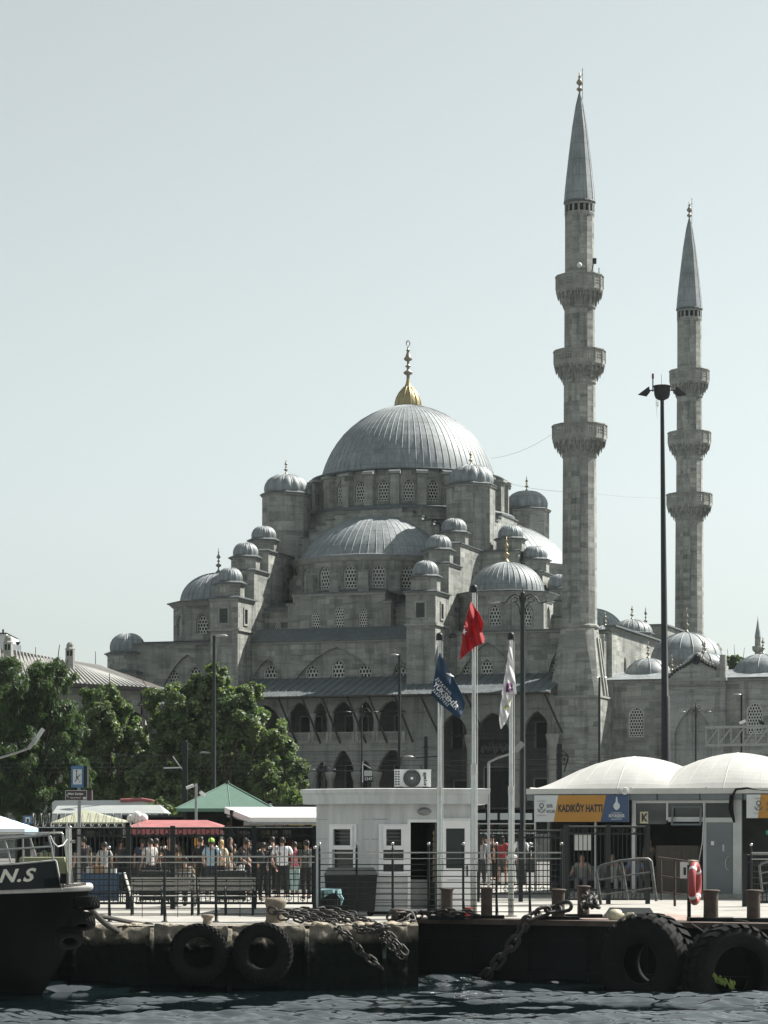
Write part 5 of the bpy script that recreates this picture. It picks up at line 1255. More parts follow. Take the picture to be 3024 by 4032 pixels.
chain('chain',[PP(2240,3566,52.6),PP(2205,3575,52.7),PP(2160,3583,52.6),PP(2120,3596,52.5),PP(2085,3612,52.4),PP(2060,3640,52.4),PP(2045,3680,52.4),PP(2000,3740,52.5),PP(1950,3800,52.6),PP(1905,3850,52.8)],'heavy chain draped over the pontoon side from the wide bollard',.36,.2,.042)
chain('chain',[PP(2290,3575,53.2),PP(2320,3555,53.6),PP(2340,3532,54.2),PP(2300,3528,54.6),PP(2330,3545,54.0),PP(2345,3570,53.2)],'chain piled on the deck left of the bent gangway rail',.34,.19,.04)
chain('chain',[PP(1640,3608,53.4),PP(1665,3590,53.6),PP(1700,3598,53.5),PP(1760,3588,53.4),PP(1800,3600,53.4),PP(1850,3596,53.5),PP(1880,3602,53.4)],'chain lying along the pontoon edge below the flagpoles',.28,.16,.03)
M_QROCK=simple('pale_rubble',(.30,.26,.20),.95,var=.5,scale=6,bump=.5)
chain('chain',[PP(1130,3596,52.0),PP(1190,3584,52.2),PP(1240,3590,52.2),PP(1290,3582,52.4),PP(1340,3592,52.4),PP(1400,3604,52.3)],'upper chain of the tangle lying under the rail fence posts')
chain('chain',[PP(1180,3606,51.6),PP(1230,3616,51.5),PP(1270,3634,51.3),PP(1330,3632,51.4),PP(1390,3646,51.2),PP(1420,3662,51.0),PP(1470,3668,51.2),PP(1520,3655,51.4)],'lower chain of the tangle resting on the broken quay edge')
chain('chain',[PP(1480,3640,51.5),PP(1500,3690,51.1),PP(1530,3720,51.0),PP(1580,3765,51.3)],'thin chain dangling down the quay corner',.2,.12,.02)
rg=random.Random(3)
for k in range(34):
    px_=rg.uniform(1120,1615) if k<24 else rg.uniform(250,700); Yk=edgeY(X(px_,51.5))+rg.uniform(-.05,.55); r_=rg.uniform(.03,.12); m=MB(); m.sphere((0,0,0),r_,9,7,0,(1.6,1,.5))
    m.v=[tuple(Vector(v)*(1+.45*noise.noise(Vector(v)*7+Vector((k,0,0))))) for v in m.v]; m.sm=[False]*len(m.sm)
    o=put('rock',m,[M_QROCK],None,Matrix.Translation((X(px_,Yk),Yk,.0+r_*.1))@Matrix.Rotation(rg.uniform(0,3),4,'Z'),'rough broken stone lying on the crumbling quay edge','rock','broken stones on the quay edge',loc=(X(px_,Yk),Yk,.0))
def rope(name,pts,r,label,mat): 
    m=MB(); q=[]
    pts=[Vector(p) for p in pts]
    for i in range(len(pts)-1):
        p0=pts[max(0,i-1)];p1=pts[i];p2=pts[i+1];p3=pts[min(len(pts)-1,i+2)]
        for k in range(6):
            t=k/6; q.append(.5*((2*p1)+(-p0+p2)*t+(2*p0-5*p1+4*p2-p3)*t*t+(-p0+3*p1-3*p2+p3)*t**3))
    q.append(pts[-1]); m.tube(q,r,7); return put(name,m,[mat],None,None,label,'rope','mooring ropes',loc=pts[0])
M_ROPE=simple('old_rope',(.035,.033,.03),.95,var=.5,scale=30,bump=.4)
rope('rope',[P(352,3575,48.3),P(400,3625,49),P(450,3660,50),P(480,3672,50.6),P(520,3660,51),P(578,3640,51.3)],.06,'thick mooring rope sagging from the boat bow to the quay',M_ROPE)
rope('rope',[P(340,3600,48.6),P(420,3612,49.6),P(500,3628,50.6),P(560,3638,51.2)],.045,'upper mooring rope from the boat bow',M_ROPE)
rope('rope',[P(578,3638,51.1),P(600,3646,50.9),P(590,3672,50.5),P(578,3700,50.3),P(588,3722,50.25)],.05,'frayed rope end knotted over the quay edge',M_ROPE)
rope('rope',[P(2715,3632,51.9),P(2750,3655,51.2),P(2790,3678,50.6),P(2830,3690,50.3)],.02,'thin line running down to the rightmost tyre',M_ROPE)
rope('rope',[P(2890,3625,51.9),P(2940,3630,51.7),P(2990,3665,51),P(3040,3710,50.6)],.022,'thin line leaving the right edge of the pontoon',M_ROPE)
rope('rope',[P(1490,3650,51.1),P(1505,3690,50.9),P(1490,3715,50.9),P(1460,3722,50.8),P(1450,3745,50.7)],.02,'rusty cable end curling over the quay edge',M_RUST)
# ================================================================ GANGWAY RAILS AND LIFE RING
def gang(name,label,paths,r,mat,grp='gangway handrails'):
    T=thing(name,label,'handrail',paths[0][0],0,grp)
    for i,(nm,pp,rr) in enumerate([(p[1],p[2],p[3]) for p in paths]):
        m=MB(); m.tube(pp,rr,8); put(nm,m,[mat],T)
M_GRAIL=simple('worn_grey_rail',(.16,.165,.16),.45,.6,var=.5,scale=8)
Yg=53.6; q=lambda a,b,y=Yg:P(a,b,y)
gang('handrail','bent grey gangway handrail leaning to the left on the pontoon',[(q(2365,3560),'top_rail',[q(2366,3562),q(2348,3440),q(2352,3420),q(2370,3408),q(2440,3390),q(2520,3382),q(2552,3382),q(2564,3392),q(2584,3548)],.034),
 (0,'post',[q(2448,3395),q(2472,3545)],.028),(0,'rail',[q(2354,3465),q(2570,3432)],.016),(0,'rail',[q(2362,3525),q(2577,3495)],.016)],.03,M_GRAIL)
gang('handrail','rusty gangway handrail carrying the white board beside the life ring',[(q(2600,3540,54.6),'top_rail',[q(2594,3377,54.6),q(2660,3385,54),q(2715,3394,53.4)],.026),
 (0,'post',[q(2602,3378,54.6),q(2604,3545,54.6)],.022),(0,'post',[q(2656,3385,54),q(2657,3568,54)],.03),(0,'rail',[q(2602,3448,54.6),q(2712,3464,53.4)],.015),(0,'rail',[q(2604,3512,54.6),q(2712,3526,53.4)],.015)],.03,M_RUST)
gang('handrail','grey handrail cut off by the right edge of the photo',[(q(3000,3510,56),'top_rail',[q(3001,3512,56),q(2990,3412,56),q(2998,3400,56),q(3060,3382,56)],.028),(0,'rail',[q(2993,3440,56),q(3060,3425,56)],.014),(0,'rail',[q(2998,3480,56),q(3060,3468,56)],.014)],.03,M_GRAIL)
Yr=52.9; po=thing('life_ring_post','dark square post with a rope bundle on top holding a life ring','post',(X(2714,Yr),Yr,0))
m=MB(); m.bar(P(2713,3405,Yr),Vector((X(2713,Yr),Yr,0)),.075,.075); put('post',m,[M_IRON],po)
m=MB()
for k in range(9): m.tube([P(2708+k*3,3398,Yr-.05),P(2712+k*4,3388,Yr-.08),P(2730+k*2,3390,Yr-.1),P(2738+k,3402,Yr-.1)],.016,5)
put('rope_bundle',m,[simple('pale_rope',(.42,.38,.30),.9,var=.4,scale=20)],po)
c=P(2736,3478,Yr-.1); Rr=Matrix.Translation(c)@Matrix.Rotation(math.radians(72),4,'Z')@Matrix.Rotation(.06,4,'Y'); lr=MB(); lr.X=Rr@Matrix.Diagonal((1,1,1.0,1))
lr.tube([(.36*math.cos(a),0,.40*math.sin(a)) for a in [2*PI*i/36 for i in range(36)]],.085,12,closed=True)
LRg=thing('life_ring','faded red life ring seen nearly edge-on, hanging on the dark post','life ring',c)
put('ring',lr,[simple('faded_red',(.33,.05,.05),.55,var=.25,scale=5)],LRg)
for k in range(4):
    a=PI/4+k*PI/2; b=MB(); b.X=Rr; b.tube([(.36*math.cos(t)+0,0,.40*math.sin(t)) for t in (a-.09,a,a+.09)],.089,12); put('band',b,[M_WHITE],LRg)
wb_=MB(); wb_.box(X(2677,53.5),X(2712,53.5),53.45,53.47,Z(3458,53.5),Z(3394,53.5)); wb_.box(X(2690,53.5),X(2700,53.5),53.44,53.45,Z(3445,53.5),Z(3415,53.5),1); put('notice_board',wb_,[M_WHITE,M_BLACK],None,None,'white board tied to the rusty gangway handrail','notice board',loc=P(2695,3430,53.5))
# red-brown gangway plate, fender buoys on deck
gp_=MB(); gp_.add([P(2475,3548,58),P(2600,3546,58),P(2735,3590,54),P(2640,3606,53.2),P(2380,3585,54)],[(4,3,2,1,0)]); 
M_TILE2=simple('reddish_deck',(.30,.22,.19),.85,var=.35,scale=3)
dk=MB(); dk.add([(X(2240,53.9),53.9,.012),(X(2760,52.9),52.9,.012),(X(2760,55.6),55.6,.012),(X(2600,57.5),57.5,.012),(X(2380,57),57,.012)],[(0,1,2,3,4)]); put('deck_plate',dk,[M_TILE2],None,None,'reddish worn deck plating behind the big tyres','deck',loc=(X(2500,55),55,0))
ra=MB(); ra.add([(X(2370,54.2),54.2,.02),(X(2590,53.7),53.7,.02),(X(2560,56.5),56.5,.17),(X(2400,56.8),56.8,.17),(X(2370,54.2),54.2,.0),(X(2590,53.7),53.7,.0),(X(2560,56.5),56.5,.0),(X(2400,56.8),56.8,.0)],[(0,1,2,3),(1,5,6,2),(2,6,7,3),(0,3,7,4),(0,4,5,1)]); put('gangway_ramp',ra,[M_HULLD],None,None,'dark low ramp plate under the bent gangway rail','ramp',loc=(X(2480,55),55,0))
for (a_,s_,lb) in ((2425,.14,'dirty cream fender buoy lying on the pontoon deck, the larger of two'),(2483,.1,'smaller cream fender buoy lying beside the larger one')):
    m=MB(); m.X=Matrix.Translation((X(a_,53.4),53.4,s_*.8))@Matrix.Rotation(.4,4,'Z')@Matrix.Rotation(PI/2,4,'Y'); m.lathe([(.0,-s_*1.4),(s_*.55,-s_*1.3),(s_*.95,-s_*.7),(s_,0),(s_*.9,s_*.7),(s_*.3,s_*1.15),(s_*.25,s_*1.4),(0,s_*1.4)],16); put('fender_buoy',m,[simple('cream_plastic'+str(a_),(.42,.39,.28),.6,var=.3,scale=6)],None,None,lb,'buoy','fender buoys on the deck',loc=(X(a_,53.4),53.4,s_*.8))
# ================================================================ BOAT
BT=thing('boat','black hulled boat bow with cream hand-painted letters and a stainless rail','boat',(X(0,48.2),47,WATER))
M_BHULL=simple('black_hull_paint',(.003,.004,.004),.5,var=.4,scale=2,spec=.06); M_GUN=simple('chalky_gunwale',(.40,.40,.38),.5,var=.3,scale=4); M_OLIVE=simple('olive_paint',(.27,.28,.17),.6,var=.15)
xt=X(350,48.7); hull=MB()
def hb_(t): return 1.35*(1-math.exp(-t/1.2))+.03
def sheer(t): return .86-.02*min(t,4)
rowsH=[]
NS=26
YBT=48.7
def hpt(side,i,j):
    t=9*(i/NS)**1.6; v=j/10   # v 0 deck .. 1 keel
    x0=xt-t; raketip=1.25*v**1.5
    x=xt-raketip-t
    bw=hb_(t)*(1-.8*v**1.7) if t>0 else .03
    z=sheer(t)*(1-v)+(-1.75)*v
    return (x,YBT+side*bw,z)
for side in (-1,1):
    vs=[hpt(side,i,j) for j in range(11) for i in range(NS+1)]
    fs=[(j*(NS+1)+i,j*(NS+1)+i+1,(j+1)*(NS+1)+i+1,(j+1)*(NS+1)+i) for j in range(10) for i in range(NS)]
    if side>0: fs=[f[::-1] for f in fs]
    hull.add(vs,fs,0,True)
put('hull',hull,[M_BHULL],BT)
dk=MB(); 
for i in range(NS): dk.quad(hpt(-1,i,0),hpt(1,i,0),hpt(1,i+1,0),hpt(-1,i+1,0))
put('deck',dk,[M_OLIVE],BT)
gw=MB(); gw.tube([Vector(hpt(-1,i,0))+Vector((0,-.03,0)) for i in range(NS,-1,-1)]+[Vector(hpt(1,i,0))+Vector((0,.03,0)) for i in range(NS+1)],.085,10); put('gunwale',gw,[M_GUN],BT)
# raised side bulwark with lettering
Yb=47.5; bw=MB(); 
def bp_(px,py,y=Yb): return P(px,py,y)
out=[bp_(-260,3516),bp_(243,3496),bp_(228,3440),bp_(217,3388),bp_(-260,3418)]
bw.add(out+[p+Vector((0,.12,0)) for p in out],[(0,1,2,3,4),(9,8,7,6,5)]+[(i,i+5,(i+1)%5+5,(i+1)%5) for i in range(5)]); put('bulwark',bw,[simple('dark_navy_paint',(.009,.013,.015),.35,var=.35,scale=2,spec=.25)],BT)
tp=MB(); tp.tube([bp_(-260,3418),bp_(60,3402),bp_(217,3387),bp_(222,3392),bp_(243,3503)],.018,6); put('capping',tp,[M_GUN],BT)
M_CREAM=simple('cream_paint',(.62,.61,.52),.6,var=.12)
lettering('lettering','N.S',.43,M_CREAM,BT,tuple(bp_(60,3450,Yb-.004)),bp_(217,3455)-bp_(0,3464),(.0,0,1),.013,.32,1.12,(1.0,.82),thick=.006)
wn=MB(); wn.add([bp_(172,3494,47.4),bp_(233,3491,47.4),bp_(228,3455,47.4),bp_(176,3460,47.4)],[(0,1,2,3)]); wn.box(X(236,47.2),X(262,47.2),47.2,47.5,Z(3480,47.2),Z(3440,47.2)); put('fairlead',wn,[M_HULLD],BT)
cb=MB(); cb.add([bp_(215,3378,47.8),bp_(252,3376,47.8),bp_(268,3440,47.8),bp_(268,3482,48),bp_(240,3482,48)],[(4,3,2,1,0)]); cb.box(X(80,48.2),X(255,48.2),48.1,48.8,.86,Z(3376,48.2)); put('cabin_side',cb,[M_OLIVE],BT)
rl=MB(); rl.tube([bp_(-260,3318,47.2),bp_(0,3302,47.2),bp_(120,3293,47.2),bp_(196,3283,47.2)],.035,8); put('top_rail',rl,[M_STEEL],BT)
rl=MB(); rl.tube([bp_(-260,3356,47.2),bp_(0,3346,47.2),bp_(196,3334,47.2),bp_(200,3336,47.2)],.022,8); put('rail',rl,[M_STEEL],BT)
rl=MB(); rl.tube([bp_(0,3280,48.7),bp_(245,3279,48.7),bp_(248,3300,48.7),bp_(262,3350,48.7)],.018,8); put('rail',rl,[M_STEEL],BT)
for pp in ([bp_(15,3300,47.2),bp_(30,3345,47.2),bp_(42,3396,47.2)],[bp_(190,3288,47.2),bp_(204,3340,47.2),bp_(208,3388,47.2)],[bp_(118,3298,48),bp_(140,3372,48)],[bp_(90,3300,47.6),bp_(91,3394,47.6)],[bp_(246,3282,48.7),bp_(255,3330,48.7),bp_(262,3372,48.7)]):
    m=MB(); m.tube(pp,.02,7); put('stanchion',m,[M_GALV],BT)
ps=MB(); ps.cyl(P(268,3485,48),P(268,3262,48),.055,.05,10); ps.cyl(P(279,3470,48.1),P(276,3258,48.1),.03,.03,8); ps.cyl(P(246,3314,48),P(296,3313,48),.03,.03,8); ps.sphere(P(275,3259,48.1),.045,8,6); ps.bar(P(286,3480,48.1),P(278,3420,48.1),.05); put('mooring_post',ps,[M_STEEL],BT)
ch_=MB(); ch_.tube([P(198,3290,47.6),P(210,3318,47.6),P(228,3334,47.7),P(248,3328,47.8),P(264,3305,47.9)],.014,6); put('chain',ch_,[M_WHITE],BT)
cc=MB()
for k in range(11): cc.tube([P(244+k*9+5*math.cos(a),3490-k*.9+3.2*math.sin(a),47.4) for a in [2*PI*i/8 for i in range(8)]],.012,4,closed=True)
put('anchor_chain',cc,[M_RUST],BT)
for (px_,py_,R_,W_,ya,ti,lb) in ((338,3556,.26,.22,.3,math.radians(78),'tread-side tyre fender at the top of the boat bow'),(318,3628,.27,.24,.3,math.radians(66),'tyre fender second from the top on the boat bow'),(272,3690,.26,.26,.2,math.radians(50),'lowest tyre fender low on the boat bow')):
    tyre(px_,py_,48.0,R_,W_,R_*.5,24,ya,lb,'tyre fenders on the boat bow',ti,.02)
# striped parasol behind the boat
Yu=56; UM=thing('parasol','blue and white striped parasol behind the boat rail','parasol',(X(-20,Yu),Yu,0))
m=MB(); ctr=P(-20,3206,Yu); n=8; rim=[]
for k in range(n): a=2*PI*k/n+.1; rim.append(Vector((ctr.x+1.0*math.cos(a),Yu+.9*math.sin(a),Z(3262,Yu))))
for k in range(n):
    a,b=rim[k],rim[(k+1)%n]
    for i in range(9):
        t0,t1=i/9,(i+1)/9; m.add([ctr.lerp(a,t0),ctr.lerp(a,t1),ctr.lerp(b,t1),ctr.lerp(b,t0)],[(0,1,2,3)],i%2)
    m.add([a,b,b-Vector((0,0,.13)),a-Vector((0,0,.13))],[(0,1,2,3)],1 if k%2 else 0)
put('canopy',m,[simple('parasol_white',(.7,.73,.78),.8,var=.05),simple('parasol_blue',(.35,.47,.62),.8,var=.05)],UM)
m=MB(); m.cyl((X(-20,Yu),Yu,0),ctr,.02,.02,8); put('pole',m,[M_STEEL],UM)
# ================================================================ PEOPLE
def skinned(name,verts,edges,radii,root=0,sub=1):
    me=bpy.data.meshes.new(name); me.from_pydata(verts,edges,[]); o=bpy.data.objects.new(name,me); COL.objects.link(o)
    sk=o.modifiers.new('s','SKIN'); sk.use_smooth_shade=True; sk.branch_smoothing=.3
    if not me.skin_vertices: me.skin_vertices.new()
    for i,r in enumerate(radii): me.skin_vertices[0].data[i].radius=(r,r) if not isinstance(r,tuple) else r; me.skin_vertices[0].data[i].use_root=(i==root)
    sb=o.modifiers.new('u','SUBSURF'); sb.levels=sub; sb.render_levels=sub
    bpy.context.view_layer.update(); dg=bpy.context.evaluated_depsgraph_get()
    m2=bpy.data.meshes.new_from_object(o.evaluated_get(dg)); bpy.data.objects.remove(o); bpy.data.meshes.remove(me)
    for p in m2.polygons: p.use_smooth=True
    return m2
def figure(pose='stand',arms=((.05,0),(.05,0)),build=1.0,step=0.0,lean=0.0):
    """joint positions, metres, facing -y, 1.75 m tall; returns dict"""
    J={}
    b=build
    if pose=='sit':
        hz=.5; J['pelvis']=Vector((0,0,hz)); J['knL']=Vector((-.12,-.42,.5)); J['knR']=Vector((.12,-.42,.5)); J['anL']=Vector((-.12,-.40,.09)); J['anR']=Vector((.12,-.42,.09))
    else:
        J['pelvis']=Vector((0,0,.93)); J['knL']=Vector((-.10,-.03-step*.4,.50)); J['knR']=Vector((.10,-.02+step*.3,.50)); J['anL']=Vector((-.11,.02-step,.09)); J['anR']=Vector((.11,.02+step*.9,.09))
    pz=J['pelvis'].z; l=lean
    J['hipL']=J['pelvis']+Vector((-.09,0,-.04)); J['hipR']=J['pelvis']+Vector((.09,0,-.04))
    J['waist']=J['pelvis']+Vector((0,-l*.15,.16)); J['chest']=J['pelvis']+Vector((0,-l*.4,.36)); J['neck']=J['pelvis']+Vector((0,-l*.7-.0,.54)); J['head']=J['neck']+Vector((0,-.015-l*.2,.10)); J['crown']=J['head']+Vector((0,-.01,.13))
    for s,n,(sw,bend) in ((-1,'L',arms[0]),(1,'R',arms[1])):
        sh=J['chest']+Vector((s*.175*b,0,.115)); J['sh'+n]=sh
        el=sh+Vector((s*(.05+sw*.3),-.02-sw*.1,-.27)); J['el'+n]=el
        fw=Vector((s*.02,-math.sin(bend)*.25,-math.cos(bend)*.25)); J['wr'+n]=el+fw; J['ha'+n]=el+fw*1.22
    for n in 'LR': J['to'+n]=J['an'+n]+Vector((0,-.14,-.055)); J['he'+n]=J['an'+n]+Vector((0,.04,-.06))
    return J
def mkpart(J,chains,rad,name,extra=0):
    keys=[];edges=[]
    for c in chains:
        for k in c:
            if k not in keys: keys.append(k)
        for a,b_ in zip(c,c[1:]): edges.append((keys.index(a),keys.index(b_)))
    return skinned(name,[tuple(J[k]) for k in keys],edges,[((rad[k][0]+extra,rad[k][1]+extra) if isinstance(rad[k],tuple) else rad[k]+extra) for k in keys],0)
RAD={'pelvis':(.15,.11),'waist':(.135,.10),'chest':(.165,.115),'neck':.055,'head':(.075,.088),'crown':(.055,.06),'shL':.06,'shR':.06,'elL':.043,'elR':.043,'wrL':.03,'wrR':.03,'haL':(.034,.02),'haR':(.034,.02),'hipL':.09,'hipR':.09,'knL':.06,'knR':.06,'anL':.042,'anR':.042,'toL':(.04,.025),'toR':(.04,.025),'heL':.032,'heR':.032}
PMATS={}
def pm(c,rough=.85):
    k=tuple(c)
    if k not in PMATS: PMATS[k]=simple('fabric_%d'%len(PMATS),c,rough,var=.15,scale=12)
    return PMATS[k]
M_SKIN=simple('skin',(.36,.21,.15),.55,var=.08); M_SKIN2=simple('skin_tan',(.25,.14,.09),.55,var=.08)
BODYC={}
def person(px,Y,label,shirt,trousers,hair=(.02,.015,.012),pose='stand',face=180,arms=((.05,.1),(.05,.1)),build=1.0,step=0.0,shorts=False,skin=None,long=False,h=1.75,hat=None,bag=None,hairlong=False,zg=0,short_sleeve=True,lean=0.0):
    """face: heading in degrees, 0 looks towards the water, 180 away"""
    rj=random.Random(int(px*7+Y)); h*=rj.uniform(.94,1.05); face+=rj.uniform(-28,28); step=step+rj.uniform(0,.07)
    arms=tuple((a_+rj.uniform(0,.15),b_+rj.uniform(-.05,.45)) for a_,b_ in arms)
    loc=(X(px,Y),Y,zg); T=thing('person',label,'person',loc,math.radians(face),'people on the quay')
    T.scale=(h/1.75,)*3; skin=skin or M_SKIN
    J=figure(pose,arms,build,step,lean); R=dict(RAD)
    R['chest']=(.165*build,.115*build); R['waist']=(.135*build*.97,.10*build)
    me=mkpart(J,[['pelvis','waist','chest','neck','head','crown'],['chest','shL','elL','wrL','haL'],['chest','shR','elR','wrR','haR'],['pelvis','hipL','knL','anL','toL'],['pelvis','hipR','knR','anR','toR'],['anL','heL'],['anR','heR']],R,'body')
    me.materials.clear(); me.materials.append(skin)
    # fingers, thumb, nose and ears grown into the same mesh
    fb=MB()
    for n,s in (('L',-1),('R',1)):
        d=(J['ha'+n]-J['wr'+n]).normalized(); side=Vector((0,-1,0)); 
        if abs(d.y)>.8: side=Vector((s,0,0))
        side=(side-d*side.dot(d)).normalized(); curl=d.cross(side).normalized()*(-s)
        for k,ln in enumerate((.062,.072,.068,.052)):
            o=J['ha'+n]+side*(.024-.016*k); fb.tube([o-d*.02,o+d*ln*.45,o+d*ln*.8+curl*.01,o+d*ln+curl*.024],[.0095,.009,.0085,.006],6)
        o=J['wr'+n]+side*.026+d*.015; fb.tube([o-side*.01,o+side*.022+d*.025,o+side*.028+d*.052],[.011,.0105,.007],6)
    hd=J['head']; fb.tube([hd+Vector((0,-.083,.03)),hd+Vector((0,-.107,-.004)),hd+Vector((0,-.09,-.012))],[.006,.014,.008],6)
    for s in (-1,1):
        fb.sphere(hd+Vector((s*.077,.005,.0)),.022,6,5,0,(.4,.8,1.3)); fb.sphere(hd+Vector((s*.03,-.083,.025)),.011,6,5,1)
    fb.tube([hd+Vector((-.026,-.082,-.04)),hd+Vector((0,-.09,-.042)),hd+Vector((.026,-.082,-.04))],.005,5,2)
    fm=fb.mesh('x',[skin,M_BLACK,pm((.3,.1,.09))])
    import bmesh
    bm=bmesh.new(); bm.from_mesh(me); bm.from_mesh(fm); bm.to_mesh(me); bm.free(); 
    for m_ in (M_BLACK,pm((.3,.1,.09))): me.materials.append(m_)
    bpy.data.meshes.remove(fm)
    def P_(nm,mesh,mat):
        o=bpy.data.objects.new(nm,mesh); COL.objects.link(o); o.parent=T
        if mat is not None: mesh.materials.clear(); mesh.materials.append(mat)
        return o
    P_('body',me,None)
    # shirt
    J2=dict(J); 
    J2['hem']=J['pelvis']+Vector((0,0,-.04)); R2=dict(R); R2['hem']=(.155*build,.12*build); R2['nk']=(.07,.065); J2['nk']=J['neck']+Vector((0,.01,-.035)); 
    J2['elLs']=J['shL'].lerp(J['elL'],.72); J2['elRs']=J['shR'].lerp(J['elR'],.72); R2['elLs']=R2['elRs']=.058
    for k in ('shL','shR'): R2[k]=.066
    R2['pelvis']=(.155*build,.115*build)
    ch=[['hem','pelvis','waist','chest','nk']]
    if long or not short_sleeve: ch+=[['chest','shL','elL','wrL'],['chest','shR','elR','wrR']]
    else: ch+=[['chest','shL','elLs'],['chest','shR','elRs']]
    P_('shirt',mkpart(J2,ch,R2,'shirt',.014),pm(shirt))
    R3=dict(R); R3['hipL']=R3['hipR']=.1; R3['knL']=R3['knR']=.072; R3['anL']=R3['anR']=.06
    J3=dict(J); J3['kL']=J['hipL'].lerp(J['knL'],.8); J3['kR']=J['hipR'].lerp(J['knR'],.8); R3['kL']=R3['kR']=.085
    P_('shorts' if shorts else 'trousers',mkpart(J3,[['waist','pelvis','hipL','kL' if shorts else 'knL']+([] if shorts else ['anL']),['pelvis','hipR','kR' if shorts else 'knR']+([] if shorts else ['anR'])],{**R3,'waist':(.12*build,.095*build)},'trousers',.008),pm(trousers))
    for n in 'LR':
        s=MB(); a=J['an'+n]; s.sphere(a+Vector((0,-.06,-.055)),.05,10,6,0,(.95,2.6,.75)); P_('shoe',s.mesh('shoe',[]),pm((.03,.03,.032)))
    hm=MB(); c=hd+Vector((0,.012,.045))
    hm.sphere(c,.1,14,10,0,(.88,1.02,1.02)); 
    # keep the face free: push the front of the cap up
    hv=[]
    for v in hm.v:
        v=Vector(v); 
        if v.y<c.y-.02 and v.z<c.z+.035: v.y=max(v.y,c.y-.02); v.z=max(v.z,c.z-.02)
        if v.z<c.z-.07 and not hairlong: v.z=c.z-.07
        hv.append(tuple(v))
    hm.v=hv
    if hairlong: hm.sphere(hd+Vector((0,.06,-.08)),.1,10,8,0,(.85,.5,1.7))
    P_('hair',hm.mesh('hair',[]),pm(hair,.6))
    if hat: 
        q=MB(); q.sphere(c+Vector((0,0,.03)),.108,12,8,0,(.92,1.05,.8)); q.box(-.07,.07,c.y-.2,c.y-.06,c.z+.0,c.z+.015); P_('cap',q.mesh('cap',[]),pm(hat))
    if bag:
        q=MB(); q.sphere(J['chest']+Vector((0,.2,-.03)),.16,10,8,0,(.95,.6,1.35)); P_('backpack',q.mesh('backpack',[]),pm(bag))
    return T
person(1112,70.5,'person from behind in a bright white shirt and dark trousers',(.72,.73,.76),(.018,.018,.022),build=1.12,step=.08,arms=((.1,.15),(.12,.6)))
person(1160,73,'person in a magenta T-shirt and light blue jeans beside the one in white',(.38,.04,.13),(.30,.42,.42),build=.95,step=.07)
person(1207,69,'heavy set person in a dark grey T-shirt with black trousers',(.05,.06,.055),(.012,.012,.014),build=1.15,arms=((.15,.2),(.2,.3)))
person(1038,68,'person in black clothes with a dark backpack, left of the one in white',(.014,.014,.016),(.02,.02,.022),bag=(.03,.03,.03),arms=((.1,.5),(.1,.5)))
person(990,74,'thin person in dark grey just behind the backpacker',(.04,.045,.05),(.10,.10,.11),build=.9)
person(1244,76,'person in a dark red top half hidden by the kiosk corner',(.25,.02,.03),(.015,.015,.02),build=.9)
person(832,71,'person in a pale blue shirt wearing a lime green cap',(.30,.42,.50),(.03,.035,.05),hat=(.35,.62,.12),face=150,arms=((.1,.8),(.1,.9)))
person(872,73,'person in a beige jacket with long blond hair',(.50,.43,.31),(.012,.012,.014),hair=(.42,.30,.13),hairlong=True,face=160,long=True)
person(905,75,'person with dark hair in a black top, right of the blond one',(.016,.016,.018),(.25,.25,.26),face=120,hairlong=True)
person(946,70,'person in black leaning forward with white trousers',(.012,.012,.014),(.55,.54,.54),face=100,lean=.25,arms=((.1,.9),(.1,.9)))
person(728,62.5,'seated person in a grey brown jacket on a plastic chair',(.16,.14,.11),(.04,.04,.045),pose='sit',face=200)
person(592,72,'person in a light grey shirt under the red awning',(.42,.41,.40),(.02,.02,.022),face=200,build=1.05)
person(412,70,'person in a black and white striped top behind the left bar fence',(.33,.33,.33),(.10,.09,.08),face=190,build=.9,h=1.6)
person(640,78,'person in dark clothes under the middle of the red awning',(.03,.03,.035),(.02,.02,.02),face=30)
person(2052,88,'person in a white shirt and dark grey trousers seen through the gate',(.70,.71,.73),(.10,.11,.12),face=185,step=.12,arms=((.2,.6),(.1,.2)),long=True)
person(1978,86,'person in a red top and shorts with bare legs behind the gate',(.30,.03,.03),(.09,.08,.07),shorts=True,step=.1,hairlong=True,face=170)
person(2016,84,'short person in pale clothes between the red top and the white shirt',(.55,.54,.53),(.45,.44,.44),h=1.35,face=180)
person(1896,85,'person with a dark ponytail in a grey top next to the kiosk',(.30,.30,.31),(.04,.04,.05),hairlong=True,face=180)
person(1938,92,'person in black walking behind the gate, next to the red top',(.02,.02,.02),(.03,.03,.03),face=10,step=.1)
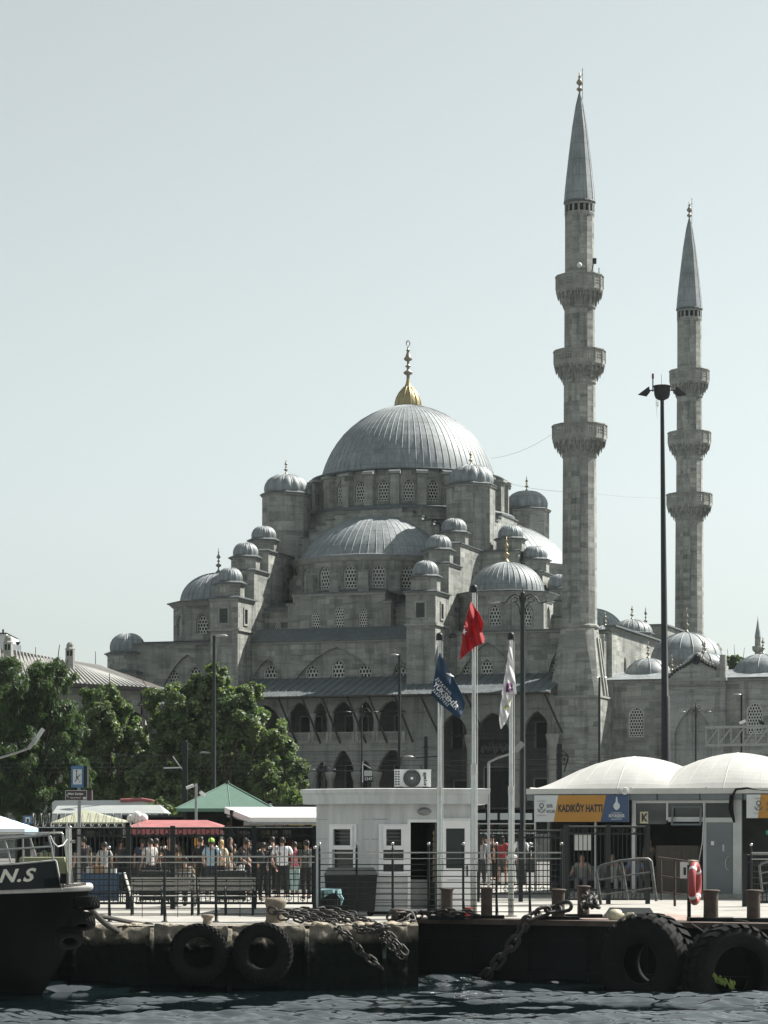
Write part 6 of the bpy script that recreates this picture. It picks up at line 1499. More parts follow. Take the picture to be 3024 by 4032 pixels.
for (px_,Y_,lb,sh,tr,fc,kw_) in (
 (560,76,'person in a navy top at the left end of the red awning',(.03,.04,.07),(.05,.05,.06),150,{}),
 (615,74,'person in brown standing close behind the light grey shirt',(.10,.07,.05),(.02,.02,.02),200,{}),
 (668,73,'person in black with folded arms under the red awning',(.015,.015,.017),(.03,.03,.035),30,dict(arms=((.0,1.5),(.0,1.5)))),
 (700,77,'person in an olive shirt at the right end of the red awning',(.09,.10,.06),(.03,.03,.03),200,{}),
 (790,74,'person in a black coat left of the lime green cap',(.012,.012,.014),(.015,.015,.015),160,dict(long=True)),
 (922,77,'short person in dark green behind the leaning one',(.03,.06,.045),(.02,.02,.02),190,dict(h=1.6)),
 (968,72,'person in a charcoal top holding a bag strap left of the backpacker',(.04,.04,.045),(.012,.012,.014),170,dict(arms=((.1,2.0),(.1,.3)))),
 (1072,75,'person in dark clothes between the backpacker and the white shirt',(.025,.025,.03),(.02,.02,.02),190,{}),
 (330,75,'person in black far left behind the bar fence, next to the sign post',(.015,.015,.017),(.02,.02,.02),200,{}),
 (480,77,'person in dark grey between the striped top and the red awning',(.05,.05,.05),(.02,.02,.025),170,{}),
 (1915,88,'person in a dark jacket half behind the middle flagpole',(.03,.03,.035),(.03,.03,.03),190,{})):
    person(px_,Y_,lb,sh,tr,face=fc,**kw_)
M_HALLF=(.16,.16,.155)
person(2292,71.5,'seated person holding a bottle in the dim ferry hall, first from the left',(.20,.20,.19),(.12,.12,.13),pose='sit',face=0,arms=((.2,.9),(.2,.9)))
person(2410,72,'seated person in white in the middle of the dim ferry hall',(.40,.40,.39),(.35,.35,.34),pose='sit',face=0,arms=((.1,1.2),(.1,1.2)),hairlong=True)
person(2500,72.4,'seated person in a light blue shirt beside the hall column',(.28,.33,.45),(.15,.15,.15),pose='sit',face=0)
person(2555,74,'standing person in dull grey at the back of the ferry hall',(.13,.13,.12),(.06,.06,.06),face=20)
person(2990,71.5,'person in black with an orange striped vest at the right edge of the photo',(.03,.03,.03),(.02,.02,.02),face=120,build=1.1,long=True)
# plastic chair behind the seated person
pc=thing('chair','grey plastic garden chair with a slotted back under the seated person','chair',(X(728,62.3),62.3,0))
m=MB(); m.X=Matrix.Translation((X(728,62.3),62.3,0)); m.box(-.24,.24,-.05,.42,.42,.45); put('seat',m,[M_GALV],pc)
m=MB(); m.X=Matrix.Translation((X(728,62.3),62.3,0))
for k in range(6): m.bar((-.2+k*.08,-.07,.45),(-.2+k*.08,-.12,.84),.035,.02)
m.tube([(-.25,-.06,.45),(-.27,-.1,.75),(-.18,-.13,.88),(.18,-.13,.88),(.27,-.1,.75),(.25,-.06,.45)],.02,6); put('backrest',m,[M_GALV],pc)
for sx in (-.22,.22):
    for sy in (-.03,.4):
        m=MB(); m.X=Matrix.Translation((X(728,62.3),62.3,0)); m.bar((sx,sy,.42),(sx*1.1,sy*1.1,0),.035); put('leg',m,[M_GALV],pc)
# ================================================================ FERRY TERMINAL
M_FAB=simple('tensile_membrane',(.46,.46,.44),.6,var=.16,scale=1.1); M_GREYM=simple('grey_metal_cladding',(.13,.15,.16),.45,.3,var=.15,scale=2); M_ALU=simple('aluminium_frame',(.40,.42,.42),.4,.5,var=.12,scale=3)
TA=Vector((X(2100,71.5),71.5,0)); TB=Vector((X(3060,69.3),69.3,0)); TD=(TB-TA).normalized(); TN=Vector((TD.y,-TD.x,0)); TL=(TB-TA).length
TM=thing('ferry_terminal','low grey ferry hall with glazed front under two white tensile canopies','building',(TA.x,TA.y,0))
TF=Matrix(((TD.x,-TN.x,0,TA.x),(TD.y,-TN.y,0,TA.y),(0,0,1,0),(0,0,0,1)))   # local: x along the front, y inwards
def ts(px,off=0):
    k=(px-CX)/F; O=TA-TN*(-off) if off else TA; return (k*O.y-O.x)/(TD.x-k*TD.y)
def tz(py,px): 
    s=ts(px); return Z(py,TA.y+TD.y*s)
EZ=3.08; dep=9.0
for (pl,pc_,pr) in ((2110,2490,2872),(2508,2905,3310)):
    s0,s1=ts(pl)-.12,ts(pr)-.62; a=(s1-s0)/2; sc=(s0+s1)/2; Hh=(Z(2978,TA.y+TD.y*ts(2490)+a*.8)-EZ-.1) if pc_==2490 else (Z(2963,TA.y+TD.y*ts(2905)+a*.8)-EZ-.1)
    m=MB(); m.X=TF
    def arc(t): t=abs(t); return 1-.14*t-.86*t**2.1
    def cf(u,v):
        xx=u*2-1; yy=v*2-1; return (sc+a*xx, a+a*yy-.25, EZ+.1+Hh*arc(xx)*(1-abs(yy)**2.0)**.9 if abs(yy)<1 else EZ+.1)
    m.grid(cf,48,32,0,False)
    m.tube([cf(.5,v/24) for v in range(25)],.012,5); m.tube([cf(u/24,.5) for u in range(25)],.012,5)
    for uu in (.1,.2,.3,.4,.6,.7,.8,.9): m.tube([(lambda p:(p[0],p[1],p[2]))(cf(uu+(.5-uu)*.35*(v/12),v/24)) for v in range(13)],.005,4)
    for e in (0,1): m.tube([Vector(cf(e,v/24))+Vector((0,0,.01)) for v in range(25)],.03,5)
    put('canopy',m,[M_FAB],TM)
g=MB(); g.X=TF; g.box(-.15,TL+2,-.28,.1,EZ-.06,EZ+.1,1); g.box(-.12,TL+2,-.22,.05,EZ-.24,EZ-.06,0)
for k in range(1,7): g.box(k*1.25,k*1.25+.03,-.235,-.22,EZ-.24,EZ-.06,2)
g.box(-.15,.1,-.2,4,EZ-.24,EZ+.1,0)
put('gutter_beam',g,[M_GREYM,M_FAB,M_IRON],TM)
c=MB(); c.X=TF
def postx(px,w,mi=0,z0=0,z1=EZ-.24,y0=-.05,y1=.08): s=ts(px); q_=MB(); q_.X=TF; q_.box(s-w/2,s+w/2,y0,y1,z0,z1,mi); put('post',q_,[M_ALU],TM)
for px,w in ((2108,.05),(2345,.045),(2497,.12),(2774,.07),(2893,.09),(2910,.16)): postx(px,w)
s_a,s_b,s_c,s_d=ts(2497),ts(2628),ts(2774),ts(2893)
c.box(s_a+.06,s_d-.04,-.04,.06,EZ-.33,EZ-.25); c.box(s_b-.03,s_b+.03,-.04,.06,2.25,EZ-.33); c.box(s_b+.03,s_c-.03,-.045,.065,tz(3230,2700)-.04,tz(3220,2700)+.02); c.box(s_c+.03,s_d-.04,-.045,.065,tz(3234,2830)-.03,tz(3222,2830)+.02)
put('frame',c,[M_ALU],TM)
gl=MB(); gl.X=TF; zt1=tz(3222,2700); gl.box(s_a+.06,s_b-.03,.02,.03,tz(3245,2560),EZ-.33); gl.box(s_b+.03,s_c-.03,.02,.03,zt1,EZ-.33); gl.box(s_c+.03,s_d-.04,.02,.03,tz(3222,2830)+.02,EZ-.33); put('glazing',gl,[M_GLASS],TM)
of=MB(); of.X=TF@Matrix.Translation((0,-.03,EZ-.4))@Matrix.Rotation(math.radians(-20),4,'X'); 
for (a_,b_,c_,d_) in ((s_b+.15,s_c-.06,-.08,-.03),(s_b+.15,s_c-.06,-.62,-.57),(s_b+.15,s_b+.2,-.57,-.08),(s_c-.11,s_c-.06,-.57,-.08)): of.box(a_,b_,-.03,.01,c_,d_)
put('open_window',of,[M_GREYM],TM)
dr=MB(); dr.X=TF; dr.box(s_c+.06,s_d-.06,-.02,.04,.06,tz(3236,2830)-.02,0); dr.box(s_c+.03,s_c+.06,-.03,.05,.0,tz(3234,2830)-.03,1); 
do=put('door',dr,[M_GREYM,M_ALU],TM)
h=MB(); h.X=TF; zz_=tz(3400,2870); h.tube([(s_d-.16+.1*math.cos(a),-.05,zz_+.2*math.sin(a)) for a in [PI/2+i*PI/10 for i in range(11)]],.014,6); h.box(s_d-.35,s_d-.3,-.03,-.02,zz_+.35,zz_+.55); put('handle',h,[M_ALU],do)
nt_=MB(); nt_.X=TF; nt_.box(ts(2800),ts(2812),-.03,-.021,tz(3328,2810),tz(3312,2810)); put('sticker',nt_,[M_WHITE],do)
bd=MB(); bd.X=TF; s0,s1=ts(2570),ts(2738); bd.box(s0,s1,.5,.95,0,tz(3330,2650)); bd.box(s0+.04,s0+(s1-s0)*.6,.47,.5,.1,tz(3345,2650)); put('cupboard',bd,[simple('brown_panel',(.075,.065,.052),.7,var=.2)],TM)
kn=MB(); kn.X=TF; s0=ts(2520); s1=ts(2552); kn.box(s0,s1,-.0,.012,tz(3242,2535),tz(3196,2535),0); kb=tz(3242,2535); kt=tz(3196,2535); kn.box(s0+.05,s0+.1,-.008,-.001,kb+.05,kt-.05,1); kn.bar((s0+.1,-.005,(kb+kt)/2),(s1-.04,-.005,kt-.05),.05,.008,1,up=(0,1,0)); kn.bar((s0+.1,-.005,(kb+kt)/2),(s1-.04,-.005,kb+.05),.05,.008,1,up=(0,1,0)); put('letter_poster',kn,[simple('cream_poster',(.5,.46,.33),.7),M_BLACK],TM)
# floor, back and side walls keep the hall dim
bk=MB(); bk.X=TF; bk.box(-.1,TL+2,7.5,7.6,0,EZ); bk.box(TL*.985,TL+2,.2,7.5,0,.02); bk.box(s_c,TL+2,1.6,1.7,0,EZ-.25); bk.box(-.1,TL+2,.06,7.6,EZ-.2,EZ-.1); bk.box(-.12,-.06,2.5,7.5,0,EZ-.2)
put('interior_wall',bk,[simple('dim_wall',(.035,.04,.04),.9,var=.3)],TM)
st=MB(); st.X=TF; st.box(.3,ts(2560),3.2,3.6,.4,.45); st.box(.3,ts(2560),3.6,3.65,.45,.85); put('seat_row',st,[M_GREYM],TM)
# kerb / step in front
kb_=MB(); kb_.X=TF; kb_.box(-.3,TL+3,-.5,7.5,.004,.12); put('plinth',kb_,[M_TRIM],TM)
cb=MB(); cb.tube([TF@Vector((ts(2905)+x,y,z)) for x,y,z in ((-.1,-.3,EZ-.55),(-.14,-.32,EZ-.2),(0,-.3,EZ+.06),(.3,-.26,EZ+.09),(.6,-.25,EZ+.04),(1.2,-.25,EZ+.0))],.035,6); cb.tube([TF@Vector((ts(2905)+x,y,z)) for x,y,z in ((-.12,-.3,EZ-.1),(-.15,-.3,EZ-.5),(-.05,-.28,EZ-.9))],[.06,.08,.03],7); put('cable_bundle',cb,[M_RUB],TM)
sag=MB(); sag.tube([TF@Vector((ts(2775),-.1,EZ-.3)),TF@Vector((ts(2768),-.12,1.6)),TF@Vector((ts(2750),-.1,.9))],.012,5); put('hanging_cable',sag,[M_WHITE],TM)
lp=MB(); c0=TF@Vector((ts(2462),-.35,EZ+.02)); lp.X=Matrix.Translation(c0)@Matrix.Rotation(-1.2,4,'Z')@Matrix.Rotation(PI/2,4,'Y'); lp.lathe([(0,-.15),(.06,-.14),(.1,.12),(.11,.14),(.08,.13),(0,.0)],14); put('loudspeaker',lp,[M_WHITE],None,None,'small white horn loudspeaker on the gutter between the two canopies','loudspeaker',loc=c0)
# sign banners
M_ORG=simple('ochre_banner',(.38,.19,.03),.6,var=.1,scale=2); M_NAV=simple('navy_banner',(.035,.07,.15),.6,var=.1,scale=2); M_WB=simple('white_banner',(.50,.53,.54),.6,var=.06,scale=2); M_GREYT=simple('grey_print',(.1,.11,.12),.6); M_PINK=simple('faded_pink_print',(.35,.13,.13),.6)
def banner(px0,px1,yt,yb,label,full=True):
    s0,s1=ts(px0,.3),ts(px1,.3); O=TA+TN*.33; zt_=Z(yt,O.y+TD.y*(s0+s1)/2); zb_=Z(yb,O.y+TD.y*(s0+s1)/2)
    T=thing('sign_banner',label,'sign',O+TD*s0,0,'ferry line signs')
    def pp(s,z,off=0): return O+TD*s+Vector((0,0,z))+TN*off
    H_=zt_-zb_; w=s1-s0; m=MB()
    m.X=None
    m.add([pp(s0,zb_),pp(s0+w*.205,zb_),pp(s0+w*.255,zt_),pp(s0,zt_)],[(0,1,2,3)],0)
    e=.735 if full else .9
    if full:
        m.add([pp(s0+w*.205,zb_),pp(s0+w*.705,zb_),pp(s0+w*.765,zt_),pp(s0+w*.255,zt_)],[(0,1,2,3)],1); m.add([pp(s0+w*.705,zb_),pp(s1,zb_),pp(s1,zt_),pp(s0+w*.765,zt_)],[(0,1,2,3)],2)
    else: m.add([pp(s0+w*.205,zb_),pp(s1,zb_),pp(s1,zt_),pp(s0+w*.255,zt_)],[(0,1,2,3)],1)
    m.add([pp(s0,zb_,-.05),pp(s1,zb_,-.05),pp(s1,zt_,-.05),pp(s0,zt_,-.05)],[(3,2,1,0)],0); m.add([pp(s0,zt_,-.05),pp(s1,zt_,-.05),pp(s1,zt_),pp(s0,zt_)],[(3,2,1,0)],0)
    put('panel',m,[M_WB,M_ORG,M_NAV],T)
    zc=(zt_+zb_)/2
    # ferry company emblem: anchor between two bars
    cx_=s0+(.075 if full else .12)*2.9; em=MB()
    em.bar(pp(cx_-.13,zc+.22,.008),pp(cx_+.13,zc+.22,.008),.03,.006); em.tube([pp(cx_+.06*math.cos(a),zc+.09+.06*math.sin(a),.008) for a in [2*PI*i/14 for i in range(14)]],.014,5,closed=True)
    em.bar(pp(cx_-.09,zc-.1,.008),pp(cx_+.05,zc+.06,.008),.03,.006); em.bar(pp(cx_+.09,zc-.1,.008),pp(cx_-.05,zc+.06,.008),.03,.006); em.tube([pp(cx_+.11*math.cos(a),zc+.0+.11*math.sin(a),.008) for a in [PI+i*PI/10 for i in range(11)]],.012,5)
    put('emblem',em,[M_GREYT],T); e2=MB(); e2.bar(pp(cx_-.15,zc-.2,.008),pp(cx_+.15,zc-.2,.008),.03,.006); put('emblem_underline',e2,[M_PINK],T)
    lettering('lettering','ŞEHİR',.125,M_GREYT,T,pp(s0+(.17 if full else .24)*2.9,zc+.07)-TD*.03,TD,(0,0,1),.004,thick=.008,fit=.19); lettering('lettering','HATLARI',.125,M_GREYT,T,pp(s0+(.17 if full else .24)*2.9,zc-.09),TD,(0,0,1),.004,scale=(.9,1),thick=.008,fit=.25)
    if full:
        lettering('lettering','KADIKÖY HATTI',.265,M_BLACK,T,pp(s0+w*.49,zc-.005),TD,(0,0,1),.011,scale=(.83,1.1),thick=.008,fit=w*.47)
        lettering('lettering','İSTANBUL',.06,M_WB,T,pp(s0+w*.875,zc-.13),TD,(0,0,1),.001,spacing=1.4,thick=.008,fit=.30); lettering('lettering','BÜYÜKŞEHİR',.115,M_WB,T,pp(s0+w*.875,zc-.22),TD,(0,0,1),.004,scale=(.8,1),thick=.008,fit=.47); lettering('lettering','BELEDİYESİ',.06,M_WB,T,pp(s0+w*.875,zc-.315),TD,(0,0,1),.001,spacing=1.2,thick=.008,fit=.30)
        m=MB(); cc=s0+w*.875; pts=[(-.09,0),(-.1,.06),(-.06,.13),(-.03,.15),(-.025,.26),(0,.33),(.025,.26),(.03,.15),(.06,.13),(.1,.06),(.09,0),(.05,-.06),(0,-.08),(-.05,-.06)]
        m.add([pp(cc+x,zc+.03+z,.008) for x,z in pts],[tuple(range(14))]); put('crest',m,[M_WB],T)
banner(2105,2476,3131,3236,'long sign reading KADIKÖY HATTI in black on ochre, white and navy ends')
banner(2940,3160,3128,3221,'white sign with anchor emblem cut off by the right edge of the photo',False)
ex=MB(); O=TA+TN*.1; s=ts(2948,.1); ex.box((O+TD*s).x,(O+TD*s).x+.2,66.3,66.32,Z(3286,66.4),Z(3270,66.4)); put('exit_plate',ex,[simple('green_sign',(.03,.22,.12),.6)],None,None,'small green sign plate under the right ferry sign','sign',loc=(X(2950,66.3),66.3,1.9))
bargate('fence','bar fence section under the ferry sign at the right edge',2925,3080,62.5,1.35,.1,(2932,),sp=.1,rings=False)
railing('railing','short stainless rail fence at the right edge of the photo',[2958,3060],lambda p:60.0,1.42,1.62,9,(),None,'rail fences along the quay edge')

# ================================================================ MARKET STALLS BEHIND THE FENCE
def stallbox(name,label,px0,px1,Y,z,mats=None,goods=8,cat='stall',grp='market stalls behind the bar fence',depth=2.2):
    x0,x1=X(px0,Y),X(px1,Y); T=thing(name,label,cat,((x0+x1)/2,Y,0),0,grp)
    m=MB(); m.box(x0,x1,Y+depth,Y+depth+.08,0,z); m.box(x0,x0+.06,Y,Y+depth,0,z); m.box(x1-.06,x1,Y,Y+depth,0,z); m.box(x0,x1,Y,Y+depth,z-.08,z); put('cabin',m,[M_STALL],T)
    c=MB(); c.box(x0+.1,x1-.1,Y+.1,Y+.7,.0,.92); put('counter',c,[M_STALL2],T)
    rr=random.Random(int(px0)); pal=[(.45,.42,.38),(.10,.12,.14),(.30,.10,.08),(.5,.5,.48),(.12,.2,.14),(.35,.3,.12)]
    nm=len(pal); gm_=[MATS.get('goods_%d'%i) or simple('goods_%d'%i,tuple(v*.7 for v in pal[i]),.7) for i in range(nm)]
    for k in range(goods*2):
        xx=rr.uniform(x0+.15,x1-.35); w_=rr.uniform(.08,.3); h_=rr.uniform(.08,.35); g=MB(); g.box(xx,xx+w_,Y+.2+.02*k/9,Y+.5,.925+.001*k,.93+h_); put('goods',g,[gm_[rr.randrange(nm)]],T)
    for k in range(goods*2):
        xx=rr.uniform(x0+.15,x1-.3); w_=rr.uniform(.1,.3); zz=rr.choice([1.35,1.7,2.0]); g=MB(); g.box(xx,xx+w_,Y+depth-.25+.003*k,Y+depth-.02,zz,zz+rr.uniform(.1,.26)); put('goods',g,[gm_[rr.randrange(nm)]],T)
    return T,x0,x1
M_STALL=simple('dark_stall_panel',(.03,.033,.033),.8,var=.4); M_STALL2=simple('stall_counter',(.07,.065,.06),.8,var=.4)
M_RED=simple('faded_red_awning',(.30,.10,.10),.8,var=.25,scale=2); M_WAWN=simple('white_awning',(.72,.72,.70),.75,var=.08); M_GREEN=simple('green_tent_cloth',(.085,.16,.125),.7,var=.15,scale=2); M_OLV=simple('olive_grey_tent',(.28,.29,.21),.8,var=.12)
# red awning
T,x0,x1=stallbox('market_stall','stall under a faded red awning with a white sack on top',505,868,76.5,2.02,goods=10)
m=MB(); Y=76.0; zf,zr=Z(3257,Y),Z(3229,77.4); x0a,x1a=X(492,Y),X(876,Y)
m.add([(x0a,Y,zf),(x1a,Y,zf),(x1a-.6,77.5,zr),(x0a+.5,77.5,zr),(x0a+.3,79,zf+.05),(x1a-.1,79,zf+.05)],[(0,1,2,3),(3,2,5,4),(0,3,4),(1,5,2)])
for k in range(14):
    a=x0a+(x1a-x0a)*k/14; b_=x0a+(x1a-x0a)*(k+1)/14; m.add([(a,Y,zf),(b_,Y,zf),(b_,Y,zf-.18),((a+b_)/2,Y,zf-.3),(a,Y,zf-.18)],[(0,4,3,2,1)])
put('awning',m,[M_RED],T)
sk=MB(); 
for dx,dz,r in ((-.2,0,.14),(0,.08,.17),(.2,.02,.15),(.05,-.05,.16)): sk.sphere((X(540,77.4)+dx,77.4,Z(3224,77.4)+dz),r,10,7)
put('sack',sk,[M_WAWN],None,None,'lumpy white plastic sack lying on top of the red awning','sack',loc=(X(540,77.4),77.4,Z(3228,77.4)))
sgn=MB(); sgn.box(X(765,75.4),X(785,75.4),75.4,75.44,.35,Z(3300,75.4)); put('display_panel',sgn,[simple('orange_drink_panel',(.55,.27,.05),.6,var=.2)],T)
# olive tent
T,x0,x1=stallbox('market_stall','dark stall under the low olive grey tent roof',215,480,77,2.1,goods=6)
m=MB(); Y=77; x0a,x1a=X(215,Y),X(500,Y); zf=Z(3238,Y); zt_=Z(3186,Y); xc=X(320,Y)
m.add([(x0a,Y-.8,zf),(x1a,Y-.8,zf),(x1a,Y+2.5,zf),(x0a,Y+2.5,zf),(xc,Y+.8,zt_)],[(0,1,4),(1,2,4),(2,3,4),(3,0,4)]); m.add([(x0a,Y-.8,zf),(x1a,Y-.8,zf),(x1a,Y-.8,zf-.05),(x0a,Y-.8,zf-.05)],[(3,2,1,0)]); put('tent_roof',m,[M_OLV],T)
# shops on the right part: white awning stall with sign strip
T,x0,x1=stallbox('market_stall','stall under the bright white awning right beside the kiosk',905,1252,78.9,2.6,goods=12)
m=MB(); Y=77.6; x0a,x1a=X(868,Y),X(1250,Y); zb_,zt_=Z(3218,Y),Z(3182,Y)
m.add([(x0a+.95,Y,zb_),(x1a,Y,zb_),(x1a,Y+2.0,zt_+.05),(x0a,Y+2.0,zt_+.05),(x0a+.95,Y,zb_-.17),(x1a,Y,zb_-.17),(x0a,Y+2,zt_-.15),(x1a,Y+2,zt_-.2)],[(0,1,2,3),(4,5,1,0),(0,3,6,4),(6,7,5,4)])
put('awning',m,[M_WAWN],T)
m=MB(); m.cyl((x0a+.95,Y,zb_-.2),(x1a,Y,zb_-.2),.04,.04,8); m.tube([(x0a+1.0,Y,zb_-.15),(x0a+.1,Y+1.9,zt_-.25)],.03,6); put('awning_bar',m,[M_GALV],T)
sg=MB(); sg.box(X(960,78.8),X(1128,78.8),78.7,78.75,Z(3250,78.8),Z(3234,78.8)); sg.box(X(1137,78.8),X(1200,78.8),78.7,78.75,Z(3250,78.8),Z(3228,78.8),1); sg.box(X(1228,78.8),X(1248,78.8),78.7,78.75,Z(3290,78.8),Z(3228,78.8),1); so_=put('sign_board',sg,[M_ALU,simple('yellow_sign',(.40,.33,.14),.7)],T)
lettering('lettering','avea',.2,M_BLACK,T,(X(1095,78.65),78.65,Z(3241,78.7)),(1,0,0),(0,0,1),.006,.25)
# green pyramid tent
T,x0,x1=stallbox('market_stall','tall stall under the green pyramid tent with a pointed top',725,1060,88,3.0,goods=6)
m=MB(); Y=88; x0a,x1a=X(705,Y),X(1085,Y); zf=Z(3184,Y); zt_=Z(3082,Y); xc=X(893,Y)
m.add([(x0a,Y-1.4,zf),(x1a,Y-1.4,zf),(x1a,Y+2.2,zf),(x0a,Y+2.2,zf),(xc,Y+.4,zt_)],[(0,1,4),(1,2,4),(2,3,4),(3,0,4)]); m.add([(x0a,Y-1.4,zf),(x1a,Y-1.4,zf),(x1a,Y-1.4,zf-.12),(x0a,Y-1.4,zf-.12)],[(3,2,1,0)])
for q_ in ((x0a,Y-1.4,zf),(x1a,Y-1.4,zf)): m.tube([q_,(xc,Y+.4,zt_)],.03,5)
m.tube([(xc,Y+.4,zt_),((x0a+x1a)/2+.2,Y-1.4,zf)],.02,4); m.cyl((xc,Y+.4,zt_-.03),(xc,Y+.4,zt_+.1),.09,.05,8,1); put('tent_roof',m,[M_GREEN,M_IRON],T)
# long white shelter roof with red coach behind
T=thing('shelter','long pale curved shelter roof behind the olive tent','shelter',(X(430,96),96,0)); Y=96
m=MB(); x0a,x1a=X(205,Y),X(650,Y)
m.add([(x0a,Y,Z(3203,Y)),(x1a,Y,Z(3202,Y)),(x1a-.35,Y+1.6,Z(3168,Y)),(x0a,Y+1.6,Z(3171,Y)),(x0a,Y,Z(3207,Y)),(x1a,Y,Z(3206,Y)),(x1a,Y+3.3,Z(3203,Y)),(x0a,Y+3.3,Z(3203,Y))],[(0,1,2,3),(4,5,1,0),(3,2,6,7),(1,6,2),(0,3,7),(4,7,6,5)]); put('roof',m,[simple('shelter_sheet',(.26,.28,.275),.6,var=.15)],T)
for px_ in (225,330,440,550,640):
    m=MB(); m.cyl((X(px_,Y),Y+.5,0),(X(px_,Y),Y+.5,Z(3205,Y)),.05,.05,8); put('post',m,[M_IRON],T)
bs=thing('bus','white bus roof with a red front edge passing behind the shelter','bus',(X(430,103),103,0)); Y=103
m=MB(); prof=[(X(205,Y),.4),(X(205,Y),Z(3160,Y)),(X(215,Y),Z(3152,Y)),(X(560,Y),Z(3150,Y)),(X(610,Y),Z(3156,Y)),(X(645,Y),Z(3190,Y)),(X(655,Y),1.2),(X(655,Y),.4)]
m.panel((0,Y,0),(1,0,0),prof,[],2.4,back=True); put('body',m,[M_WB],bs)
m=MB(); m.tube([(X(475,Y),Y-.05,Z(3152,Y)),(X(560,Y),Y-.05,Z(3148,Y)),(X(600,Y),Y-.05,Z(3155,Y)),(X(622,Y),Y-.05,Z(3167,Y))],.09,6); put('roof_edge',m,[M_RED],bs)
m=MB(); m.box(X(215,Y),X(640,Y),Y-.03,Y-.005,1.2,2.2); put('window',m,[M_GLASS],bs)
for px_ in (270,590): m=MB(); m.cyl((X(px_,Y),Y-.06,.45),(X(px_,Y),Y+.25,.45),.45,.45,18); put('wheel',m,[M_RUB],bs)
# further dark shops across the background so nothing shines between the bars
for i,(a,b_,Y,z,lb) in enumerate(((60,210,84,2.2,'small dark stall at the far left behind the boat'),(1868,2110,108,2.9,'dark shop front with pale shelves seen between the kiosk and the ferry hall'),(1060,1250,92,2.9,'dark shop behind the white awning, next to the tree'),(480,740,93,2.5,'dark shop behind the gap between the red awning and the white shelter'))):
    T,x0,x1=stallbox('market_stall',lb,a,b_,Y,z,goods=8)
    if i==1:
        m=MB()
        for k in range(5): m.box(x0+.1+k*.52,x0+.5+k*.52,Y-.12,Y-.08,2.35,2.65)
        put('sign_board',m,[M_WB],T); m=MB(); m.box(x0,x1,Y-.3,Y-.1,1.72,1.78); m.box(x0,x1,Y-.3,Y-.1,2.15,2.2); put('shelf',m,[M_WB],T)
        rr=random.Random(4); g=MB()
        for k in range(90): g.sphere((rr.uniform(x0,x1),Y-.4-rr.random()*.3,rr.uniform(1.15,1.32)),.035,5,4)
        put('bulbs',g,[M_WB],T)
# planter hedge inside
hg=MB(); rr=random.Random(9)
for k in range(500):
    x=rr.uniform(X(1885,106),X(2000,106)); z=rr.uniform(2.75,3.1); y=106+rr.uniform(-.2,.2); a=rr.uniform(0,6); hg.add([(x,y,z),(x+.07*math.cos(a),y+.03,z+.05),(x+.02,y,z+.09)],[(0,1,2)])
# low parapet wall of the mosque terrace with crates
pw=thing('terrace_wall','low stone terrace wall in front of the mosque porch','wall',(X(1800,140),140,0)); m=MB(); m.box(X(200,140),X(2250,140),140,140.5,0,1.6); put('wall',m,[M_STONE],pw)

# ================================================================ SIGNS ON POSTS
Y=62.0; sp=thing('sign_post','galvanised post with a blue framed pictogram sign above a brown direction sign','sign post',(X(312,Y),Y,0))
m=MB(); m.cyl((X(312,Y),Y,0),(X(312,Y),Y,Z(3020,Y)),.045,.045,10); put('post',m,[M_GALV],sp)
m=MB(); x0,x1=X(283,Y),X(331,Y); z0,z1=Z(3101,Y),Z(3016,Y); m.box(x0,x1,Y-.12,Y-.06,z0,z1,0); m.box(X(331,Y),X(345,Y),Y-.1,Y+.25,z0,z1,3); m.box(x0+.045,x1-.045,Y-.126,Y-.121,z0+.08,z1-.09,1)
zc=(z0+z1)/2; xm=(x0+x1)/2
m.bar((xm-.06,Y-.13,zc-.14),(xm,Y-.13,zc-.02),.02,.004,2,up=(0,1,0)); m.bar((xm,Y-.13,zc-.02),(xm+.08,Y-.13,zc+.06),.02,.004,2,up=(0,1,0)); m.bar((xm-.02,Y-.13,zc-.04),(xm-.02,Y-.13,zc+.13),.018,.004,2,up=(0,1,0)); m.bar((xm-.02,Y-.13,zc+.02),(xm+.03,Y-.13,zc-.08),.018,.004,2,up=(0,1,0)); m.sphere((xm-.02,Y-.13,zc+.15),.022,6,5,2); m.bar((xm+.05,Y-.13,zc-.14),(xm+.08,Y-.13,zc-.11),.016,.004,2,up=(0,1,0))
put('pictogram_sign',m,[simple('sign_blue',(.05,.14,.27),.5,var=.05),M_WB,M_BLACK,M_IRON],sp)
m=MB(); x0,x1=X(259,Y),X(344,Y); z0,z1=Z(3152,Y),Z(3112,Y); m.box(x0,x1,Y-.1,Y-.05,z0,z1,0); m.box(x1,x1+.12,Y-.08,Y+.2,z0,z1,0); 
for a in ((x0,x1,z0,z0+.01),(x0,x1,z1-.01,z1),(x0,x0+.01,z0,z1),(x1-.01,x1,z0,z1)): m.box(a[0],a[1],Y-.106,Y-.1,a[2],a[3],1)
m.bar((x0+.03,Y-.106,(z0+z1)/2),(x0+.09,Y-.106,(z0+z1)/2+.05),.012,.004,1,up=(0,1,0)); m.bar((x0+.03,Y-.106,(z0+z1)/2),(x0+.09,Y-.106,(z0+z1)/2-.05),.012,.004,1,up=(0,1,0)); m.box(x1-.1,x1-.02,Y-.106,Y-.1,z0+.03,z0+.09,1)
ps_=put('direction_sign',m,[simple('sign_brown',(.045,.03,.03),.5,var=.05),M_WB],sp)
lettering('lettering','Mısır Çarşısı',.075,M_WB,sp,((x0+x1)/2-.01,Y-.101,(z0+z1)/2+.04),(1,0,0),(0,0,1),.003,thick=.008); lettering('lettering','(Egyptian Bazaar)',.04,M_WB,sp,((x0+x1)/2-.01,Y-.101,(z0+z1)/2-.06),(1,0,0),(0,0,1),.001,thick=.008)
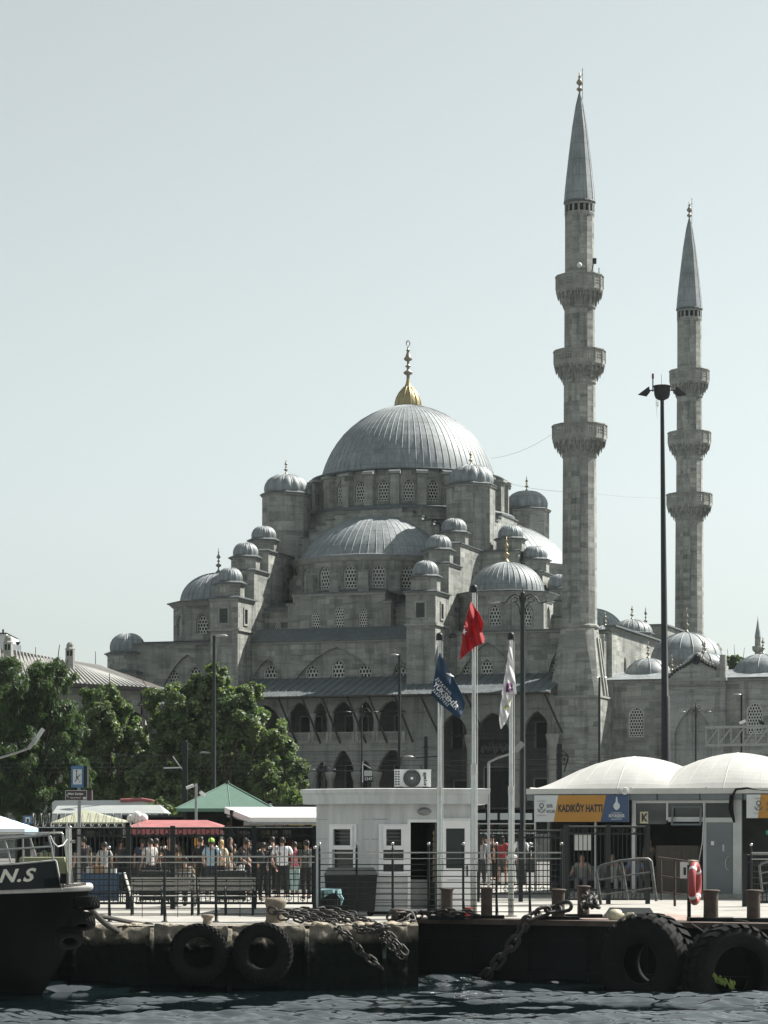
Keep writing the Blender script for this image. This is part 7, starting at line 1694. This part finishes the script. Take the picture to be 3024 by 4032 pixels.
Y=72; m=MB(); x0,x1=X(93,Y),X(127,Y); z0,z1=Z(3243,Y),Z(3212,Y); 
T=thing('sign_post','small blue square sign with a white panel behind the parasol','sign post',(X(110,Y),Y,0)); m.box(x0,x1,Y-.03,Y,z0,z1,0); m.box(x0+.06,x1-.06,Y-.036,Y-.031,z0+.04,z1-.04,1); m.box((x0+x1)/2-.03,(x0+x1)/2+.03,Y-.042,Y-.037,z0+.04,z1-.09,2); put('panel',m,[MATS['sign_blue'],M_WB,M_BLACK],T); m=MB(); m.cyl((X(110,Y),Y+.03,0),(X(110,Y),Y+.03,z1),.03,.03,8); put('post',m,[M_GALV],T)
# ================================================================ LAMPS
def pole(T,px,Y,ztop,r0,r1): 
    m=MB(); x=X(px,Y); m.tube([(x,Y,0),(x,Y,.9),(x,Y,.95),(x,Y,ztop)],[r0*1.5,r0*1.4,r0,r1],10); put('pole',m,[M_IRON],T)
def head(T,p,d,L_=.75,w=.16,mat=None):
    m=MB(); a=[]; p=Vector(p); d=Vector(d).normalized()
    prof=[(0,0),(.12,.05),(.35,.11),(.6,.15),(.85,.12),(1,.0)]
    for k in range(6): a.append(prof[k])
    # shallow dome shaped luminaire
    up=Vector((0,0,1)); sd_=d.cross(up)
    vs=[];n=8
    for t,h in prof:
        for i in range(n+1):
            an=PI*i/n; vs.append(p+d*L_*t+sd_*w*math.cos(an)*math.sin(PI*min(.98,max(.02,t)))**.5+up*h*L_*.9*math.sin(an))
    fs=[(j*(n+1)+i,j*(n+1)+i+1,(j+1)*(n+1)+i+1,(j+1)*(n+1)+i) for j in range(5) for i in range(n)]
    m.add(vs,fs,0,True); m.add([vs[j*(n+1)] for j in range(6)]+[vs[j*(n+1)+n] for j in range(5,-1,-1)],[tuple(range(12))],1)
    return put('lamp_head',m,[mat or M_GALV,M_WHITE],T)
def lamp(px,ytop,Y,label,heads,r=.07,low=None):
    x=X(px,Y); zt=Z(ytop,Y); T=thing('street_lamp',label,'street lamp',(x,Y,0),0,'street lamps'); pole(T,px,Y,zt,r,r*.75)
    for s,L_ in heads: head(T,(x,Y,zt-.02),(s,-.25,0),L_)
    if low:
        for (py_,s,L_) in low: 
            z=Z(py_,Y); m=MB(); m.tube([(x,Y,z),(x+s*.25,Y,z+.08)],.03,6); put('bracket',m,[M_IRON],T); head(T,(x+s*.1,Y,z+.05),(s,-.2,0),L_)
    return T
lamp(843,2503,100,'tall lamp post with one head reaching right, in front of the right hand plane tree',[(1,.6)],.085,[(2970,-1,.5)])
lamp(1573,2577,100,'tall lamp post with one head reaching left, in front of the arched gallery',[(-1,.38)],.085,[(2985,1,.5)])
lamp(2360,2666,95,'lamp post with a flat double head beside the foot of the minaret',[(-1,.32),(1,.32)],.06)
lamp(2920,2733,95,'lamp post with one head reaching left near the right lattice window',[(-1,.32)],.055)
def ornate(px,ytop,Y,label,sp_,big=False,tall=0):
    x=X(px,Y); zt=Z(ytop,Y); T=thing('street_lamp',label,'street lamp',(x,Y,0),0,'street lamps'); pole(T,px,Y,zt,.1 if big else .045,.085 if big else .035)
    f=MB(); f.sphere((x,Y,zt+.06),.09 if big else .05,8,6); f.cyl((x,Y,zt),(x,Y,zt+(.35 if big else .28)),.035,.01,6); put('finial',f,[M_IRON],T)
    for s in (-1,1):
        m=MB(); k=sp_
        m.tube([(x+s*.08,Y,zt-.28*k),(x+s*.12*k,Y,zt-.02*k),(x+s*.3*k,Y,zt+.06*k),(x+s*.55*k,Y,zt-.1*k),(x+s*.62*k,Y,zt-.25*k),(x+s*.75*k,Y,zt-.3*k),(x+s*.95*k,Y,zt-.22*k)],.03*k,6)
        m.tube([(x+s*(.33+.13*math.cos(a))*k,Y,zt-(.16+.1*math.sin(a))*k) for a in [i*.55 for i in range(10)]],.02*k,5)
        m.tube([(x+s*.1*k,Y,zt-.75*k),(x+s*.14*k,Y,zt-.45*k),(x+s*.3*k,Y,zt-.22*k)],.022*k,5); put('scroll_arm',m,[M_IRON],T)
        head(T,(x+s*.85*k,Y,zt-.26*k),(s,-.1,0.02),.42*k,.1*k,M_IRON if big else M_GALV)
ornate(2058,2345,85,'big black twin armed scrollwork lamp right of the white flag',.9,True)
ornate(1425,2790,104,'small scrollwork lamp in front of the middle gallery arches',.55)
ornate(1274,3020,112,'small scrollwork lamp just right of the plane tree',.45)
ornate(2740,2790,100,'small scrollwork lamp in front of the marble gateway',.5)
Y=70; T=thing('street_lamp','pale angled lamp arm reaching in from the left edge','street lamp',(X(-60,Y),Y,0),0,'street lamps')
pole(T,-60,Y,Z(3000,Y),.07,.06); m=MB(); m.tube([P(-60,3002,Y),P(60,2966,Y),P(118,2945,Y)],.03,8); m.tube([P(112,2948,Y),P(130,2925,Y),P(140,2905,Y)],.06,8); put('arm',m,[M_GALV],T); m=MB(); m.bar(P(130,2930,Y),P(170,2870,Y),.12,.05,up=(0,1,0)); put('lamp_head',m,[M_ALU],T)
Y=63; T=thing('street_lamp','thin steel lamp post with an angled arm between the two right flagpoles','street lamp',(X(1924,Y),Y,0),0,'street lamps')
m=MB(); x=X(1924,Y); m.tube([(x,Y,0),(x,Y,Z(3002,Y))],.036,8); m.tube([(x,Y,Z(3002,Y)),P(1960,2984,Y),P(2005,2970,Y)],.028,8); put('pole',m,[M_GALV],T); m=MB(); m.bar(P(2003,2972,Y),P(2030,2955,Y),.09,.05); m.bar(P(2028,2958,Y),P(2060,2925,Y),.15,.06,up=(0,1,0)); put('lamp_head',m,[M_GALV],T)
# CCTV posts
Y=84; T=thing('camera_post','slim post with white cameras beside the green tent','camera post',(X(772,Y),Y,0)); m=MB(); m.cyl((X(772,Y),Y,0),(X(772,Y),Y,Z(3085,Y)),.05,.045,8); put('post',m,[M_GALV],T)
for (a,b_,c_,d_) in ((735,3103,762,3092),(788,3118,806,3132)): m=MB(); m.bar(P(a,b_,Y-.2),P(c_,d_,Y-.1),.12,.1); put('camera',m,[M_WHITE],T)
# floodlight mast
Y=110; xm=X(2621,Y); T=thing('floodlight_mast','very tall dark floodlight mast with a round head, cutting across the farther minaret','floodlight mast',(xm,Y,0))
zt=Z(1568,Y); lean=Vector((X(2607,Y)-xm,0,0)); m=MB(); m.tube([(xm,Y,0),(xm,Y,Z(2745,Y)),(xm+lean.x*.2,Y,Z(2740,Y)),(xm+lean.x,Y,zt)],[.22,.2,.165,.085],14); put('pole',m,[M_IRON],T)
hx=xm+lean.x; m=MB(); m.lathe([(.1,-.35),(.3,-.25),(.36,-.1),(.38,.25),(.42,.28),(.42,.31),(0,.34)],18,(hx,Y,zt+.25)); put('head_drum',m,[M_IRON],T)
for s in (-1,1):
    m=MB(); m.bar((hx+s*.3,Y,zt+.38),(hx+s*.6,Y,zt+.34),.05); c=Vector((hx+s*.72,Y-.05,zt+.27)); m.X=Matrix.Translation(c)@Matrix.Rotation(s*.25,4,'Y'); m.add([(s*.42,0,-.02),(s*-.15,-.2,.2),(s*-.15,.2,.2),(s*-.15,.2,-.05),(s*-.15,-.2,-.05),(s*.05,0,-.2)],[(0,1,2),(0,2,3),(0,4,1),(1,4,3,2),(0,3,5),(0,5,4),(3,4,5)]); put('floodlight',m,[M_IRON],T)
m=MB(); m.cyl((hx-.42,Y,zt+.3),(hx-.42,Y,zt+1.0),.03,.03,6); m.cyl((hx-.42,Y,zt+.9),(hx-.42,Y,zt+1.12),.055,.05,8,1); m.cyl((hx-.02,Y,zt+.55),(hx-.04,Y,zt+1.1),.01,.008,5); put('obstruction_light',m,[M_IRON,simple('dark_red_lamp',(.12,.01,.02),.4)],T)
m=MB(); m.tube([(hx-.22+.06*math.cos(i*.7),Y,zt-.1-.012*i+.05*math.sin(i*.7)) for i in range(24)],.012,4); m.tube([(hx-.2,Y,zt-.3),(hx-.26,Y,zt-.6),(hx-.2,Y,zt-.9)],.01,4); put('loose_cable',m,[M_WHITE],T)
# tram catenary poles and wires
def cat_pole(px,yt,Y,label,w=.28):
    x=X(px,Y); T=thing('catenary_pole',label,'catenary pole',(x,Y,0),0,'tramway catenary poles'); m=MB(); zt_=Z(yt,Y); m.box(x-w/2,x+w/2,Y-w/2,Y+w/2,0,zt_); m.box(x-w/2-.03,x+w/2+.03,Y-w/2-.03,Y+w/2+.03,zt_-.5,zt_-.42); put('pole',m,[M_IRON],T); return T,x
T,x=cat_pole(728,2918,104,'dark tram wire pole in front of the trees',.22); m=MB(); m.bar(P(722,3035,104),P(680,2978,104),.04); m.cyl(P(734,3180,104),P(733,2916,104),.03,.03,6); m.bar(P(645,3024,104),P(722,3022,104),.05); put('bracket',m,[M_WHITE],T)
T,x=cat_pole(1677,2900,104,'dark tram wire pole above the air conditioner',.14); m=MB(); m.bar(P(1638,2985,104),P(1725,2977,104),.05); m.bar(P(1668,3050,104),P(1655,3015,104),.04); put('bracket',m,[M_IRON],T)
T,x=cat_pole(2203,2930,104,'dark tram wire pole with a round tensioning wheel beside the ferry hall',.2); m=MB(); c=P(2222,2990,103.8); m.tube([c+Vector((.17*math.cos(a),0,.2*math.sin(a))) for a in [2*PI*i/16 for i in range(16)]],.03,5,closed=True)
for k in range(4): a=k*PI/4; m.bar(c-Vector((.15*math.cos(a),0,.17*math.sin(a))),c+Vector((.15*math.cos(a),0,.17*math.sin(a))),.025)
m.bar(P(2208,2950,103.8),P(2238,2975,103.8),.04); m.bar(P(2238,2975,103.8),P(2222,3040,103.8),.05); put('tensioning_wheel',m,[M_IRON],T)
wr=MB()
for (a,b_,y0,y1) in ((-200,2200,3008,2990),(-200,2200,3024,3010),(-200,2200,3038,3032),(2238,2600,2978,2990),(2238,2600,3005,3012),(400,1700,2975,2968)):
    wr.tube([P(a+(b_-a)*i/24,y0+(y1-y0)*i/24+(3 if (i%8)==4 else 0),104) for i in range(25)],.009,4)
put('overhead_wires',wr,[M_IRON],None,None,'thin tram wires strung between the dark poles','wires',loc=P(1000,3010,104))
Y=101; T=thing('stop_sign_board','hanging dark stop board with white panel and digits in front of the gallery','sign board',P(1450,3060,Y)); m=MB(); m.box(X(1432,Y),X(1468,Y),Y,Y+.06,Z(3078,Y),Z(3030,Y)); m.box(X(1434,Y),X(1466,Y),Y-.01,Y-.001,Z(3056,Y),Z(3034,Y),1); put('board',m,[M_IRON,M_ALU],T); lettering('lettering','1347',.17,M_WB,T,(X(1450,Y),Y-.005,Z(3067,Y)),(1,0,0),(0,0,1),.005)
m=MB(); m.bar(P(1426,3005,Y),P(1460,3025,Y),.04); m.bar(P(1428,3080,Y),P(1428,3000,Y),.04); put('bracket',m,[M_WHITE],T)
# sign gantry truss at the right
Y=88; T=thing('gantry','grey steel truss gantry boom coming in from the right','gantry',P(2900,2900,Y)); g=MB()
for y_ in (2864,2935): g.bar(P(2776,y_,Y),P(3150,y_-6,Y),.09)
for k in range(8):
    a=2780+k*49; g.bar(P(a,2864,Y),P(a,2935,Y),.05); g.bar(P(a,2932,Y),P(a+49,2867,Y),.045)
put('truss',g,[M_GALV],T); m=MB(); m.cyl((X(3100,Y),Y,0),P(3100,2870,Y),.14,.12,10); put('post',m,[M_GALV],T)
for (a,b_,c_,d_,lb) in ((2912,2848,2935,2838,'white bullet camera on the truss'),(2990,2842,3008,2850,'dark box camera on the truss')): m=MB(); m.bar(P(a,b_,Y),P(c_,d_,Y),.13,.1); m.cyl(P(a+12,b_,Y),P(a+12,2862,Y),.025,.025,6,1); put('camera',m,[M_WHITE if a<2950 else M_IRON,M_GALV],T)

# ================================================================ LEFT PAVILION AND FAR BUILDINGS
PV=thing('pavilion','long low building at the left with a pale sheet metal roof and two stone chimneys','building',(X(300,158),158,0))
M_PROOF=simple('pale_sheet_roof',(.30,.30,.285),.6,.1,var=.15,scale=.6)
Y0=156; m=MB()
ez=Z(2692,Y0); rz=Z(2560,Y0+7)
A_=P(-200,2660,Y0-2); B_=P(590,2706,Y0+1.5); R1=P(-200,2548,Y0+7); R2=P(55,2560,Y0+7); R3=P(255,2600,Y0+7); R4=P(400,2622,Y0+8)
m.add([A_,B_,R4,R3,R2,R1],[(0,1,2,3,4,5)],0); 
nb_=46
for k in range(nb_):
    t=k/nb_; a=A_.lerp(B_,t); top=[R1,R2,R3,R4]; s=t*3; i=int(min(2,s)); b_=top[i].lerp(top[i+1],s-i); m.bar(a+Vector((0,0,.04)),b_+Vector((0,0,.04)),.06,.08,0)
m.add([A_,B_,B_-Vector((0,0,.25)),A_-Vector((0,0,.25))],[(3,2,1,0)],1); m.add([A_-Vector((0,0,.25)),B_-Vector((0,0,.25)),B_+Vector((0,4,-.2)),A_+Vector((0,4,-.2))],[(3,2,1,0)],1); m.add([B_,B_+Vector((1.5,7,0)),R4],[(0,1,2)],1)
put('roof',m,[M_PROOF,M_TILE],PV)
m=MB(); y=Y0+3; x1=X(560,y); x0=X(-250,y); m.panel((0,y,0),(1,0,0),[(x0,0),(x1,0),(x1,11.4),(x0,11.4)],[arch_pts(X(c,y),1.1,7.6,9.6,.5) for c in (40,110,180,250,320,390,460,530)],.3); m.box(x0,x1,y+.4,y+.5,0,11.4,1); m.box(x1-.1,x1,y,y+6,0,11.4)
put('wall',m,[M_STONE,M_VOID],PV)
er2=MB(); er2.add([P(540,2775,158),P(800,2770,158),P(800,2735,162),P(600,2700,162)],[(0,1,2,3)]); er2.add([P(540,2780,158),P(800,2775,158),P(800,2770,158),P(540,2775,158)],[(0,1,2,3)],1); put('lower_roof',er2,[M_LEADD,M_TILE],PV)
for px_,yt,yb,r in ((276,2527,2640,.30),(32,2500,2620,.30)):
    m=MB(); Y=Y0+4.5; x=X(px_,Y); z0,z1=Z(yb,Y),Z(yt,Y); h=z1-z0; m.lathe([(r*1.1,z0-1),(r*1.05,z0+h*.45),(r*1.05,z0+h*.72),(r*1.15,z0+h*.75),(r*.85,z0+h*.8),(r*.8,z0+h*.9),(r*.5,z0+h*.97),(0,z1)],8,(x,Y,0),0,smooth=False)
    for a in (-PI/2-.35,-PI/2+.35): m.box(x+r*1.02*math.cos(a)-.07,x+r*1.02*math.cos(a)+.07,Y+r*1.0*math.sin(a)-.03,Y+r*math.sin(a)+.05,z0+h*.5,z0+h*.68,1)
    put('chimney',m,[M_TRIM,M_VOID],PV)
Y=240; fh=thing('house','distant pale house roof with antennas at the far left edge','house',(X(20,Y),Y,0)); m=MB(); m.box(X(-120,Y),X(25,Y),Y,Y+8,0,Z(2496,Y)); m.box(X(25,Y),X(62,Y),Y,Y+8,0,Z(2560,Y)); put('wall',m,[M_WHITE],fh)
m=MB(); m.add([(X(-125,Y),Y-.4,Z(2492,Y)),(X(28,Y),Y-.4,Z(2492,Y)),(X(28,Y),Y+8,Z(2492,Y)),(X(-125,Y),Y+8,Z(2492,Y)),(X(-48,Y),Y+4,Z(2480,Y))],[(0,1,4),(1,2,4),(2,3,4),(3,0,4)]); m.add([(X(20,Y),Y-.3,Z(2560,Y)),(X(85,Y),Y-.3,Z(2568,Y)),(X(60,Y),Y+4,Z(2530,Y)),(X(20,Y),Y+4,Z(2520,Y))],[(0,1,2,3)]); put('roof',m,[M_GREYM],fh); m=MB(); m.cyl(P(12,2494,Y),P(12,2478,Y),.1,.1,5); m.cyl(P(70,2540,Y),P(70,2528,Y),.1,.3,6); put('antenna',m,[M_IRON],fh)
for px_,y0,y1 in ((376,2565,2660),(140,2548,2600)):
    m=MB(); m.cyl(P(px_,y1,165),P(px_,y0,165),.03,.02,5); put('antenna_mast',m,[M_IRON],None,None,'thin antenna mast rising %s the pavilion roof'%('from the right end of' if px_>200 else 'behind the middle of'),'mast',loc=P(px_,y1,165))
# far small minaret and the dome turret at the right edge
Y=330; T=thing('minaret','tiny distant minaret above the courtyard domes near the right edge','minaret',(X(2984,Y),Y,0)); x=X(2984,Y)
m=MB(); m.lathe([(1.3,0),(1.3,Z(2600,Y))],10,(x,Y,0)); m.lathe([(.42,Z(2600,Y)),(.4,Z(2510,Y)),(.42,Z(2509,Y))],10,(x,Y,0)); m.lathe([(.42,Z(2570,Y)),(.75,Z(2560,Y)),(.78,Z(2545,Y)),(.45,Z(2545,Y))],10,(x,Y,0)); put('shaft',m,[M_STONE],T); m=MB(); m.lathe([(.46,Z(2510,Y)),(.05,Z(2440,Y)),(.02,Z(2425,Y)),(0,Z(2425,Y))],10,(x,Y,0)); put('spire',m,[M_LEAD],T)
# guy wires of the light strings between minarets
wr=MB()
def sag(a,b_,s,n=14): return [a.lerp(b_,i/n)+Vector((0,0,-s*4*(i/n)*(1-i/n))) for i in range(n+1)]
wr.tube(sag(P(2170,1712,161),P(1935,1804,176),.3),.01,4); wr.tube(sag(P(2342,1943,161),P(2620,1960,192),.1),.01,4); wr.tube(sag(P(2010,1905,180),P(2226,1936,161),.1),.01,4)
put('light_string_wires',wr,[M_GALV],None,None,'very thin wires strung from the minarets to the main dome','wires',loc=P(2170,1712,161))
# ================================================================ TREES
def leafmat(name,c1,c2,tr=.35,gloss=.45):
    m,nt,b=newmat(name); L=nt.links.new
    tc=N(nt,'ShaderNodeTexCoord'); no=N(nt,'ShaderNodeTexNoise',i_Scale=.9,i_Detail=4.0); L(tc.outputs['Object'],no.inputs[0])
    n2=N(nt,'ShaderNodeTexNoise',i_Scale=11.0,i_Detail=1.0); L(tc.outputs['Object'],n2.inputs[0])
    s=N(nt,'ShaderNodeMath',operation='ADD'); L(no.outputs[0],s.inputs[0]); L(n2.outputs[0],s.inputs[1])
    s2=N(nt,'ShaderNodeMath',operation='MULTIPLY'); s2.inputs[1].default_value=.5; L(s.outputs[0],s2.inputs[0])
    col=mixc(nt,c1,c2,ramp(nt,s2.outputs[0],[(.36,0.),(.62,1.)])); L(col,b.inputs['Base Color']); b.inputs['Roughness'].default_value=gloss
    t=nt.nodes.new('ShaderNodeBsdfTranslucent'); L(mixc(nt,col,(1.3,1.45,.7),1.0,'MULTIPLY'),t.inputs[0]); mx=nt.nodes.new('ShaderNodeMixShader'); mx.inputs[0].default_value=tr
    L(b.outputs[0],mx.inputs[1]); L(t.outputs[0],mx.inputs[2]); L(mx.outputs[0],nt.nodes['Material Output'].inputs[0]); return m
M_LEAF1=leafmat('plane_leaf',(.048,.088,.042),(.155,.195,.09),.45,.45); M_LEAF2=leafmat('acacia_leaf',(.028,.058,.026),(.075,.115,.045),.4,.55)
M_BARK=simple('bark',(.09,.075,.055),.95,var=.4,scale=6,bump=.4)
def leaves(blobs,Y,dens,size,style,rng,depth=1.0,inner=.55):
    V=[];FA=[];n0=0
    cs=[]
    for (px,py,r) in blobs:
        R=r/F*Y; c=np.array([X(px,Y),Y+rng.uniform(-.5,.5)*depth*R*1.6,Z(py,Y)]); n=int(dens*R*R)
        # clumps on the shell and some inside
        nc=max(12,int(30*R*R)); d=rng.normal(size=(nc,3)); d/=np.linalg.norm(d,axis=1)[:,None]; rad=R*(1-.42*rng.random(nc)**1.3); cl=c+d*rad[:,None]*np.array([1,1.1,.92])
        k=rng.integers(0,nc,n); cr=R*.14+.15
        off=rng.normal(size=(n,3)); off/=np.linalg.norm(off,axis=1)[:,None]+1e-9; off*=cr*(rng.random(n)**.45)[:,None]
        p=cl[k]+off; cs.append((p,off,d[k]))
    p=np.concatenate([a for a,_,_ in cs]); o=np.concatenate([b for _,b,_ in cs]); dd=np.concatenate([c for _,_,c in cs]); n=len(p)
    nrm=o/ (np.linalg.norm(o,axis=1)[:,None]+1e-9)*.5+dd*.4+rng.normal(size=(n,3))*.55+np.array([0,0,.35]); nrm/=np.linalg.norm(nrm,axis=1)[:,None]
    t=rng.normal(size=(n,3)); 
    if style=='frond': t=t*.5+np.array([0,0,-.9])
    t-=nrm*(t*nrm).sum(1)[:,None]; t/=np.linalg.norm(t,axis=1)[:,None]; b=np.cross(nrm,t)
    s=size*(.6+.8*rng.random(n))[:,None]
    if style=='frond':
        w=s*.28; l=s*1.5; q=[p-t*l*.5,p+b*w*.5-t*l*.1,p+t*l*.5-nrm*l*.15,p-b*w*.5-t*l*.1]
    else:
        # five pointed-ish plane leaf as folded quad
        q=[p-t*s*.5,p+b*s*.52+nrm*s*.12,p+t*s*.55,p-b*s*.52+nrm*s*.12]
    V=np.stack(q,1).reshape(-1,3); return V,n
def tree(name,label,blobs,Y,trunk_px,mat,dens,size,style,seed,cat='tree',grp='trees in front of the mosque',tb=0,tr=.22,limbs=True):
    rng=np.random.default_rng(seed); x=X(trunk_px,Y); T=thing(name,label,cat,(x,Y,tb),0,grp)
    V,n=leaves(blobs,Y,dens,size,style,rng); V=V-np.array([x,Y,tb])
    me=bpy.data.meshes.new('crown'); me.vertices.add(len(V)); me.vertices.foreach_set('co',V.ravel().astype(np.float32)); me.loops.add(n*4); me.loops.foreach_set('vertex_index',np.arange(n*4,dtype=np.int32)); me.polygons.add(n); me.polygons.foreach_set('loop_start',(np.arange(n)*4).astype(np.int32)); me.polygons.foreach_set('loop_total',np.full(n,4,dtype=np.int32)); me.update(calc_edges=True); me.materials.append(mat)
    o=bpy.data.objects.new('crown',me); COL.objects.link(o); o.parent=T
    m=MB(); zc=np.mean([Z(b[1],Y) for b in blobs]); fork=Vector((x+.1,Y,tb+(zc-tb)*.45)); m.tube([(x,Y,tb),(x+.05,Y,tb+(zc-tb)*.25),fork],[tr*1.25,tr,tr*.85],9); put('trunk',m,[M_BARK],T)
    m=MB()
    for i,(px,py,r) in enumerate(blobs):
        e=Vector((X(px,Y),Y+float(rng.uniform(-.3,.3)),Z(py,Y))); mid=fork.lerp(e,.5)+Vector((float(rng.uniform(-.3,.3)),float(rng.uniform(-.3,.3)),.25)); m.tube([fork,mid,e,e+(e-mid)*.35],[tr*.45,tr*.28,tr*.13,.02],6)
    put('limbs',m,[M_BARK],T); return T
tree('plane_tree','large sunlit plane tree with broad leaves directly left of the arcaded gallery',[(640,2775,66),(720,2760,72),(790,2725,66),(858,2652,46),(850,2705,60),(930,2750,66),(990,2735,48),(850,2800,95),(960,2850,95),(1040,2880,80),(700,2880,105),(800,2930,110),(1085,2960,72),(1110,3010,66),(930,3000,110),(1155,3070,50),(1190,3020,26),(1060,3080,80),(1130,3130,52),(680,3000,105),(780,3090,85),(615,2870,50),(600,2740,34),(900,3110,90),(620,3110,80),(700,3130,80),(980,3140,60),(830,3150,70),(560,3060,60),(740,2850,90),(860,2880,90)],124,880,M_LEAF1,2500,.16,'leaf',1)
tree('plane_tree','smaller pale green plane tree between the feathery tree and the large plane tree',[(430,2725,44),(352,2752,42),(470,2780,48),(400,2830,78),(500,2870,60),(545,2880,40),(420,2950,92),(530,3000,75),(330,2900,66),(450,3080,82),(570,3090,66),(350,3020,70),(395,2765,50),(300,2830,40),(500,3130,70),(400,3130,70),(330,3100,60),(560,3000,70),(450,2880,80),(300,2960,60),(600,2950,55),(310,3080,60),(350,2830,50)],131,440,M_LEAF1,2500,.16,'leaf',2)
tree('acacia_tree','dark feathery leaved tree filling the left edge of the photo',[(55,2690,95),(165,2690,85),(245,2680,55),(225,2630,36),(20,2640,60),(40,2800,110),(150,2800,110),(235,2830,80),(290,2890,52),(60,2950,110),(180,2960,112),(285,2985,68),(325,3050,48),(100,3080,112),(240,3085,92),(30,3160,92),(175,3165,80),(-40,2850,110),(-40,3050,110),(250,3150,60)],116,110,M_LEAF2,2600,.18,'frond',3)
tree('shrub','small round bush beside the kiosk roof below the plane tree',[(1150,3140,36),(1190,3150,26),(1135,3165,28)],96,1160,M_LEAF1,1600,.13,'leaf',4,'shrub','bushes near the stalls',0,.05)
tree('shrub','low pale bush between the shelter roof and the green tent',[(640,3170,34),(600,3185,20),(665,3200,24)],99,640,M_LEAF1,1600,.13,'leaf',5,'shrub','bushes near the stalls',0,.05)
tree('tree','distant dark round tree behind the courtyard roof',[(2895,2605,34),(2870,2620,24),(2925,2615,26),(2900,2640,30)],260,2900,M_LEAF2,300,.4,'leaf',6,'tree','distant trees',0,.3)
